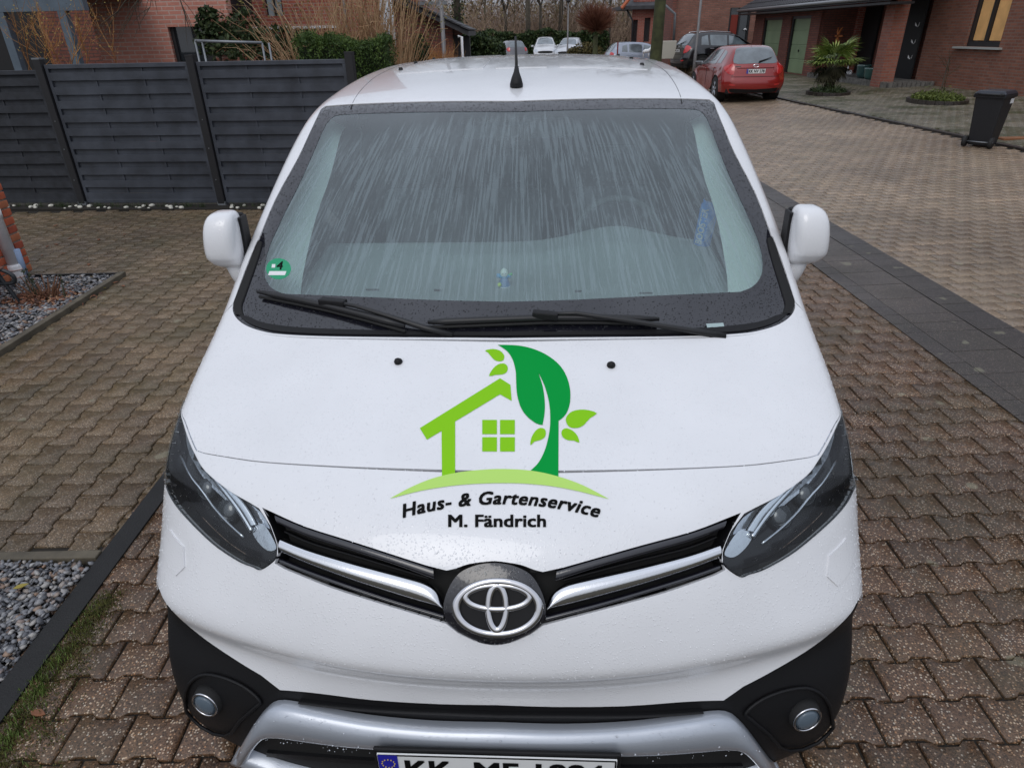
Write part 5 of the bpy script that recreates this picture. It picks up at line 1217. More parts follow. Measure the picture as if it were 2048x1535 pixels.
def make_car(name, label, loc, rz, paint, s=(1, 1, 1), plate_txt=None, detail=True, group=None, rack=False):
    S_ = car_surf(*s); t = thing(name, label, 'car', loc, rz, group)
    nu, nv = 80, 100; U, V = np.meshgrid(np.linspace(-1, 1, nu), np.linspace(0, S_.R - 1, nv)); P_ = S_.ev(U.ravel(), V.ravel()); idx = np.arange(nu * nv).reshape(nv, nu)
    F_ = np.stack([idx[:-1, :-1], idx[:-1, 1:], idx[1:, 1:], idx[1:, :-1]], -1).reshape(-1, 4)
    if S_.sign < 0: F_ = F_[:, ::-1]
    mesh_np('body', P_, F_, paint, t, True)
    def pt(nm, poly, mat, off=.006, sm=3, both=False, **k):
        q = cat_rom(poly, sm, True) if sm else densify(poly, .1)
        r_ = [patch(S_, nm, q, mat, t, off, .08, skirt=.008, **k)]
        if both: r_.append(patch(S_, nm, mir(q), mat, t, off, .08, skirt=.008, **k))
        return r_
    e = CU(4.55)
    rg = [(-e, 5.25), (-e * .98, 6.9), (-e * .80, 7.9), (0, 8.05), (e * .80, 7.9), (e * .98, 6.9), (e, 5.25), (0, 5.15)]
    pt('rear_window', rg, M['carglass'])
    fg = [(-e * .98, 14.2), (-e * .92, 12.6), (-e * .6, 12.15), (0, 12.05), (e * .6, 12.15), (e * .92, 12.6), (e * .98, 14.2), (0, 14.35)]
    pt('windscreen_pane', fg, M['carglass'])
    a0, a1 = CU(5.5), CU(7.75)
    for d in ([(a0, 9.5), (a1, 9.2), (a1, 7.8), (a0 + .03, 8.6)], [(a0, 9.75), (a0, 11.2), (a1, 11.15), (a1, 9.5)], [(a0, 11.4), (a0, 12.5), (a0 + .07, 13.25), (a1, 13.9), (a1, 11.35)]):
        pt('side_window', densify(d, .15), M['carglass'], sm=0, both=True)
    pt('taillight', [(CU(4.5), 3.4), (CU(4.3), 4.4), (CU(4.7), 5.1), (CU(6.5), 5.1), (CU(7.6), 4.6), (CU(6.6), 3.6)], M['taillight'], .012, both=True, pillow=(.012, .08))
    pt('headlight', [(CU(4.2), 17.4), (CU(4.4), 18.1), (CU(6.5), 18.0), (CU(7.8), 17.2), (CU(7.0), 16.7)], M['headlight'], .01, both=True, pillow=(.01, .08))
    pt('front_grille', [(-CU(3.6), 17.9), (CU(3.6), 17.9), (CU(3.2), 18.5), (-CU(3.2), 18.5)], M['inner'], .006)
    pt('lower_intake', [(-CU(4.0), 19.0), (CU(4.0), 19.0), (CU(4.2), 19.7), (-CU(4.2), 19.7)], M['inner'], .006)
    pt('bumper_trim', [(-CU(5.0), .1), (0, .05), (CU(5.0), .1), (CU(5.4), .75), (0, .6), (-CU(5.4), .75)], M['plastic'], .008)
    if detail:
        for z_ in (2.55,): # bumper seam and reflectors
            for q in (1, -1): pt('bumper_reflector', [(q * CU(4.0), 1.25), (q * CU(5.6), 1.3), (q * CU(5.6), 1.6), (q * CU(4.0), 1.5)], M['taillight'], .008)
        m = MB(); m.tube([tuple(S_.ev(u, 3.05)[0]) for u in np.linspace(-CU(5.2), CU(5.2), 24)], .008, 4); m.build('bumper_seam', M['inner'], t)
        m = MB(); m.tube([tuple(S_.ev(q, v)[0] + np.array([0, -.004, 0])) for q, v in [(-CU(4.9), 3.2), (-CU(4.7), 4.8), (-CU(4.5), 5.2)]], .006, 4); m.build('hatch_seam', M['inner'], t)
        w0 = S_.ev(.05, 5.3)[0] + np.array([0, -.03, .02]); w1 = S_.ev(CU(3.2), 5.9)[0] + np.array([0, -.03, .03]); m = MB(); m.tube([w0, (w0 + w1) / 2, w1], [.022, .014, .008], 6); m.build('rear_wiper', M['plastic'], t, True)
        c_ = S_.ev(0, 4.75)[0] + np.array([0, -.012, 0]); m = MB(); m.tube([c_ + np.array([.075 * math.cos(q), 0, .035 * math.sin(q)]) for q in np.linspace(0, 6.28, 25)], .008, 5, False)
        for dx_ in (-.03, 0, .03): m.box((c_[0] + dx_, c_[1], c_[2]), (.006, .01, .04))
        m.build('badge', M['chromed'], t)
        c2_ = S_.ev(-CU(3.3), 4.65)[0] + np.array([0, -.01, 0]); m = MB(); m.box(tuple(c2_), (.16, .006, .022)); m.build('name_badge', M['chromed'], t)
        pt('plate_recess', densify([(-CU(3.2), 3.35), (CU(3.2), 3.35), (CU(3.5), 4.35), (-CU(3.5), 4.35)], .1), paint, -.0, sm=0, pillow=(-.0, .05))
        m = MB(); m.tube([tuple(S_.ev(u, 4.42)[0] + np.array([0, -.012, 0])) for u in np.linspace(-CU(3.5), CU(3.5), 12)], .012, 6); m.build('boot_handle', paint, t, True)
        for q in (1, -1):
            for v_ in (9.6, 11.3):
                m = MB(); m.tube([tuple(S_.ev(q * u, v_ if u > .72 else v_)[0] * np.array([1.003, 1, 1])) for u in (.70, .78, .86, .95)], .005, 4); m.build('door_seam', M['inner'], t)
            for v_ in (10.0, 11.75):
                c_ = S_.ev(q * CU(8.4), v_)[0]; m = MB(); m.box((c_[0] + q * .012, c_[1] - .12, c_[2] + .02), (.025, .17, .03)); bevel(m.build('door_handle', M['chromed'] if rack else paint, t), .008)
        m = MB(); p0 = S_.ev(0, 9.0)[0]; m.tube([p0, p0 + np.array([0, -.10, .20])], .005, 5); m.build('car_aerial', M['plastic'], t)
    if plate_txt is not None:
        c_ = S_.ev(0, 3.85)[0]; pl_ = plate(t, 0, c_[1] - .016, c_[2], .52, .115, plate_txt)
    for q in (1, -1):
        c_ = S_.ev(q * CU(8.0), 13.0)[0]; m = MB(); m.box((0, 0, 0), (.19, .10, .13)); o = m.build('side_mirror', paint if not detail else M['darkglass'], t); o.location = (c_[0] + q * .11, c_[1], c_[2] + .07); bevel(o, .035, 4)
        for y_ in (.84, 3.42): m = MB(); yy = y_ * s[1]; m.tube([(q * .62 * s[0], yy, .345), (q * .885 * s[0], yy, .345)], .37 * s[2], 26); m.build('wheel_arch', M['inner'], t)
        for y_ in (.84, 3.42): wheel(t, q * .80 * s[0], y_ * s[1], .315, .315, .205, q, 'wheel')
    if rack:
        for q in (1, -1): m = MB(); m.tube([tuple(S_.ev(q * CU(4.4), v)[0] + np.array([0, 0, h_])) for v, h_ in ((8.4, 0), (8.7, .04), (10, .045), (11.6, .04), (11.9, 0))], .014, 6); m.build('roof_rail', M['chromed'], t, True)
    m = MB(); m.box((0, 2.1 * s[1], .30), (1.5 * s[0], 3.9 * s[1], .12)); m.build('underside', M['inner'], t)
    return t
def carpaint(n, c, rough=.22, metal=.1): return pm(n, c, rough, metal, coat=1, crough=.05, var=.08, vscale=2)
p = gnd(1500, 205)
make_car('parked_car', 'red hatchback parked in the street, seen from behind', (p.x + .02, p.y - .15, gz(p.x) - .0), R(-1), carpaint('red_paint', (.27, .011, .009)), (1.0, 1.0, .97), 'KK NV 278')
p = at(1341, 110, 33.5); make_car('parked_car', 'black off-roader parked side-on before the brown brick house', (p.x + .0, 32.6, .27), R(-80), carpaint('black_paint', (.006, .006, .008)), (1.05, 1.06, 1.10), 'KK', rack=True)
def far_car(px_, py_base, Y, label, rz, col, s=(1, 1, 1), dz=0):
    q = at(px_, py_base, Y); return make_car('parked_car', label, (q.x, Y, 0 + dz), rz, carpaint('paint_%d' % px_, col), s, None, False)
far_car(1090, 112, 60, 'white off-roader facing the camera before the far hedge', math.pi - .05, (.62, .63, .65), (1.02, 1.02, 1.14))
far_car(1036, 108, 56, 'dark silver estate seen from behind, left of the white off-roader', .25, (.13, .13, .145), (1.0, 1.05, 1.02))
far_car(1148, 108, 58, 'pale car behind the thin lamp pole and the brown bush', math.pi - .25, (.55, .57, .60), (1.0, 1.0, 1.1))
q = at(968, 100, 30); make_car('parked_car', 'grey blue estate of which only the roof shows above the van', (q.x, 28.5, -.25), math.pi, carpaint('paint_greyblue', (.20, .25, .28)), (.98, 1, 1.02), None, False)
q = at(1200, 115, 40); make_car('parked_car', 'pale blue hatchback side-on behind the round-crowned tree', (q.x + .3, 40.5, -.05), R(-84), carpaint('paint_paleblue', (.30, .34, .42)), (1, 1, 1.02), None, False)

# ================================================================== wheelie bin
p = gnd(1958, 292)
t = thing('wheelie_bin', 'black wheelie bin with a white sticker standing at the kerb', 'wheelie bin', (p.x + .02, p.y - .02, gz(p.x)), R(127)); t.scale = (.84, .84, .84)
M['bin'] = pm('bin_plastic', (.013, .014, .017), .5, bump=.2, bscale=200); M['binlid'] = pm('bin_lid', (.020, .024, .034), .38)
H_ = 1.0
def frustum(m, x0, y0, x1, y1, z0, z1, cy0=0, cy1=0):
    vsx = [(-x0, -y0 + cy0, z0), (x0, -y0 + cy0, z0), (x0, y0 + cy0, z0), (-x0, y0 + cy0, z0), (-x1, -y1 + cy1, z1), (x1, -y1 + cy1, z1), (x1, y1 + cy1, z1), (-x1, y1 + cy1, z1)]
    m.add(vsx, [(3, 2, 1, 0), (4, 5, 6, 7), (0, 1, 5, 4), (1, 2, 6, 5), (2, 3, 7, 6), (3, 0, 4, 7)])
m = MB(); frustum(m, .19, .20, .25, .27, .03, H_ - .09, 0, .02); bevel(m.build('bin_body', M['bin'], t), .025, 3)
m = MB(); frustum(m, .275, .30, .28, .305, H_ - .10, H_ - .04, .02, .02); bevel(m.build('rim', M['bin'], t), .012, 2)
m = MB(); frustum(m, .285, .31, .23, .25, H_ - .035, H_ + .03, .02, .03); bevel(m.build('lid', M['binlid'], t), .02, 3)
m = MB(); m.tube([(-.25, .34, H_ - .03), (.25, .34, H_ - .03)], .018, 10); m.build('handle', M['bin'], t, True)
for q in (-1, 1): m = MB(); m.box((q * .2, .325, H_ - .03), (.03, .06, .04)); m.build('handle_bracket', M['bin'], t)
m = MB(); m.tube([(-.22, .22, .10), (.22, .22, .10)], .012, 8); m.build('axle', M['zinc'], t, True)
for q in (-1, 1):
    m = MB(); m.tube([(q * .205, .23, .10), (q * .26, .23, .10)], .10, 24); w_ = m.build('bin_wheel', M['rubber'], t, True); m = MB(); m.tube([(q * .255, .23, .10), (q * .268, .23, .10)], .035, 16); m.build('hub', M['bin'], w_, True)
m = MB(); m.box((-.252, -.14, .84), (.006, .15, .085)); o = m.build('sticker', M['white'], t)
for v in o.data.vertices: v.co.y -= .0
# ================================================================== foliage helpers
def leafmass(name, n, fn, size, mat, parent=None, kind='stuff', asp=.5, up=.0, flat=None):
    V = []; F = []; T = []
    c = np.array([fn() for _ in range(n)]); d = RNG.normal(0, 1, (n, 3)); d[:, 2] += up; d /= np.linalg.norm(d, axis=1)[:, None]; e = np.cross(d, RNG.normal(0, 1, (n, 3))); e /= np.linalg.norm(e, axis=1)[:, None]
    s_ = size * RNG.uniform(.5, 1.3, (n, 1)); a = c - d * s_; b = c + e * s_ * asp; g = c + d * s_; h = c - e * s_ * asp
    V = np.stack([a, b, g, h], 1).reshape(-1, 3); F = np.arange(4 * n).reshape(n, 4)
    o = mesh_np(name, V, F, mat, parent, False, {'tone': np.repeat(RNG.random(n), 4)})
    if kind: o['kind'] = kind
    return o
def leafmat(name, stops, rough=.6):
    t = NT(name); a = t.N('Attribute', None, attribute_name='tone').outputs['Fac']; n = t.noise(t.pos(), 3.5, 3)
    c = t.ramp(t.math('ADD', t.math('MULTIPLY', a, .65), t.math('MULTIPLY', t.ramp(n, [(.35, 0), (.65, 1)]), .35)), stops); t.set(col=c, rough=rough, spec=.25); return t.m
M['conifer'] = leafmat('conifer', [(0, (.018, .034, .010)), (.5, (.050, .090, .020)), (.85, (.09, .14, .026)), (1, (.15, .20, .04))])
M['ivy'] = leafmat('ivy', [(0, (.010, .018, .008)), (.6, (.03, .05, .016)), (1, (.08, .10, .04))])
M['laurel'] = leafmat('laurel', [(0, (.008, .016, .006)), (.6, (.028, .05, .014)), (1, (.09, .115, .04))])
M['twig'] = leafmat('twig', [(0, (.16, .09, .045)), (.5, (.42, .26, .14)), (1, (.62, .44, .27))], .8)
M['twig_or'] = leafmat('twig_orange', [(0, (.18, .07, .025)), (.5, (.42, .19, .06)), (1, (.55, .32, .13))], .8)
M['bark'] = pm('bark', (.055, .045, .032), .9, var=.5, vscale=5, bump=.8, bscale=25); M['bark_green'] = pm('mossy_bark', (.05, .055, .022), .9, var=.5, vscale=5, bump=.8, bscale=25)
def stems(name, items, mat, parent=None, k=3):
    """items: list of (path, r0, r1); one mesh of many thin stems"""
    V = []; F = []; T = []; 
    for path, r0, r1 in items:
        n = len(path); b = len(V); tone = random.random()
        for i, p in enumerate(path):
            p = Vector(p); tt = (Vector(path[min(i + 1, n - 1)]) - Vector(path[max(i - 1, 0)])); tt = tt.normalized() if tt.length > 1e-6 else Vector((0, 0, 1))
            a = tt.cross(Vector((.3, .9, .1))).normalized(); c = tt.cross(a); r = r0 + (r1 - r0) * i / (n - 1)
            for j in range(k): q = 2 * math.pi * j / k; V.append(tuple(p + (a * math.cos(q) + c * math.sin(q)) * r)); T.append(tone)
        for i in range(n - 1):
            for j in range(k): F.append((b + i * k + j, b + i * k + (j + 1) % k, b + (i + 1) * k + (j + 1) % k, b + (i + 1) * k + j))
    return mesh_np(name, V, F, mat, parent, False, {'tone': T})
def arching(base, n, h, spread, r=.008, droop=.5, seg=7, dirx=0):
    out = []
    for k in range(n):
        b = Vector(base()); a = random.uniform(0, 6.28); s_ = spread * random.uniform(.2, 1); H__ = h * random.uniform(.45, 1.05); dx, dy = math.cos(a) * s_ + dirx * random.random(), math.sin(a) * s_ * .6
        pth = []
        for i in range(seg + 1):
            t_ = i / seg; pth.append((b.x + dx * t_ ** 1.5 + random.gauss(0, .012), b.y + dy * t_ ** 1.5, b.z + H__ * (t_ - droop * random.uniform(.6, 1) * t_ ** 3)))
        out.append((pth, r * random.uniform(.6, 1.2), r * .3))
    return out
def branch(p, d, L, r, depth, out, spread=.55, n=3, grav=.02, shrink=.68):
    segs = 4; pth = [tuple(p)]; q = Vector(p); dd = Vector(d)
    for i in range(segs):
        dd = (dd + Vector((random.gauss(0, .10), random.gauss(0, .10), random.gauss(0, .06) + grav))).normalized(); q = q + dd * L / segs; pth.append(tuple(q))
        if depth > 0 and i >= 1 and random.random() < .8:
            s_ = Vector((random.gauss(0, 1), random.gauss(0, 1), random.gauss(.2, .6))).normalized(); branch(q, (dd + s_ * spread * 1.6).normalized(), L * shrink * random.uniform(.6, 1), r * .5, depth - 1, out, spread, n, grav, shrink)
    out.append((pth, r, r * .55))
    if depth > 0:
        for k in range(n): s_ = Vector((random.gauss(0, 1), random.gauss(0, 1), random.gauss(.2, .6))).normalized(); branch(q, (dd + s_ * spread).normalized(), L * shrink * random.uniform(.7, 1.1), r * .6, depth - 1, out, spread, n, grav, shrink)
def bare_tree(name, label, loc, h, r, depth=4, group=None, mat=None, cat='tree', trunk_h=.35, lean=0):
    t = thing(name, label, cat, loc, 0, group); th_ = h * trunk_h; mat = mat or M['bark']
    m = MB(); top_ = Vector((lean * th_, 0, th_)); m.tube([(0, 0, -.1), tuple(top_ * .5 + Vector((random.gauss(0, .03), 0, 0))), tuple(top_)], [r, r * .85, r * .75], 9); m.build('trunk', mat, t, True)
    out = []
    for k in range(4):
        a = random.uniform(0, 6.28); branch(top_, Vector((math.cos(a) * .5, math.sin(a) * .5, 1)).normalized(), h * .28, r * .5, depth, out)
    o = stems('branches', out, mat, t); return t

# ================================================================== left: houses, shrubs, hedge beyond the fence
M['frame_blue'] = pm('blue_grey_steel', (.09, .12, .15), .5, var=.15); M['void'] = pm('dark_recess', (.008, .008, .009), .6); M['winframe'] = pm('dark_window_frame', (.02, .02, .022), .4)
YA = 15.0
def xz(px_, py_, Y): p = at(px_, py_, Y); return p.x, p.z
t = thing('brick_house', 'pink brick house with a dark blue-grey carport frame behind the fence', 'house', (0, YA, 0))
xl = at(208, 115, YA).x - .05; xr = at(470, 100, YA).x; wx0, wz0 = xz(348, 120, YA); wx1, wz1 = xz(392, 55, YA); wx1b = at(400, 110, YA).x
def wall_with_hole(name, x0, x1, z1, holes, mat, parent, y=0, th=.25):
    """brick wall in the x,z plane pieced round its openings"""
    xs_ = sorted({x0, x1, *[h[0] for h in holes], *[h[1] for h in holes]}); m = MB()
    for a, b in zip(xs_[:-1], xs_[1:]):
        hs_ = sorted([(h[2], h[3]) for h in holes if h[0] <= a + 1e-6 and h[1] >= b - 1e-6]); z = -.2
        for c, d in hs_ + [(z1, None)]:
            if c > z: m.box(((a + b) / 2, y + th / 2, (z + c) / 2), (b - a, th, c - z))
            if d is None: break
            z = d
    o = m.build(name, mat, parent); return o
hx0, hx1, hz0, hz1 = wx0 + .02, wx0 + .86, 1.0, at(350, 54, YA).z
wall_with_hole('wall', xl, xr, 6.5, [(hx0, hx1, hz0, hz1)], M['brick_pink'], t)
m = MB(); m.box(((hx0 + hx1) / 2, .02, hz1 + .11), (hx1 - hx0 + .1, .03, .2)); m.build('lintel', pm('soldier_brick', (.47, .19, .14), .85, var=.2), t)
m = MB(); m.box(((hx0 + hx1) / 2, .17, (hz0 + hz1) / 2), (hx1 - hx0, .02, hz1 - hz0)); wn_ = m.build('window', M['darkglass'], t)
for x in (hx0 + .03, hx1 - .10): m = MB(); m.box((x, .13, (hz0 + hz1) / 2), (.07 if x < hx1 - .2 else .2, .08, hz1 - hz0)); m.build('window_frame', M['winframe'], wn_)
m = MB(); m.box((xl - .0 + .125, 1.7, 3.1), (.25, 3.0, 6.4)); m.build('side_wall', M['brick_dark'], t)
x0_ = at(-120, 60, YA).x; m = MB(); m.box(((x0_ + xl) / 2 - 1, 3.0, 3.1), (xl - x0_ + 2, .25, 6.6)); m.build('recess_wall', M['void'], t)
a_ = at(100, 100, YA + 2.8).x; b_ = at(150, 100, YA + 2.8).x; m = MB(); m.box(((a_ + b_) / 2 + .6, 2.8, 1.5), (b_ - a_ + 1.2, .1, 3.2)); m.build('inner_wall', M['brick_dark'], t)
# carport frame
YC = 12.6
def post_px(p0, p1, Y, r_, nm, par, mat): a, b = at(*p0, Y), at(*p1, Y); a.x = b.x = (b.x); m = MB(); m.box((b.x, Y - YA, 1.6), (r_, r_, 3.3)); return m.build(nm, mat, par)
x1_ = at(38, 128, YC).x; x2_ = at(155, 120, YC).x
for x in (x1_, x2_): m = MB(); m.box((x, YC - YA, 1.55), (.13, .13, 3.1)); m.build('carport_post', M['frame_blue'], t)
zb = at(60, 14, YC).z; zb2 = at(190, -2, YC).z
m = MB(); m.box((x2_ - 1.7, YC - YA, zb + .04), (4.2, .14, .22), M=Matrix.Identity(4)); m.build('carport_beam', M['frame_blue'], t)
m = MB(); m.box((x2_ - 2.5, YC - YA + 1.3, zb + .22), (5.4, 2.5, .05)); m.build('carport_roof', M['frame_blue'], t)
# second, redder gable house set back
YB = 19.0
t = thing('brick_house', 'redder brick gable with two dark windows behind the twiggy shrubs', 'house', (0, YB, 0))
x0 = at(455, 60, YB).x - .4; x1 = at(760, 60, YB).x; holes = []
for (p0, p1, zt) in (((462, 0), (508, 30), 30), ((532, 0), (568, 33), 33)):
    a, b = at(p0[0], zt, YB).x, at(p1[0], zt, YB).x; holes.append((a, b, at(p0[0], zt, YB).z, 4.4))
wall_with_hole('wall', x0, x1, 7.5, holes, M['brick_red'], t)
for k, h in enumerate(holes):
    m = MB(); m.box(((h[0] + h[1]) / 2, .16, (h[2] + h[3]) / 2), (h[1] - h[0], .02, h[3] - h[2])); w_ = m.build('window', M['darkglass'], t); m = MB(); m.box(((h[0] + h[1]) / 2, .10, (h[2] + h[3]) / 2), (.05, .05, h[3] - h[2])); m.build('window_frame', M['winframe'], w_)
    if k == 1: m = MB(); m.box((h[0] + .22, .13, h[2] + .6), (.35, .02, 1.2)); m.build('net_curtain', pm('net_curtain', (.30, .36, .38), .8), w_)
m = MB(); m.box((holes[1][1] + .2, -.03, at(600, 55, YB).z), (2.2, .08, .06)); m.build('white_ledge', M['white'], t)
m = MB(); m.tube([(at(693, 40, YB).x, -.1, 0), (at(693, 40, YB).x, -.1, 5)], .035, 10); m.build('drainpipe', M['zinc'], t, True)
# third house with low dark roof
YD = 27.0
t = thing('brick_house', 'brick house with a low dark tiled roof and verge, left of the far hedge', 'house', (0, YD, 0))
x0 = at(790, 60, YD).x; x1 = at(905, 60, YD).x; zt0 = at(815, 0, YD).z; ze = at(935, 62, YD).z
m = MB(); m.add([(x0, 0, -.2), (x1, 0, -.2), (x1, 0, at(905, 52, YD).z), (x0, 0, zt0 + .6), (x0, 6, -.2), (x1, 6, -.2), (x1, 6, at(905, 52, YD).z), (x0, 6, zt0 + .6)], [(0, 1, 2, 3), (1, 5, 6, 2), (3, 2, 6, 7), (4, 7, 6, 5), (0, 3, 7, 4)], [[(x0, 0), (x1, 0), (x1, 2), (x0, 3)], [(0, 0), (6, 0), (6, 2), (0, 2)], [(0, 0)] * 4, [(0, 0)] * 4, [(0, 0)] * 4]); m.build('wall', M['brick_dark'], t)
M['rooftile'] = pm('dark_roof_tile', (.045, .045, .050), .55, var=.35, vscale=5)
rs = MB(); A_ = Vector((x0 - .6, -.5, at(790, -12, YD).z + .25)); B_ = Vector((at(938, 60, YD).x, -.5, ze)); nrow = 11
tl = thing_r = None
m = MB(); m.add([A_, B_, B_ + Vector((0, 7, 0)), A_ + Vector((0, 7, 0)), A_ + Vector((0, 0, -.16)), B_ + Vector((0, 0, -.16)), B_ + Vector((0, 7, -.16)), A_ + Vector((0, 7, -.16))], [(0, 1, 2, 3), (7, 6, 5, 4), (0, 4, 5, 1), (1, 5, 6, 2), (3, 2, 6, 7)]); rf = m.build('roof', M['rooftile'], t)
for k in range(nrow):
    p = A_.lerp(B_, (k + .5) / nrow); m = MB(); m.box((0, 3.4, .05), ((B_ - A_).length / nrow * 1.05, 7.0, .05)); o = m.build('roof_tile_course', M['rooftile'], rf); o.location = p; o.rotation_euler = (0, math.atan2(A_.z - B_.z, B_.x - A_.x) - .05, 0)
m = MB(); p = at(868, 8, YD); m.box((p.x, -.55, p.z), (1.0, .1, .10)); m.build('skylight', M['zinc'], t)
m = MB(); a_, b_ = at(905, 72, YD), at(940, 110, YD); m.box(((a_.x + b_.x) / 2, .5, a_.z / 2), (b_.x - a_.x, .6, a_.z)); m.build('dark_shed', M['void'], t)
p = at(925, 112, 24); m = MB(); zt = at(922, 74, 24).z; m.tube([(0, 0, 0), (0, 0, zt), (-.12, 0, zt + .01)], .045, 8); o = m.build('white_post', M['pipe'], None, True); o.location = (p.x, 24, 0); tag(o, 'short white pipe post with bent top beside the dark shed', 'post')
# ivy and evergreen shrubs on the pink house
def blob(cx_, cy_, cz_, rx, ry, rz_):
    def f():
        d = np.array([random.gauss(0, 1) for _ in range(3)]); d /= np.linalg.norm(d); r_ = random.random() ** .25; return (cx_ + d[0] * rx * r_, cy_ + d[1] * ry * r_, cz_ + d[2] * rz_ * r_)
    return f
def multi(fs):
    return lambda: random.choice(fs)()
def shrub(label, Y, spots, n, size, mat, name='evergreen_shrub', cat='shrub', asp=.5):
    t = thing(name, label, cat, (0, 0, 0)); fs = []
    for px_, py_, rx, rz_ in spots: p = at(px_, py_, Y); fs.append(blob(p.x, Y, p.z, rx, rx * .7, rz_))
    leafmass('foliage', n, multi(fs), size, mat, t, asp=asp)
    p = at(spots[0][0], spots[0][1], Y); m = MB(); m.tube([(p.x, Y, 0), (p.x + .05, Y, p.z)], [.05, .02], 6); m.build('stem', M['bark'], t); return t
shrub('dark green climber on the corner of the pink brick house', 14.6, [(425, 60, .35, .42), (440, 85, .5, .35), (462, 72, .3, .3), (418, 45, .2, .3)], 1500, .055, M['ivy'])
shrub('loose dark evergreen behind the galvanised gate frame', 14.0, [(520, 90, .8, .28), (560, 75, .6, .22), (490, 52, .3, .3), (600, 100, .7, .3), (545, 105, .9, .2)], 2300, .05, M['ivy'])
# galvanised gate frame
t = thing('gate_frame', 'galvanised tube gate frame standing behind the middle fence panels', 'gate', (0, 0, 0)); YG = 11.0
a, b = at(390, 82, YG), at(524, 86, YG)
m = MB(); m.tube([a, b], .020, 8); m.build('top_rail', M['zinc'], t, True)
for q, dx_ in ((a, 0), (a, .10), (b, 0), (b, .10)): m = MB(); m.tube([(q.x + dx_, YG, 0), (q.x + dx_, YG, q.z)], .015, 8); m.build('upright', M['zinc'], t, True)
# clipped conifer hedge
YH = 10.6; hx0, hx1 = at(600, 100, YH).x, at(780, 100, YH).x; hz = at(690, 86, YH).z
def hedge_pt():
    x = random.uniform(hx0, hx1); u = random.random(); top_ = hz + .05 * math.sin(x * 7) + (.10 if x < hx0 + .22 else 0)
    if u < .45: return (x, YH - .35 + random.gauss(0, .05), random.uniform(.2, top_))
    if u < .8: return (x, YH + random.uniform(-.35, .35), top_ + random.gauss(0, .035))
    if u < .9: return (hx1 + random.gauss(0, .03), YH + random.uniform(-.35, .35), random.uniform(.2, top_))
    return (x, YH + random.uniform(-.3, .3), random.uniform(.3, top_))
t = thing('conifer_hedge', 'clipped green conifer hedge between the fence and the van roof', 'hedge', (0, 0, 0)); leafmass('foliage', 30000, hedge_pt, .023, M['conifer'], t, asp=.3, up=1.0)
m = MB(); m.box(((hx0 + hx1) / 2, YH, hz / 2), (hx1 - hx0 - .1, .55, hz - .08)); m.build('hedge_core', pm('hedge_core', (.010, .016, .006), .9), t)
# big arching twig shrubs
def rb(x0, x1, y0, y1, z=0): return lambda: (random.uniform(x0, x1), random.uniform(y0, y1), z)
def twig_shrub(label, items, mat, parent_leaf=None): t = thing('twiggy_shrub', label, 'shrub', (0, 0, 0)); stems('stems', items, mat, t); return t
YS = 12.4; X = lambda px_, Y=YS: at(px_, 90, Y).x
twig_shrub('pale arching bare stems in front of the redder brick gable', arching(rb(X(600), X(660), 12.0, 12.6), 260, 3.6, 1.5, .011, .35, 8, -.3) + arching(rb(X(560), X(620), 12.0, 12.6), 60, 2.2, 2.0, .007, .45, 8, -1.0), M['twig'])
twig_shrub('tall bare stems rising behind the conifer hedge', arching(rb(X(680), X(800), 12.2, 13.0), 420, 3.9, 1.1, .011, .25, 8) + arching(rb(X(640), X(850), 12.2, 13.2), 1300, 2.3, .8, .006, .5, 7), M['twig'])
YS2 = 16.0; X2 = lambda px_: at(px_, 90, YS2).x
twig_shrub('dense orange brown twig hedge left of the grey lamp post', arching(rb(X2(735), X2(895), 15.5, 17), 3200, 2.35, .45, .006, .35, 6), M['twig_or'])
leafmass_t = thing('yellow_budding_shrub', 'yellowish budding thicket between the bare stems and the brick gable', 'shrub', (0, 0, 0))
leafmass('foliage', 2600, multi([blob(X2(590), 14.5, 2.1, 1.0, .5, .9), blob(X2(760), 15, 2.0, 1.2, .5, .9), blob(X2(820), 15, 2.3, .9, .5, .7)]), .03, leafmat('budding', [(0, (.05, .05, .014)), (.6, (.14, .12, .035)), (1, (.26, .22, .06))]), leafmass_t, asp=.4)
shrub('small dark evergreen bush below the grey lamp post', 15.0, [(838, 98, .22, .28), (830, 108, .3, .2)], 700, .04, M['ivy'])
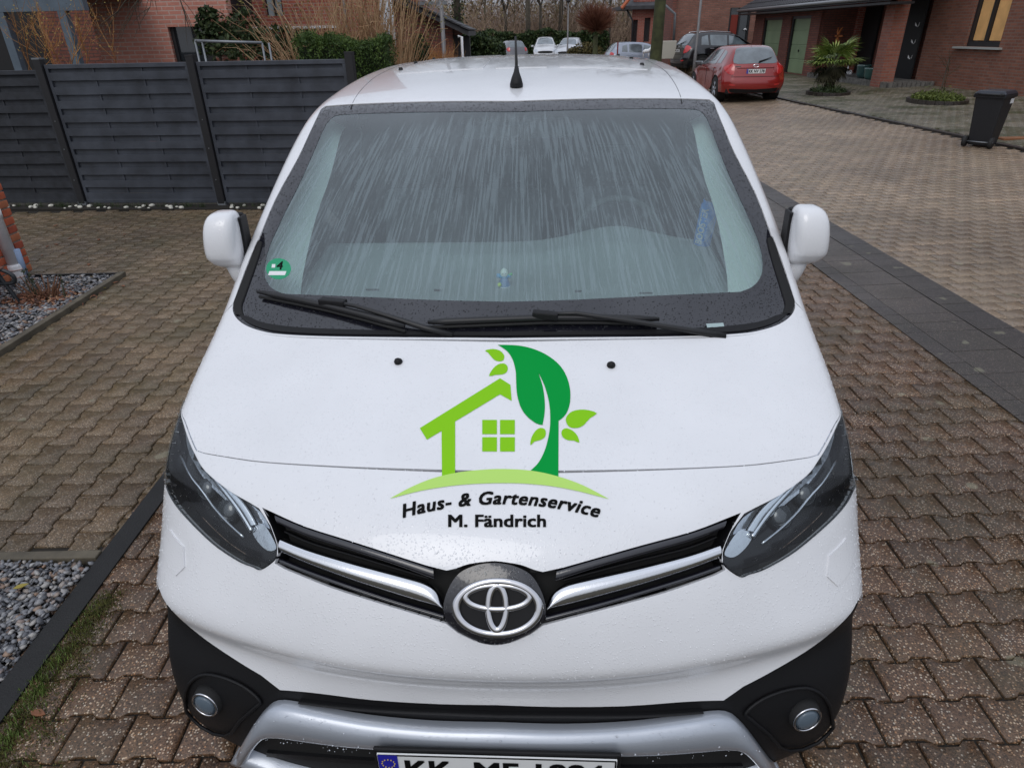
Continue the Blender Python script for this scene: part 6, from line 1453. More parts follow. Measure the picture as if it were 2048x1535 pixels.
# young budding shrub in front of the carport, and the overhanging branch
its = []
for k in range(10):
    x = at(random.uniform(0, 190), 100, 10.2).x; b0 = Vector((x, 10.2 + random.random() * .4, 0)); branch(b0 + Vector((0, 0, 1.3)), Vector((random.uniform(-.3, .5), 0, 1)).normalized(), .62, .009, 2, its, .45, 2)
    its.append(([tuple(b0), tuple(b0 + Vector((0, 0, 1.3)))], .012, .010))
t = twig_shrub('thin reddish shrub with yellow buds in front of the carport posts', its, M['twig_or'])
tips = [i_[0][-1] for i_ in its]
leafmass('buds', 500, lambda: tuple(np.array(random.choice(tips)) + np.array([random.gauss(0, .03) for _ in range(3)])), .012, leafmat('buds', [(0, (.25, .13, .03)), (1, (.5, .4, .12))]), t)
its = []; p = at(335, -60, 8.8)
for k, tg in enumerate(((205, 95), (260, 52), (370, 40), (180, 20), (300, 20))):
    q = at(tg[0], tg[1] * .75, 8.8); mid = p.lerp(q, .5) + Vector((0, 0, .10)); its.append((cat_rom([tuple(p), tuple(mid), tuple(q)], 5), .014, .003)); 
    for j in range(7): s_ = Vector(its[-1][0][random.randint(2, 9) % len(its[-1][0])]); e = s_ + (q - p).normalized() * random.uniform(.1, .35) + Vector((random.gauss(0, .08), 0, -.10)); 
    for j in range(7): s_ = Vector(cat_rom([tuple(p), tuple(mid), tuple(q)], 5)[random.randint(3, 10)]); e = s_ + (q - p).normalized() * random.uniform(.1, .35) + Vector((random.gauss(0, .1), random.gauss(0, .1), -.06)); its.append(([tuple(s_), tuple(s_.lerp(e, .5) + Vector((0, 0, .02))), tuple(e)], .005, .002))
t = thing('overhanging_branches', 'dark bare branches hanging in from above the pink brick wall', 'branch', tuple(p)); o = stems('twigs', [([tuple(Vector(q_) - p) for q_ in a_[0]], a_[1], a_[2]) for a_ in its], M['bark'], t)
# grey lamp post
M['pole'] = pm('grey_pole', (.17, .165, .165), .5, .3, var=.15)
def lamp_post(label, px_, Y, r_, h_, group=None, head=True, mat=None, lean=0):
    x = at(px_, 100, Y).x; t = thing('street_lamp', label, 'lamp post', (x, Y, gz(x)), 0, group); m = MB(); m.tube([(0, 0, 0), (0, 0, 1.1), (0, 0, 1.12), (lean, 0, h_)], [r_ * 1.25, r_ * 1.25, r_, r_ * .8], 12); m.build('pole', mat or M['pole'], t, True)
    if head: m = MB(); m.tube([(lean, 0, h_), (lean, 0, h_ + .12), (lean, 0, h_ + .2)], [.10, .16, .05], 14); m.build('lamp_head', M['winframe'], t, True)
    return t
lamp_post('thick grey lamp post left of the far hedge', 888, 19.0, .055, 4.6); m = None
lamp_post('thin lamp pole with small head before the pale car', 1135, 46.0, .05, at(1135, 4, 46).z - .1)
lamp_post('grey pole standing in front of the black off-roader', 1392, 26.0, .045, 5.0)
# ================================================================== centre: hedges, trees, wood
def hedge_run(label, px0, px1, pytop, Y, depth, n, size, mat, wav=.15, base=0):
    x0, x1 = at(px0, 90, Y).x, at(px1, 90, Y).x; zt = at((px0 + px1) / 2, pytop, Y).z; t = thing('hedge', label, 'hedge', (0, 0, 0))
    def f():
        x = random.uniform(x0, x1); tp = zt + wav * math.sin(x * 1.3 + Y) + wav * .5 * math.sin(x * 3.7); e = min(1, (x - x0) / .7, (x1 - x) / .7); tp *= .75 + .25 * max(0, e) ** .5
        if random.random() < .65: return (x, Y - depth / 2 + random.gauss(0, .10) + .25 * math.sin(x * 2.1), base + random.uniform(0, tp - base))
        return (x, Y + random.uniform(-depth, depth) / 2, tp + random.gauss(0, .06))
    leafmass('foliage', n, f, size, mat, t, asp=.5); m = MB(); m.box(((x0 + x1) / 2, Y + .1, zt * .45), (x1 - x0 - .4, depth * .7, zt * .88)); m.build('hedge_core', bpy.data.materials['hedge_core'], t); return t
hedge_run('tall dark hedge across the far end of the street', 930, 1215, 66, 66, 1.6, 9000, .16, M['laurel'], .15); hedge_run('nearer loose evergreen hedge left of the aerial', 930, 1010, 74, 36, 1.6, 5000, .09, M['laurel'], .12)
hedge_run('dark hedge strip joining the shed and the far hedge', 915, 985, 70, 58, 1.2, 1500, .14, M['laurel'], .1)
shrub('brown green bush in front of the pale car by the thin pole', 38, [(1170, 100, .6, .42), (1185, 104, .6, .35), (1150, 106, .4, .3)], 1600, .07, leafmat('brownbush', [(0, (.03, .028, .012)), (.6, (.10, .085, .03)), (1, (.19, .15, .06))]), 'brown_bush')
# ball-crowned tree
YT = 34.0; x = at(1190, 110, YT).x; t = thing('pollarded_tree', 'small street tree with a clipped ball of red brown twigs', 'tree', (x, YT, 0)); ct = at(1192, 36, YT).z; cb = at(1190, 70, YT).z
m = MB(); m.tube([(0, 0, 0), (0, 0, cb)], [.13, .11], 10); m.build('trunk', M['bark_green'], t, True)
its = []
for k in range(1700):
    d = Vector((random.gauss(0, 1), random.gauss(0, 1), random.gauss(.25, .8))).normalized(); L_ = random.uniform(.55, 1.0) * .86; c0_ = Vector((0, 0, cb + .1)); e = Vector((0, 0, ct)) + Vector((d.x, d.y, d.z * .70)) * 1.02 * (L_ / .86)
    its.append(([tuple(c0_.lerp(Vector((0, 0, ct)), .3) + d * .1), tuple(c0_.lerp(e, .55) + Vector((0, 0, .05))), tuple(e)], .012, .005))
stems('crown', its, leafmat('redtwig', [(0, (.08, .03, .02)), (.6, (.20, .08, .05)), (1, (.30, .15, .09))]), t)
# wood behind everything: single trees plus a mass of undergrowth
for k in range(18):
    Y = random.uniform(72, 105); px_ = 905 + k * 22 + random.uniform(-10, 10); x = at(px_, 80, Y).x
    bare_tree('bare_tree', ['bare winter tree with many thin branches in the far wood', 'ivy-clad bare tree in the far wood'][0], (x, Y, 0), random.uniform(9, 14), random.uniform(.10, .22), 3, 'bare trees of the far wood', M['bark'] if k % 3 else M['bark_green'])
its = []
for k in range(6000):
    Y = random.uniform(74, 118); x = at(random.uniform(860, 1420), 80, Y).x; h_ = random.uniform(1.0, 6.0) * (1 if random.random() < .6 else .5); dx_ = random.gauss(0, .35) * h_
    its.append(([(x, Y, random.uniform(0, 2.5)), (x + dx_ * .4 + random.gauss(0, .1), Y, h_ * .5 + .8), (x + dx_, Y, h_ + .8)], .035, .012))
o = stems('undergrowth', its, leafmat('undergrowth', [(0, (.14, .095, .07)), (.5, (.30, .21, .155)), (1, (.42, .31, .22))], .9)); o['kind'] = 'stuff'; o['label'] = 'brown winter undergrowth of the far wood'
o = leafmass('undergrowth', 14000, lambda: (lambda Y: (at(random.uniform(860, 1420), 80, Y).x, Y, random.random() ** 1.3 * 5.2))(random.uniform(76, 110)), .20, leafmat('undergrowth_leaf', [(0, (.10, .075, .045)), (.6, (.25, .18, .11)), (1, (.32, .29, .13))], .9)); o['label'] = 'yellow brown brush of the far wood'
its = []
x = at(907, 60, 30).x; t = thing('ivy_tree', 'ivy covered trunk rising behind the dark roof', 'tree', (x, 33, 0)); m = MB(); m.tube([(0, 0, 0), (0, 0, 7)], [.16, .12], 8); m.build('trunk', M['bark'], t, True); leafmass('ivy', 1500, lambda: (random.gauss(0, .17), random.gauss(0, .17), random.uniform(1.5, 7)), .07, M['ivy'], t)
for px_, Y, lb in ((1062, 62, 'forked bare tree standing right behind the far hedge'), (1135, 68, 'dark bare tree leaning over the far hedge')): bare_tree('bare_tree', lb, (at(px_, 90, Y).x, Y + 8, 0), 14, .28, 4)
# ================================================================== right: brown brick houses, trunk, pipe
x = at(1311, 100, 20).x; t = thing('tree', 'mossy tree trunk right behind the van roof', 'tree', (x, 20, gz(x))); m = MB(); m.tube([(0, 0, 0), (.02, 0, 1.2), (.03, 0, 2.0), (.06, 0, 5)], [.20, .165, .15, .14], 14); m.build('trunk', M['bark_green'], t, True)
its = []
for k in range(4): branch(Vector((.05, 0, 3.2)), Vector((random.gauss(0, .8), random.gauss(0, .5), .6)).normalized(), 1.4, .05, 3, its)
stems('branches', its, M['bark'], t)
YE = 44.0; t = thing('brick_house', 'far brick house with narrow dark windows and an orange roof verge', 'house', (0, YE, 0))
x0, x1 = at(1262, 90, YE).x, at(1345, 90, YE).x; holes = []
for a, b, z0_, z1_ in ((1266, 1275, 88, 40), (1288, 1300, 84, 36)): holes.append((at(a, 60, YE).x, at(b, 60, YE).x, at(a, z0_, YE).z, at(a, z1_, YE).z))
wall_with_hole('wall', x0, x1, 3.6, holes, M['brick_red'], t)
for h in holes: m = MB(); m.box(((h[0] + h[1]) / 2, .2, (h[2] + h[3]) / 2), (h[1] - h[0], .02, h[3] - h[2])); m.build('window', M['darkglass'], t)
ez = at(1262, 22, YE).z; xe = at(1240, 22, YE).x
m = MB(); m.box(((xe + x1) / 2, 1.5, ez + .15), (x1 - xe, 4, .18)); m.build('eave', M['rooftile'], t)
m = MB(); m.add([(xe, -.5, ez + .1), (x1, -.5, ez + .1), (x1, 4, ez + 3.2), (xe + 2, 4, ez + 3.2)], [(0, 1, 2, 3)]); m.build('roof', M['rooftile'], t)
m = MB(); m.tube([(xe, -.55, ez + .12), (xe + 1.6, -.3, ez + 1.9)], .10, 6); m.build('verge', pm('orange_verge', (.45, .12, .05), .7), t)
m = MB(); m.tube([(xe + .35, -.1, ez + .1), (xe + .75, -.1, ez - .5), (xe + .8, -.1, 0)], .05, 8); m.build('downpipe', M['winframe'], t, True)
YF = 37.5; t = thing('brick_house', 'brown brick house behind the black off-roader, with a dark glazed door', 'house', (0, YF, 0))
x0, x1 = at(1345, 90, YF).x, at(1540, 90, YF).x; dx0, dx1 = at(1456, 60, YF).x, at(1498, 60, YF).x; dz1 = at(1470, 16, YF).z
wall_with_hole('wall', x0, x1, 6, [(dx0, dx1, .2, dz1)], M['brick_brown'], t)
m = MB(); m.box((x0 - .1, .6, 3), (.2, 1.6, 6)); m.build('side_wall', M['brick_dark'], t)
m = MB(); m.box(((dx0 + dx1) / 2, .18, (dz1 + .2) / 2), (dx1 - dx0, .02, dz1 - .2)); d_ = m.build('glazed_door', M['darkglass'], t)
m = MB(); m.box((dx0 + .3, .15, dz1 * .62), (.35, .02, 1.6)); m.build('red_curtain', pm('red_curtain', (.20, .03, .02), .9), d_)
m = MB(); m.tube([((dx0 + dx1) / 2 + .3, .12, 1.9), ((dx0 + dx1) / 2 + .36, .11, 1.96), ((dx0 + dx1) / 2 + .45, .12, 1.9)], .04, 8); m.build('white_ornament', M['white'], d_, True)
for x in (dx0 + .04, (dx0 + dx1) / 2, dx1 - .04): m = MB(); m.box((x, .1, dz1 / 2 + .1), (.08, .06, dz1 - .2)); m.build('door_frame', M['winframe'], d_)
m = MB(); m.box(((x0 + x1) / 2 - .6, -.02, at(1400, 18, YF).z + 1.6), (x1 - x0 + .5 - 1.2, .05, 3.0)); 
P_ = at(1350, 50, 36); m = MB(); m.tube([tuple(at(1323, -4, 36) - Vector((0, YF, 0))), tuple(at(1327, 8, 36) - Vector((0, YF, 0))), tuple(at(1350, 28, 36) - Vector((0, YF, 0))), tuple(at(1347, 85, 36) - Vector((0, YF, 0)))], .06, 8); m.build('downpipe', M['zinc'], t, True)
p = at(1334, 95, 33); m = MB(); m.box((0, 0, 0), (.75, .4, .72)); o = m.build('cabinet', pm('beige_cabinet', (.42, .40, .34), .5), None); o.location = (p.x, 33, p.z - .1); bevel(o, .02); tag(o, 'beige utility cabinet behind the tree trunk', 'cabinet')
p = at(1293, 102, 30); t = thing('dog_statue', 'small white dog figure standing beside the tree trunk', 'garden figure', (p.x, 30, p.z - .18)); m = MB()
m.tube([(-.14, 0, .13), (-.05, 0, .17), (.06, 0, .18), (.14, 0, .22), (.19, 0, .30), (.25, 0, .28)], [.05, .075, .07, .055, .05, .025], 10); m.build('body', M['white'], t, True)
for x in (-.11, .10): m = MB(); m.tube([(x, .03, .15), (x, .03, -.05)], .022, 6); m.build('leg', M['white'], t, True)
# low red railing
t = thing('garden_railing', 'low red metal railing in front of the pale blue car', 'railing', (0, 0, 0)); Yr = 31.0
a, b = at(1195, 100, Yr), at(1275, 100, Yr); m = MB(); m.tube([(a.x, Yr, .75), (b.x, Yr, .75)], .02, 6); m.build('rail', pm('red_metal', (.20, .02, .02), .5), t)
n_ = 14
for k in range(n_ + 1): x = a.x + (b.x - a.x) * k / n_; m = MB(); m.tube([(x, Yr, 0), (x, Yr, .85)], .012, 5); m.build('upright', bpy.data.materials['red_metal'], t)
m = MB(); p = at(1236, 84, Yr); m.tube([(p.x, Yr, 0), (p.x, Yr, p.z)], .03, 6); m.build('corner_post', bpy.data.materials['red_metal'], t)
# dry grasses in front of the cars
pts = [(at(random.uniform(1330, 1440), 140, 24).x, random.uniform(23, 26)) for _ in range(160)]
blades('dry_grass', 'dry stalks and low growth between the trunk and the red car', pts, .8, pm('straw', (.22, .15, .08), .8, var=.4), 8, .3)

# ================================================================== the house on the right, along the street
t = thing('brick_house', 'dark red brick house with green garage doors, porch and an orange-blinded window', 'house', (0, 0, 0)); zg = .33
def yz(px_, py_, X): p = atx(px_, py_, X); return p.y, p.z
XG = 11.7; XW = 13.1
def wall_x(name, X, y0, y1, z1, holes, mat, th=.25, z0=.1):
    ys_ = sorted({y0, y1, *[h[0] for h in holes], *[h[1] for h in holes]}); m = MB()
    for a, b in zip(ys_[:-1], ys_[1:]):
        hs_ = sorted([(h[2], h[3]) for h in holes if h[0] <= a + 1e-6 and h[1] >= b - 1e-6]); z = z0
        for c, d in hs_ + [(z1, None)]:
            if c > z: m.box((X + th / 2, (a + b) / 2, (z + c) / 2), (th, b - a, c - z))
            if d is None: break
            z = d
    return m.build(name, mat, t)
g1a, _ = yz(1603, 150, XG); g1b, _ = yz(1567, 140, XG); g2a, _ = yz(1556, 100, XG); g2b, _ = yz(1520, 100, XG); gtop = 2.38
ge, _ = yz(1622, 150, XG)
doors = [(g1a, g1b, zg, gtop), (g2a, g2b, zg, gtop)]
wall_x('garage_wall', XG, ge, g2b + 1.2, 2.9, doors, M['brick_dark'])
M['garage'] = pm('garage_green', (.25, .33, .19), .5, var=.12, vscale=2)
for a, b, z0_, z1_ in doors:
    m = MB(); m.box((XG + .16, (a + b) / 2, (z0_ + z1_) / 2), (.04, b - a, z1_ - z0_)); d_ = m.build('garage_door', M['garage'], t); n_ = 4
    for k in range(n_):
        zc = z0_ + (z1_ - z0_) * (k + .5) / n_; m = MB(); m.box((XG + .135, (a + b) / 2, zc), (.02, b - a - .12, (z1_ - z0_) / n_ - .03)); bevel(m.build('door_panel', M['garage'], d_), .008)
    for y in (a + .06, b - .06): m = MB(); m.box((XG + .10, y, (z0_ + z1_) / 2), (.10, .12, z1_ - z0_)); m.build('door_frame', M['winframe'], d_)
    m = MB(); m.box((XG + .10, (a + b) / 2, z1_ - .05), (.10, b - a - .24, .10)); m.build('door_frame', M['winframe'], d_)
    m = MB(); m.tube([(XG + .12, (a + b) / 2, 1.15), (XG + .09, (a + b) / 2, 1.15)], .04, 10); m.build('door_knob', M['winframe'], d_)
yp, _ = yz(1738, 168, 11.4); wy0, _ = yz(1832, 150, XW)
M['stone'] = pm('grey_step_stone', (.13, .125, .115), .8, var=.4, vscale=8, bump=.5)
bp_ = brick_mat('pillar_brick', (.26, .085, .058), (.37, .135, .09), (.24, .19, .16))
# porch step of upright grey blocks
sy0, sy1 = yp - .55, ge; nb = 34; m = MB(); m.box((12.4, (sy0 + sy1) / 2, zg + .02), (1.5, sy1 - sy0, .17)); st = m.build('porch_floor', M['stone'], t)
for k in range(nb): m = MB(); m.box((11.62, sy0 + (sy1 - sy0) * (k + .5) / nb, zg + .03), (.16, (sy1 - sy0) / nb - .02, .19)); m.build('step_stone', M['stone'], st)
for k in range(10): m = MB(); m.box((11.72 + .14 * k, sy0 - .07, zg + .03), (.12, .14, .19)); m.build('step_stone', M['stone'], st)
m = MB(); m.box((11.72, yp - .12, 1.8), (.42, .55, 3.0)); m.build('porch_pillar', bp_, t)
wall_x('porch_back_wall', 13.3, yp - .4, ge + .2, 3.2, [], M['brick_dark']); m = MB(); m.box((12.6, ge + .05, 1.6), (1.6, .2, 3.0)); m.build('porch_side_wall', M['brick_dark'], t)
y0_, _ = yz(1700, 100, 13.25); y1_, _ = yz(1740, 100, 13.25); m = MB(); m.box((13.24, (y0_ + y1_) / 2 - .5, 1.6), (.06, 1.1, 2.2)); m.build('front_door', M['void'], t)
y0_, _ = yz(1718, 100, 13.2); m = MB(); m.box((13.1, y0_ + .3, 1.6), (.22, .35, 2.9)); m.build('porch_pilaster', M['brick_red'], t)
# wall with the tall window
wn0, _ = yz(1999, 90, XW); wn1, _ = yz(1929, 90, XW); wzb = yz(1999, 95, XW)[1]; wzt = 3.6
M['brick_house'] = brick_mat('dull_red_brick', (.19, .070, .045), (.29, .115, .072), (.21, .165, .135)); wall_x('wall', XW, 9, wy0, 6.0, [(wn0, wn1, wzb, wzt)], M['brick_house'])
m = MB(); m.box((XW + .15, (wn0 + wn1) / 2, (wzb + wzt) / 2), (.02, wn1 - wn0, wzt - wzb)); w_ = m.build('window', M['darkglass'], t)
ob = pm('orange_blind', (.80, .45, .17), .7, var=.15, vscale=3)
for a, b in ((wn0 + .12, (wn0 + wn1) / 2 - .07), ((wn0 + wn1) / 2 + .07, wn1 - .12)): m = MB(); m.box((XW + .135, (a + b) / 2, (wzb + wzt) / 2 + .06), (.006, b - a, wzt - wzb - .18)); m.build('orange_blind', ob, w_)
for y in (wn0 + .05, (wn0 + wn1) / 2, wn1 - .05): m = MB(); m.box((XW + .10, y, (wzb + wzt) / 2), (.07, .10, wzt - wzb)); m.build('window_frame', M['winframe'], w_)
m = MB(); m.box((XW + .10, (wn0 + wn1) / 2, wzb + .06), (.072, wn1 - wn0, .12)); m.build('window_frame', M['winframe'], w_)
m = MB(); m.box((XW - .02, (wn0 + wn1) / 2 + .1, wzb - .03), (.2, wn1 - wn0 + .5, .05)); m.build('window_sill', pm('pale_sill', (.38, .39, .37), .6), w_)
# dark panel with three white butterflies beside the pillar
b0, _ = yz(1800, 100, XW - .02); b1, _ = yz(1835, 100, XW - .02); m = MB(); m.box((XW - .02, (b0 + b1) / 2, 1.75), (.05, b0 - b1 if b0 > b1 else b1 - b0, 2.7)); pnl = m.build('dark_panel', M['void'], t)
for px_, py_ in ((1836, 50), (1828, 84), (1821, 115)):
    q = atx(px_, py_, XW - .12); m = MB(); s_ = .12
    for e in (-1, 1): m.add([(q.x, q.y, q.z - .06), (q.x - .03, q.y + e * s_, q.z + .07), (q.x - .03, q.y + e * s_ * .9, q.z - .02), (q.x + .006, q.y, q.z - .06), (q.x - .024, q.y + e * s_, q.z + .07), (q.x - .024, q.y + e * s_ * .9, q.z - .02)], [(0, 1, 2), (5, 4, 3), (0, 3, 4, 1), (1, 4, 5, 2), (2, 5, 3, 0)])
    m.build('butterfly', M['white'], pnl)
# tiled lean-to roof over garages and porch
XE = 11.0; ze = yz(1600, 8, XE)[1]; ya = yp - 1.0; yb = g2b + 1.6
sl = .55; m = MB(); xt = 14.2; m.add([(XE, ya, ze), (XE, yb, ze), (xt, yb, ze + (xt - XE) * sl), (xt, ya, ze + (xt - XE) * sl), (XE, ya, ze - .14), (XE, yb, ze - .14), (xt, yb, ze + (xt - XE) * sl - .14), (xt, ya, ze + (xt - XE) * sl - .14)], [(3, 2, 1, 0), (4, 5, 6, 7), (0, 1, 5, 4), (0, 4, 7, 3), (1, 2, 6, 5)]); rf = m.build('roof', M['rooftile'], t)
nt = int((yb - ya) / .30); tmesh = None
for r_ in range(7):
    for k in range(nt):
        if len([1]) and r_ * nt + k > 290: break
        if tmesh is None:
            m = MB(); m.add([(-.02, -.145, .02), (-.02, .145, .02), (.42, .145, .0), (.42, -.145, .0), (-.02, -.145, .055), (-.02, .145, .035), (.42, .145, .015), (.42, -.145, .035), (-.02, -.05, .06), (.42, -.05, .04)], [(4, 8, 9, 7), (8, 5, 6, 9), (0, 1, 5, 8, 4), (0, 4, 7, 3), (1, 2, 6, 5)]); o = m.build('roof_tile', M['rooftile'], rf); tmesh = o
        else: o = tmesh.copy(); COL.objects.link(o); o.parent = rf
        o.location = (XE + r_ * .36, ya + (k + .5) * (yb - ya) / nt, ze + r_ * .36 * sl); o.rotation_euler = (0, -math.atan(sl), 0)
m = MB(); m.tube([(XE - .05, ya, ze - .04), (XE - .05, yb, ze - .04)], .055, 10); m.build('gutter', pm('zinc_gutter', (.30, .31, .32), .4, .5), t, True)
m = MB(); m.box((XE + .35, (ya + yb) / 2, ze - .20), (.7, yb - ya, .06)); m.build('soffit', M['winframe'], t)
# things on the porch and forecourt
q = atx(1733, 150, 11.95); 
def pot(label, x, y, z, r_, h_, mat):
    t_ = thing('plant_pot', label, 'plant pot', (x, y, z)); m = MB(); m.tube([(0, 0, 0), (0, 0, h_ * .3), (0, 0, h_ * .8), (0, 0, h_ * .88), (0, 0, h_)], [r_ * .7, r_ * .95, r_, r_ * 1.08, r_ * 1.05], 18); m.build('pot', mat, t_, True); m = MB(); m.tube([(0, 0, h_ - .02), (0, 0, h_ + .002)], r_ * .9, 14); m.build('soil', M['joint'], t_); return t_
M['glaze'] = pm('teal_glaze', (.03, .085, .085), .15, coat=1)
fz = zg + .105
a = atx(1725, 152, 12.0); pot('darker teal glazed pot on the porch, nearer the door', a.x, a.y, fz, .22, .42, M['glaze']); a = atx(1745, 155, 11.9); pot('squat teal glazed pot on the porch beside the pillar', a.x, a.y + .1, fz, .24, .36, pm('teal_glaze_light', (.045, .12, .11), .2, coat=1))
a = atx(1699, 148, 12.0); t_ = thing('goose_figure', 'white goose ornament on the porch left of the pots', 'garden figure', (a.x, a.y, fz)); m = MB(); m.tube([(0, -.12, .10), (0, -.02, .13), (0, .10, .12), (0, .16, .15), (0, .19, .25), (0, .22, .31), (0, .27, .30)], [.03, .08, .075, .04, .025, .028, .01], 10); m.build('body', M['white'], t_, True)
a = atx(1672, 100, 12.1); t_ = thing('iron_ornament', 'rust orange curled leaf ornament standing behind the palm', 'garden ornament', (a.x, a.y, fz)); zo = atx(1680, 85, 12.1).z - fz
rm = pm('rusty_iron', (.42, .13, .03), .7, var=.3)
m = MB(); m.tube([(0, 0, 0), (0, 0, zo)], .015, 6); m.build('stake', rm, t_)
for k in range(6): q_ = k * 1.05; m = MB(); m.tube([Vector((0, math.cos(q_) * r_ * 1.0, zo + .2 + math.sin(q_) * r_)) + Vector((0, .06 * math.sin(r_ * 12), 0)) for r_ in (.05, .15, .25, .32)], [.03, .035, .03, .01], 6); m.build('curl', rm, t_)
# palm
a = gnd(1655, 186); t = thing('palm', 'small fan palm with green fronds in a round bed on the forecourt', 'palm', (a.x, a.y, gz(a.x)))
m = MB(); tp = at(1652, 128, a.y).z - gz(a.x); m.tube([(0, 0, 0), (.02, 0, tp * .5), (0, 0, tp)], [.17, .14, .17], 14); m.build('trunk', pm('palm_trunk', (.05, .035, .022), .95, var=.5, vscale=12, bump=1, bscale=30), t, True)
M['frond'] = leafmat('palm_frond', [(0, (.04, .065, .015)), (.5, (.15, .22, .045)), (1, (.34, .38, .11))], .45); M['frond_old'] = leafmat('old_frond', [(0, (.02, .022, .012)), (1, (.06, .055, .03))], .8)
def frond(az, el, L_, mat, name):
    V = []; F = []; d = Vector((math.cos(az) * math.cos(el), math.sin(az) * math.cos(el), math.sin(el))); side = d.cross(Vector((0, 0, 1))).normalized(); up = side.cross(d); c = Vector((0, 0, tp)); hub = c + d * L_ * .45; n = 20; tn = []
    for s_ in (-1, 1): V += [c + side * .008 * s_, hub + side * .008 * s_]
    F.append((0, 1, 3, 2)); tn += [random.random()] * 4
    for k in range(n):
        q = (k / (n - 1) - .5) * 3.9; r_ = L_ * .55 * (1 - .16 * abs(q) / 2) * random.uniform(.78, 1.1); dd = d * math.cos(q) + side * math.sin(q); e = hub + dd * r_ + up * (-.06 - .05 * abs(q)) ; w = (side * math.cos(q) - d * math.sin(q)) * .024; i = len(V)
        mdp = hub + dd * r_ * .55 + up * .02; V += [hub, mdp + w, e, mdp - w]; F.append((i, i + 1, i + 2, i + 3)); tn += [random.random()] * 4
    return mesh_np(name, V, F, mat, t, False, {'tone': tn})
for k in range(26): frond(k * 2.4 + random.random() * .3, random.uniform(.0, 1.15) if k < 20 else .1, random.uniform(.85, 1.05), M['frond'], 'frond')
for k in range(16): frond(k * 2.4, random.uniform(-1.1, -.35), random.uniform(.6, .8), M['frond_old'], 'old_frond')
def round_bed(label, px_, py_, rx, ry, n, mat, h_):
    a = gnd(px_, py_); t_ = thing('planting_bed', label, 'planting bed', (a.x, a.y, gz(a.x))); N_ = 22
    for k in range(N_):
        q = 2 * math.pi * k / N_; q2 = 2 * math.pi * (k + .94) / N_; pts = [(rx * math.cos(q), ry * math.sin(q)), (rx * math.cos(q2), ry * math.sin(q2)), ((rx - .09) * math.cos(q2), (ry - .09) * math.sin(q2)), ((rx - .09) * math.cos(q), (ry - .09) * math.sin(q))]
        m = MB(); m.prism(pts, 0, .10); m.build('edge_stone', M['darkband'], t_)
    m = MB(); m.prism([((rx - .08) * math.cos(q), (ry - .08) * math.sin(q)) for q in np.linspace(0, 6.2832, 24, False)], 0, .07); m.build('soil', M['joint'], t_)
    def f():
        q = random.uniform(0, 6.28); r_ = random.random() ** .5 * .85; return (rx * r_ * math.cos(q), ry * r_ * math.sin(q), .07 + abs(random.gauss(0, 1)) * h_ * (1 - r_ * .7))
    leafmass('planting', n, f, .045, mat, t_, asp=.3, up=1.0); return t_
round_bed('round bed of dark plants at the foot of the palm', 1655, 190, .58, .72, 1300, M['ivy'], .12); round_bed('round bed of bright green grass around the young staked tree', 1872, 206, .62, .85, 3000, leafmat('bedgrass', [(0, (.03, .04, .012)), (.5, (.09, .12, .025)), (1, (.17, .20, .05))]), .12)
a = gnd(1878, 196); t = thing('staked_sapling', 'young bare sapling tied to a wooden stake before the brick wall', 'tree', (a.x, a.y, gz(a.x)))
zt = at(1888, 118, a.y).z - gz(a.x); m = MB(); m.tube([(0, 0, 0), (.0, 0, zt)], .018, 8); m.build('stake', pm('stake_wood', (.08, .06, .045), .8), t)
its = []; branch(Vector((.07, 0, .1)), Vector((0, 0, 1)), zt * .6, .012, 2, its, .5, 2); stems('branches', its, M['bark_green'], t)
# things inside the van that are their own: can, figure, badge
c = dash_hit(1403, 488); cw_ = VM @ c; t = thing('drinks_can', 'blue drinks can with white lettering standing on the dashboard', 'can', (cw_.x, cw_.y, cw_.z - .004)); t.rotation_euler = (.05, .10, R(-25)); t.scale = (1.18, 1.18, 1.12)
m = MB(); m.tube([(0, 0, 0), (0, 0, .006), (0, 0, .15), (0, 0, .162), (0, 0, .168)], [.024, .030, .030, .025, .026], 24); m.build('can_body', pm('can_blue', (.03, .33, 1.0), .35), t, True)
m = MB(); m.tube([(0, 0, .166), (0, 0, .169)], .023, 20); m.build('can_lid', M['chromed'], t)
V, F, sz = text2d('BOOSTER', .03)
place_text('can_lettering', V, F, lambda x, y, k: (lambda q: Vector((.0306 * math.sin(q) + k * math.sin(q), -(.0306 + k) * math.cos(q), .012 + x / sz[0] * .132)))(-.75 + (1 - y / sz[1]) * .85), M['white'], t)
m = MB()
for k in range(6):
    m.tube([Vector((.0305 * math.sin(q), -.0305 * math.cos(q), .02 + k * .012 + (q - .25) * .05)) for q in np.linspace(.3, 1.2, 7)], .0012, 4)
m.build('can_stripe', M['white'], t)
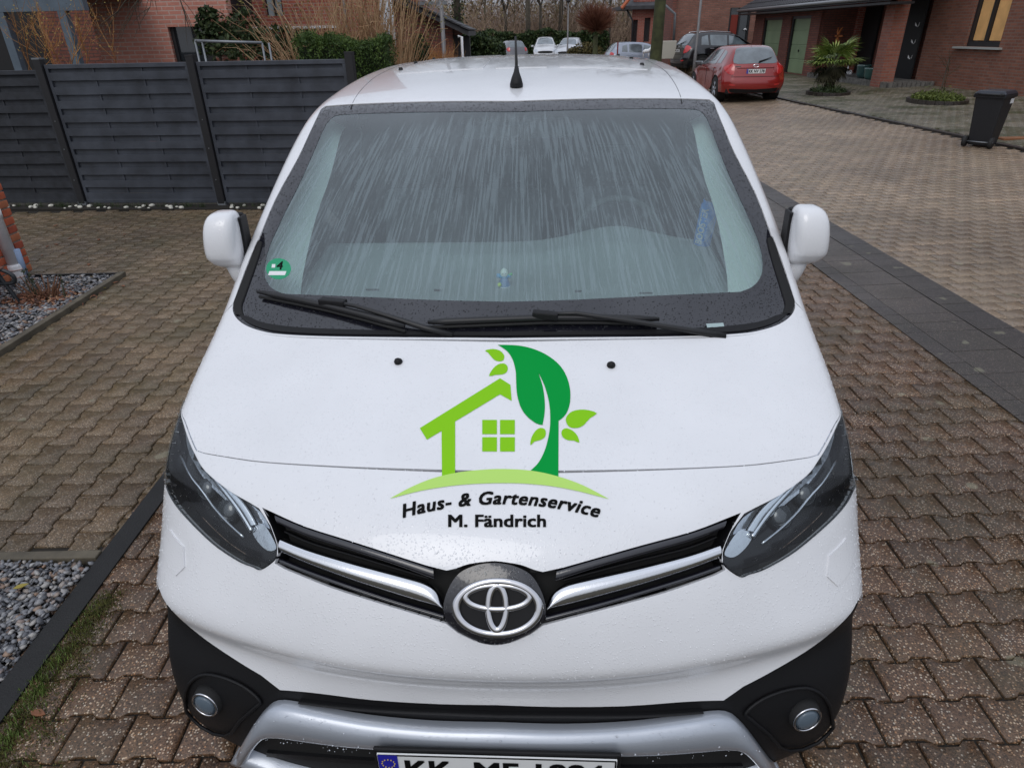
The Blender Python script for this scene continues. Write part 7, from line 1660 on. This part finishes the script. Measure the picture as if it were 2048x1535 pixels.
c = dash_hit(1009, 572); cw_ = VM @ c; t = thing('egg_figure', 'little figure with white egg cap, blue skirt and green arm on the dashboard', 'figurine', (cw_.x, cw_.y, cw_.z)); S3 = .042 / .05
def fig(nm, path, rad, col): m = MB(); m.tube([tuple(Vector(p) * S3) for p in path], [q * S3 for q in rad], 12); return m.build(nm, pm('fig_' + nm, col, .5), t, True)
fig('skirt', [(0, 0, 0), (0, 0, .004), (0, 0, .03), (0, 0, .045)], [.026, .027, .018, .012], (.10, .22, .45)); fig('hem', [(0, 0, 0), (0, 0, .003)], [.028, .028], (.8, .8, .8)); fig('collar', [(-.034, 0, .050), (-.012, 0, .046), (0, -.004, .046), (.012, 0, .046), (.03, 0, .044)], [.010, .010, .013, .010, .006], (.05, .35, .65))
fig('egg_cap', [(0, 0, .045), (0, 0, .055), (0, 0, .068), (0, 0, .078), (0, 0, .083)], [.014, .018, .017, .010, .003], (.85, .86, .78)); fig('arm', [(.015, 0, .048), (.035, 0, .056)], [.004, .006], (.10, .5, .15)); fig('shoe', [(-.024, -.02, .006), (-.022, -.02, .014), (-.018, -.02, .022)], [.006, .010, .004], (.6, .75, .1))
for q in (-.006, .006): fig('eye', [(q, -.0165, .062), (q, -.018, .062)], [.002, .001], (.02, .02, .02))
# green emission badge inside the glass
bu = [vuv(556 + 25 * math.cos(q) * 1.0, 536 + 21 * math.sin(q)) for q in np.linspace(0, 6.2832, 28, False)]
bd = patch(vs, 'green_badge', bu, pm('badge_green', (.01, .30, .14), .5), van, -.0035, .01, skirt=0)
patch(vs, 'badge_field', densify([vuv(*q) for q in ((538, 541), (572, 541), (569, 549), (535, 549))], .004), M['white'], bd, -.0030, .01, skirt=0)
patch(vs, 'badge_stamp', densify([vuv(*q) for q in ((543, 527), (550, 527), (549, 534), (542, 534))], .004), M['white'], bd, -.0030, .01, skirt=0)
V, F, sz = text2d('4', .02, .2); place_text('badge_number', V, F, lambda x, y, k: pxs(552 + x / sz[0] * 13, 538 - y / sz[1] * 17, -.0029 + k * .3), M['ink'], bd)
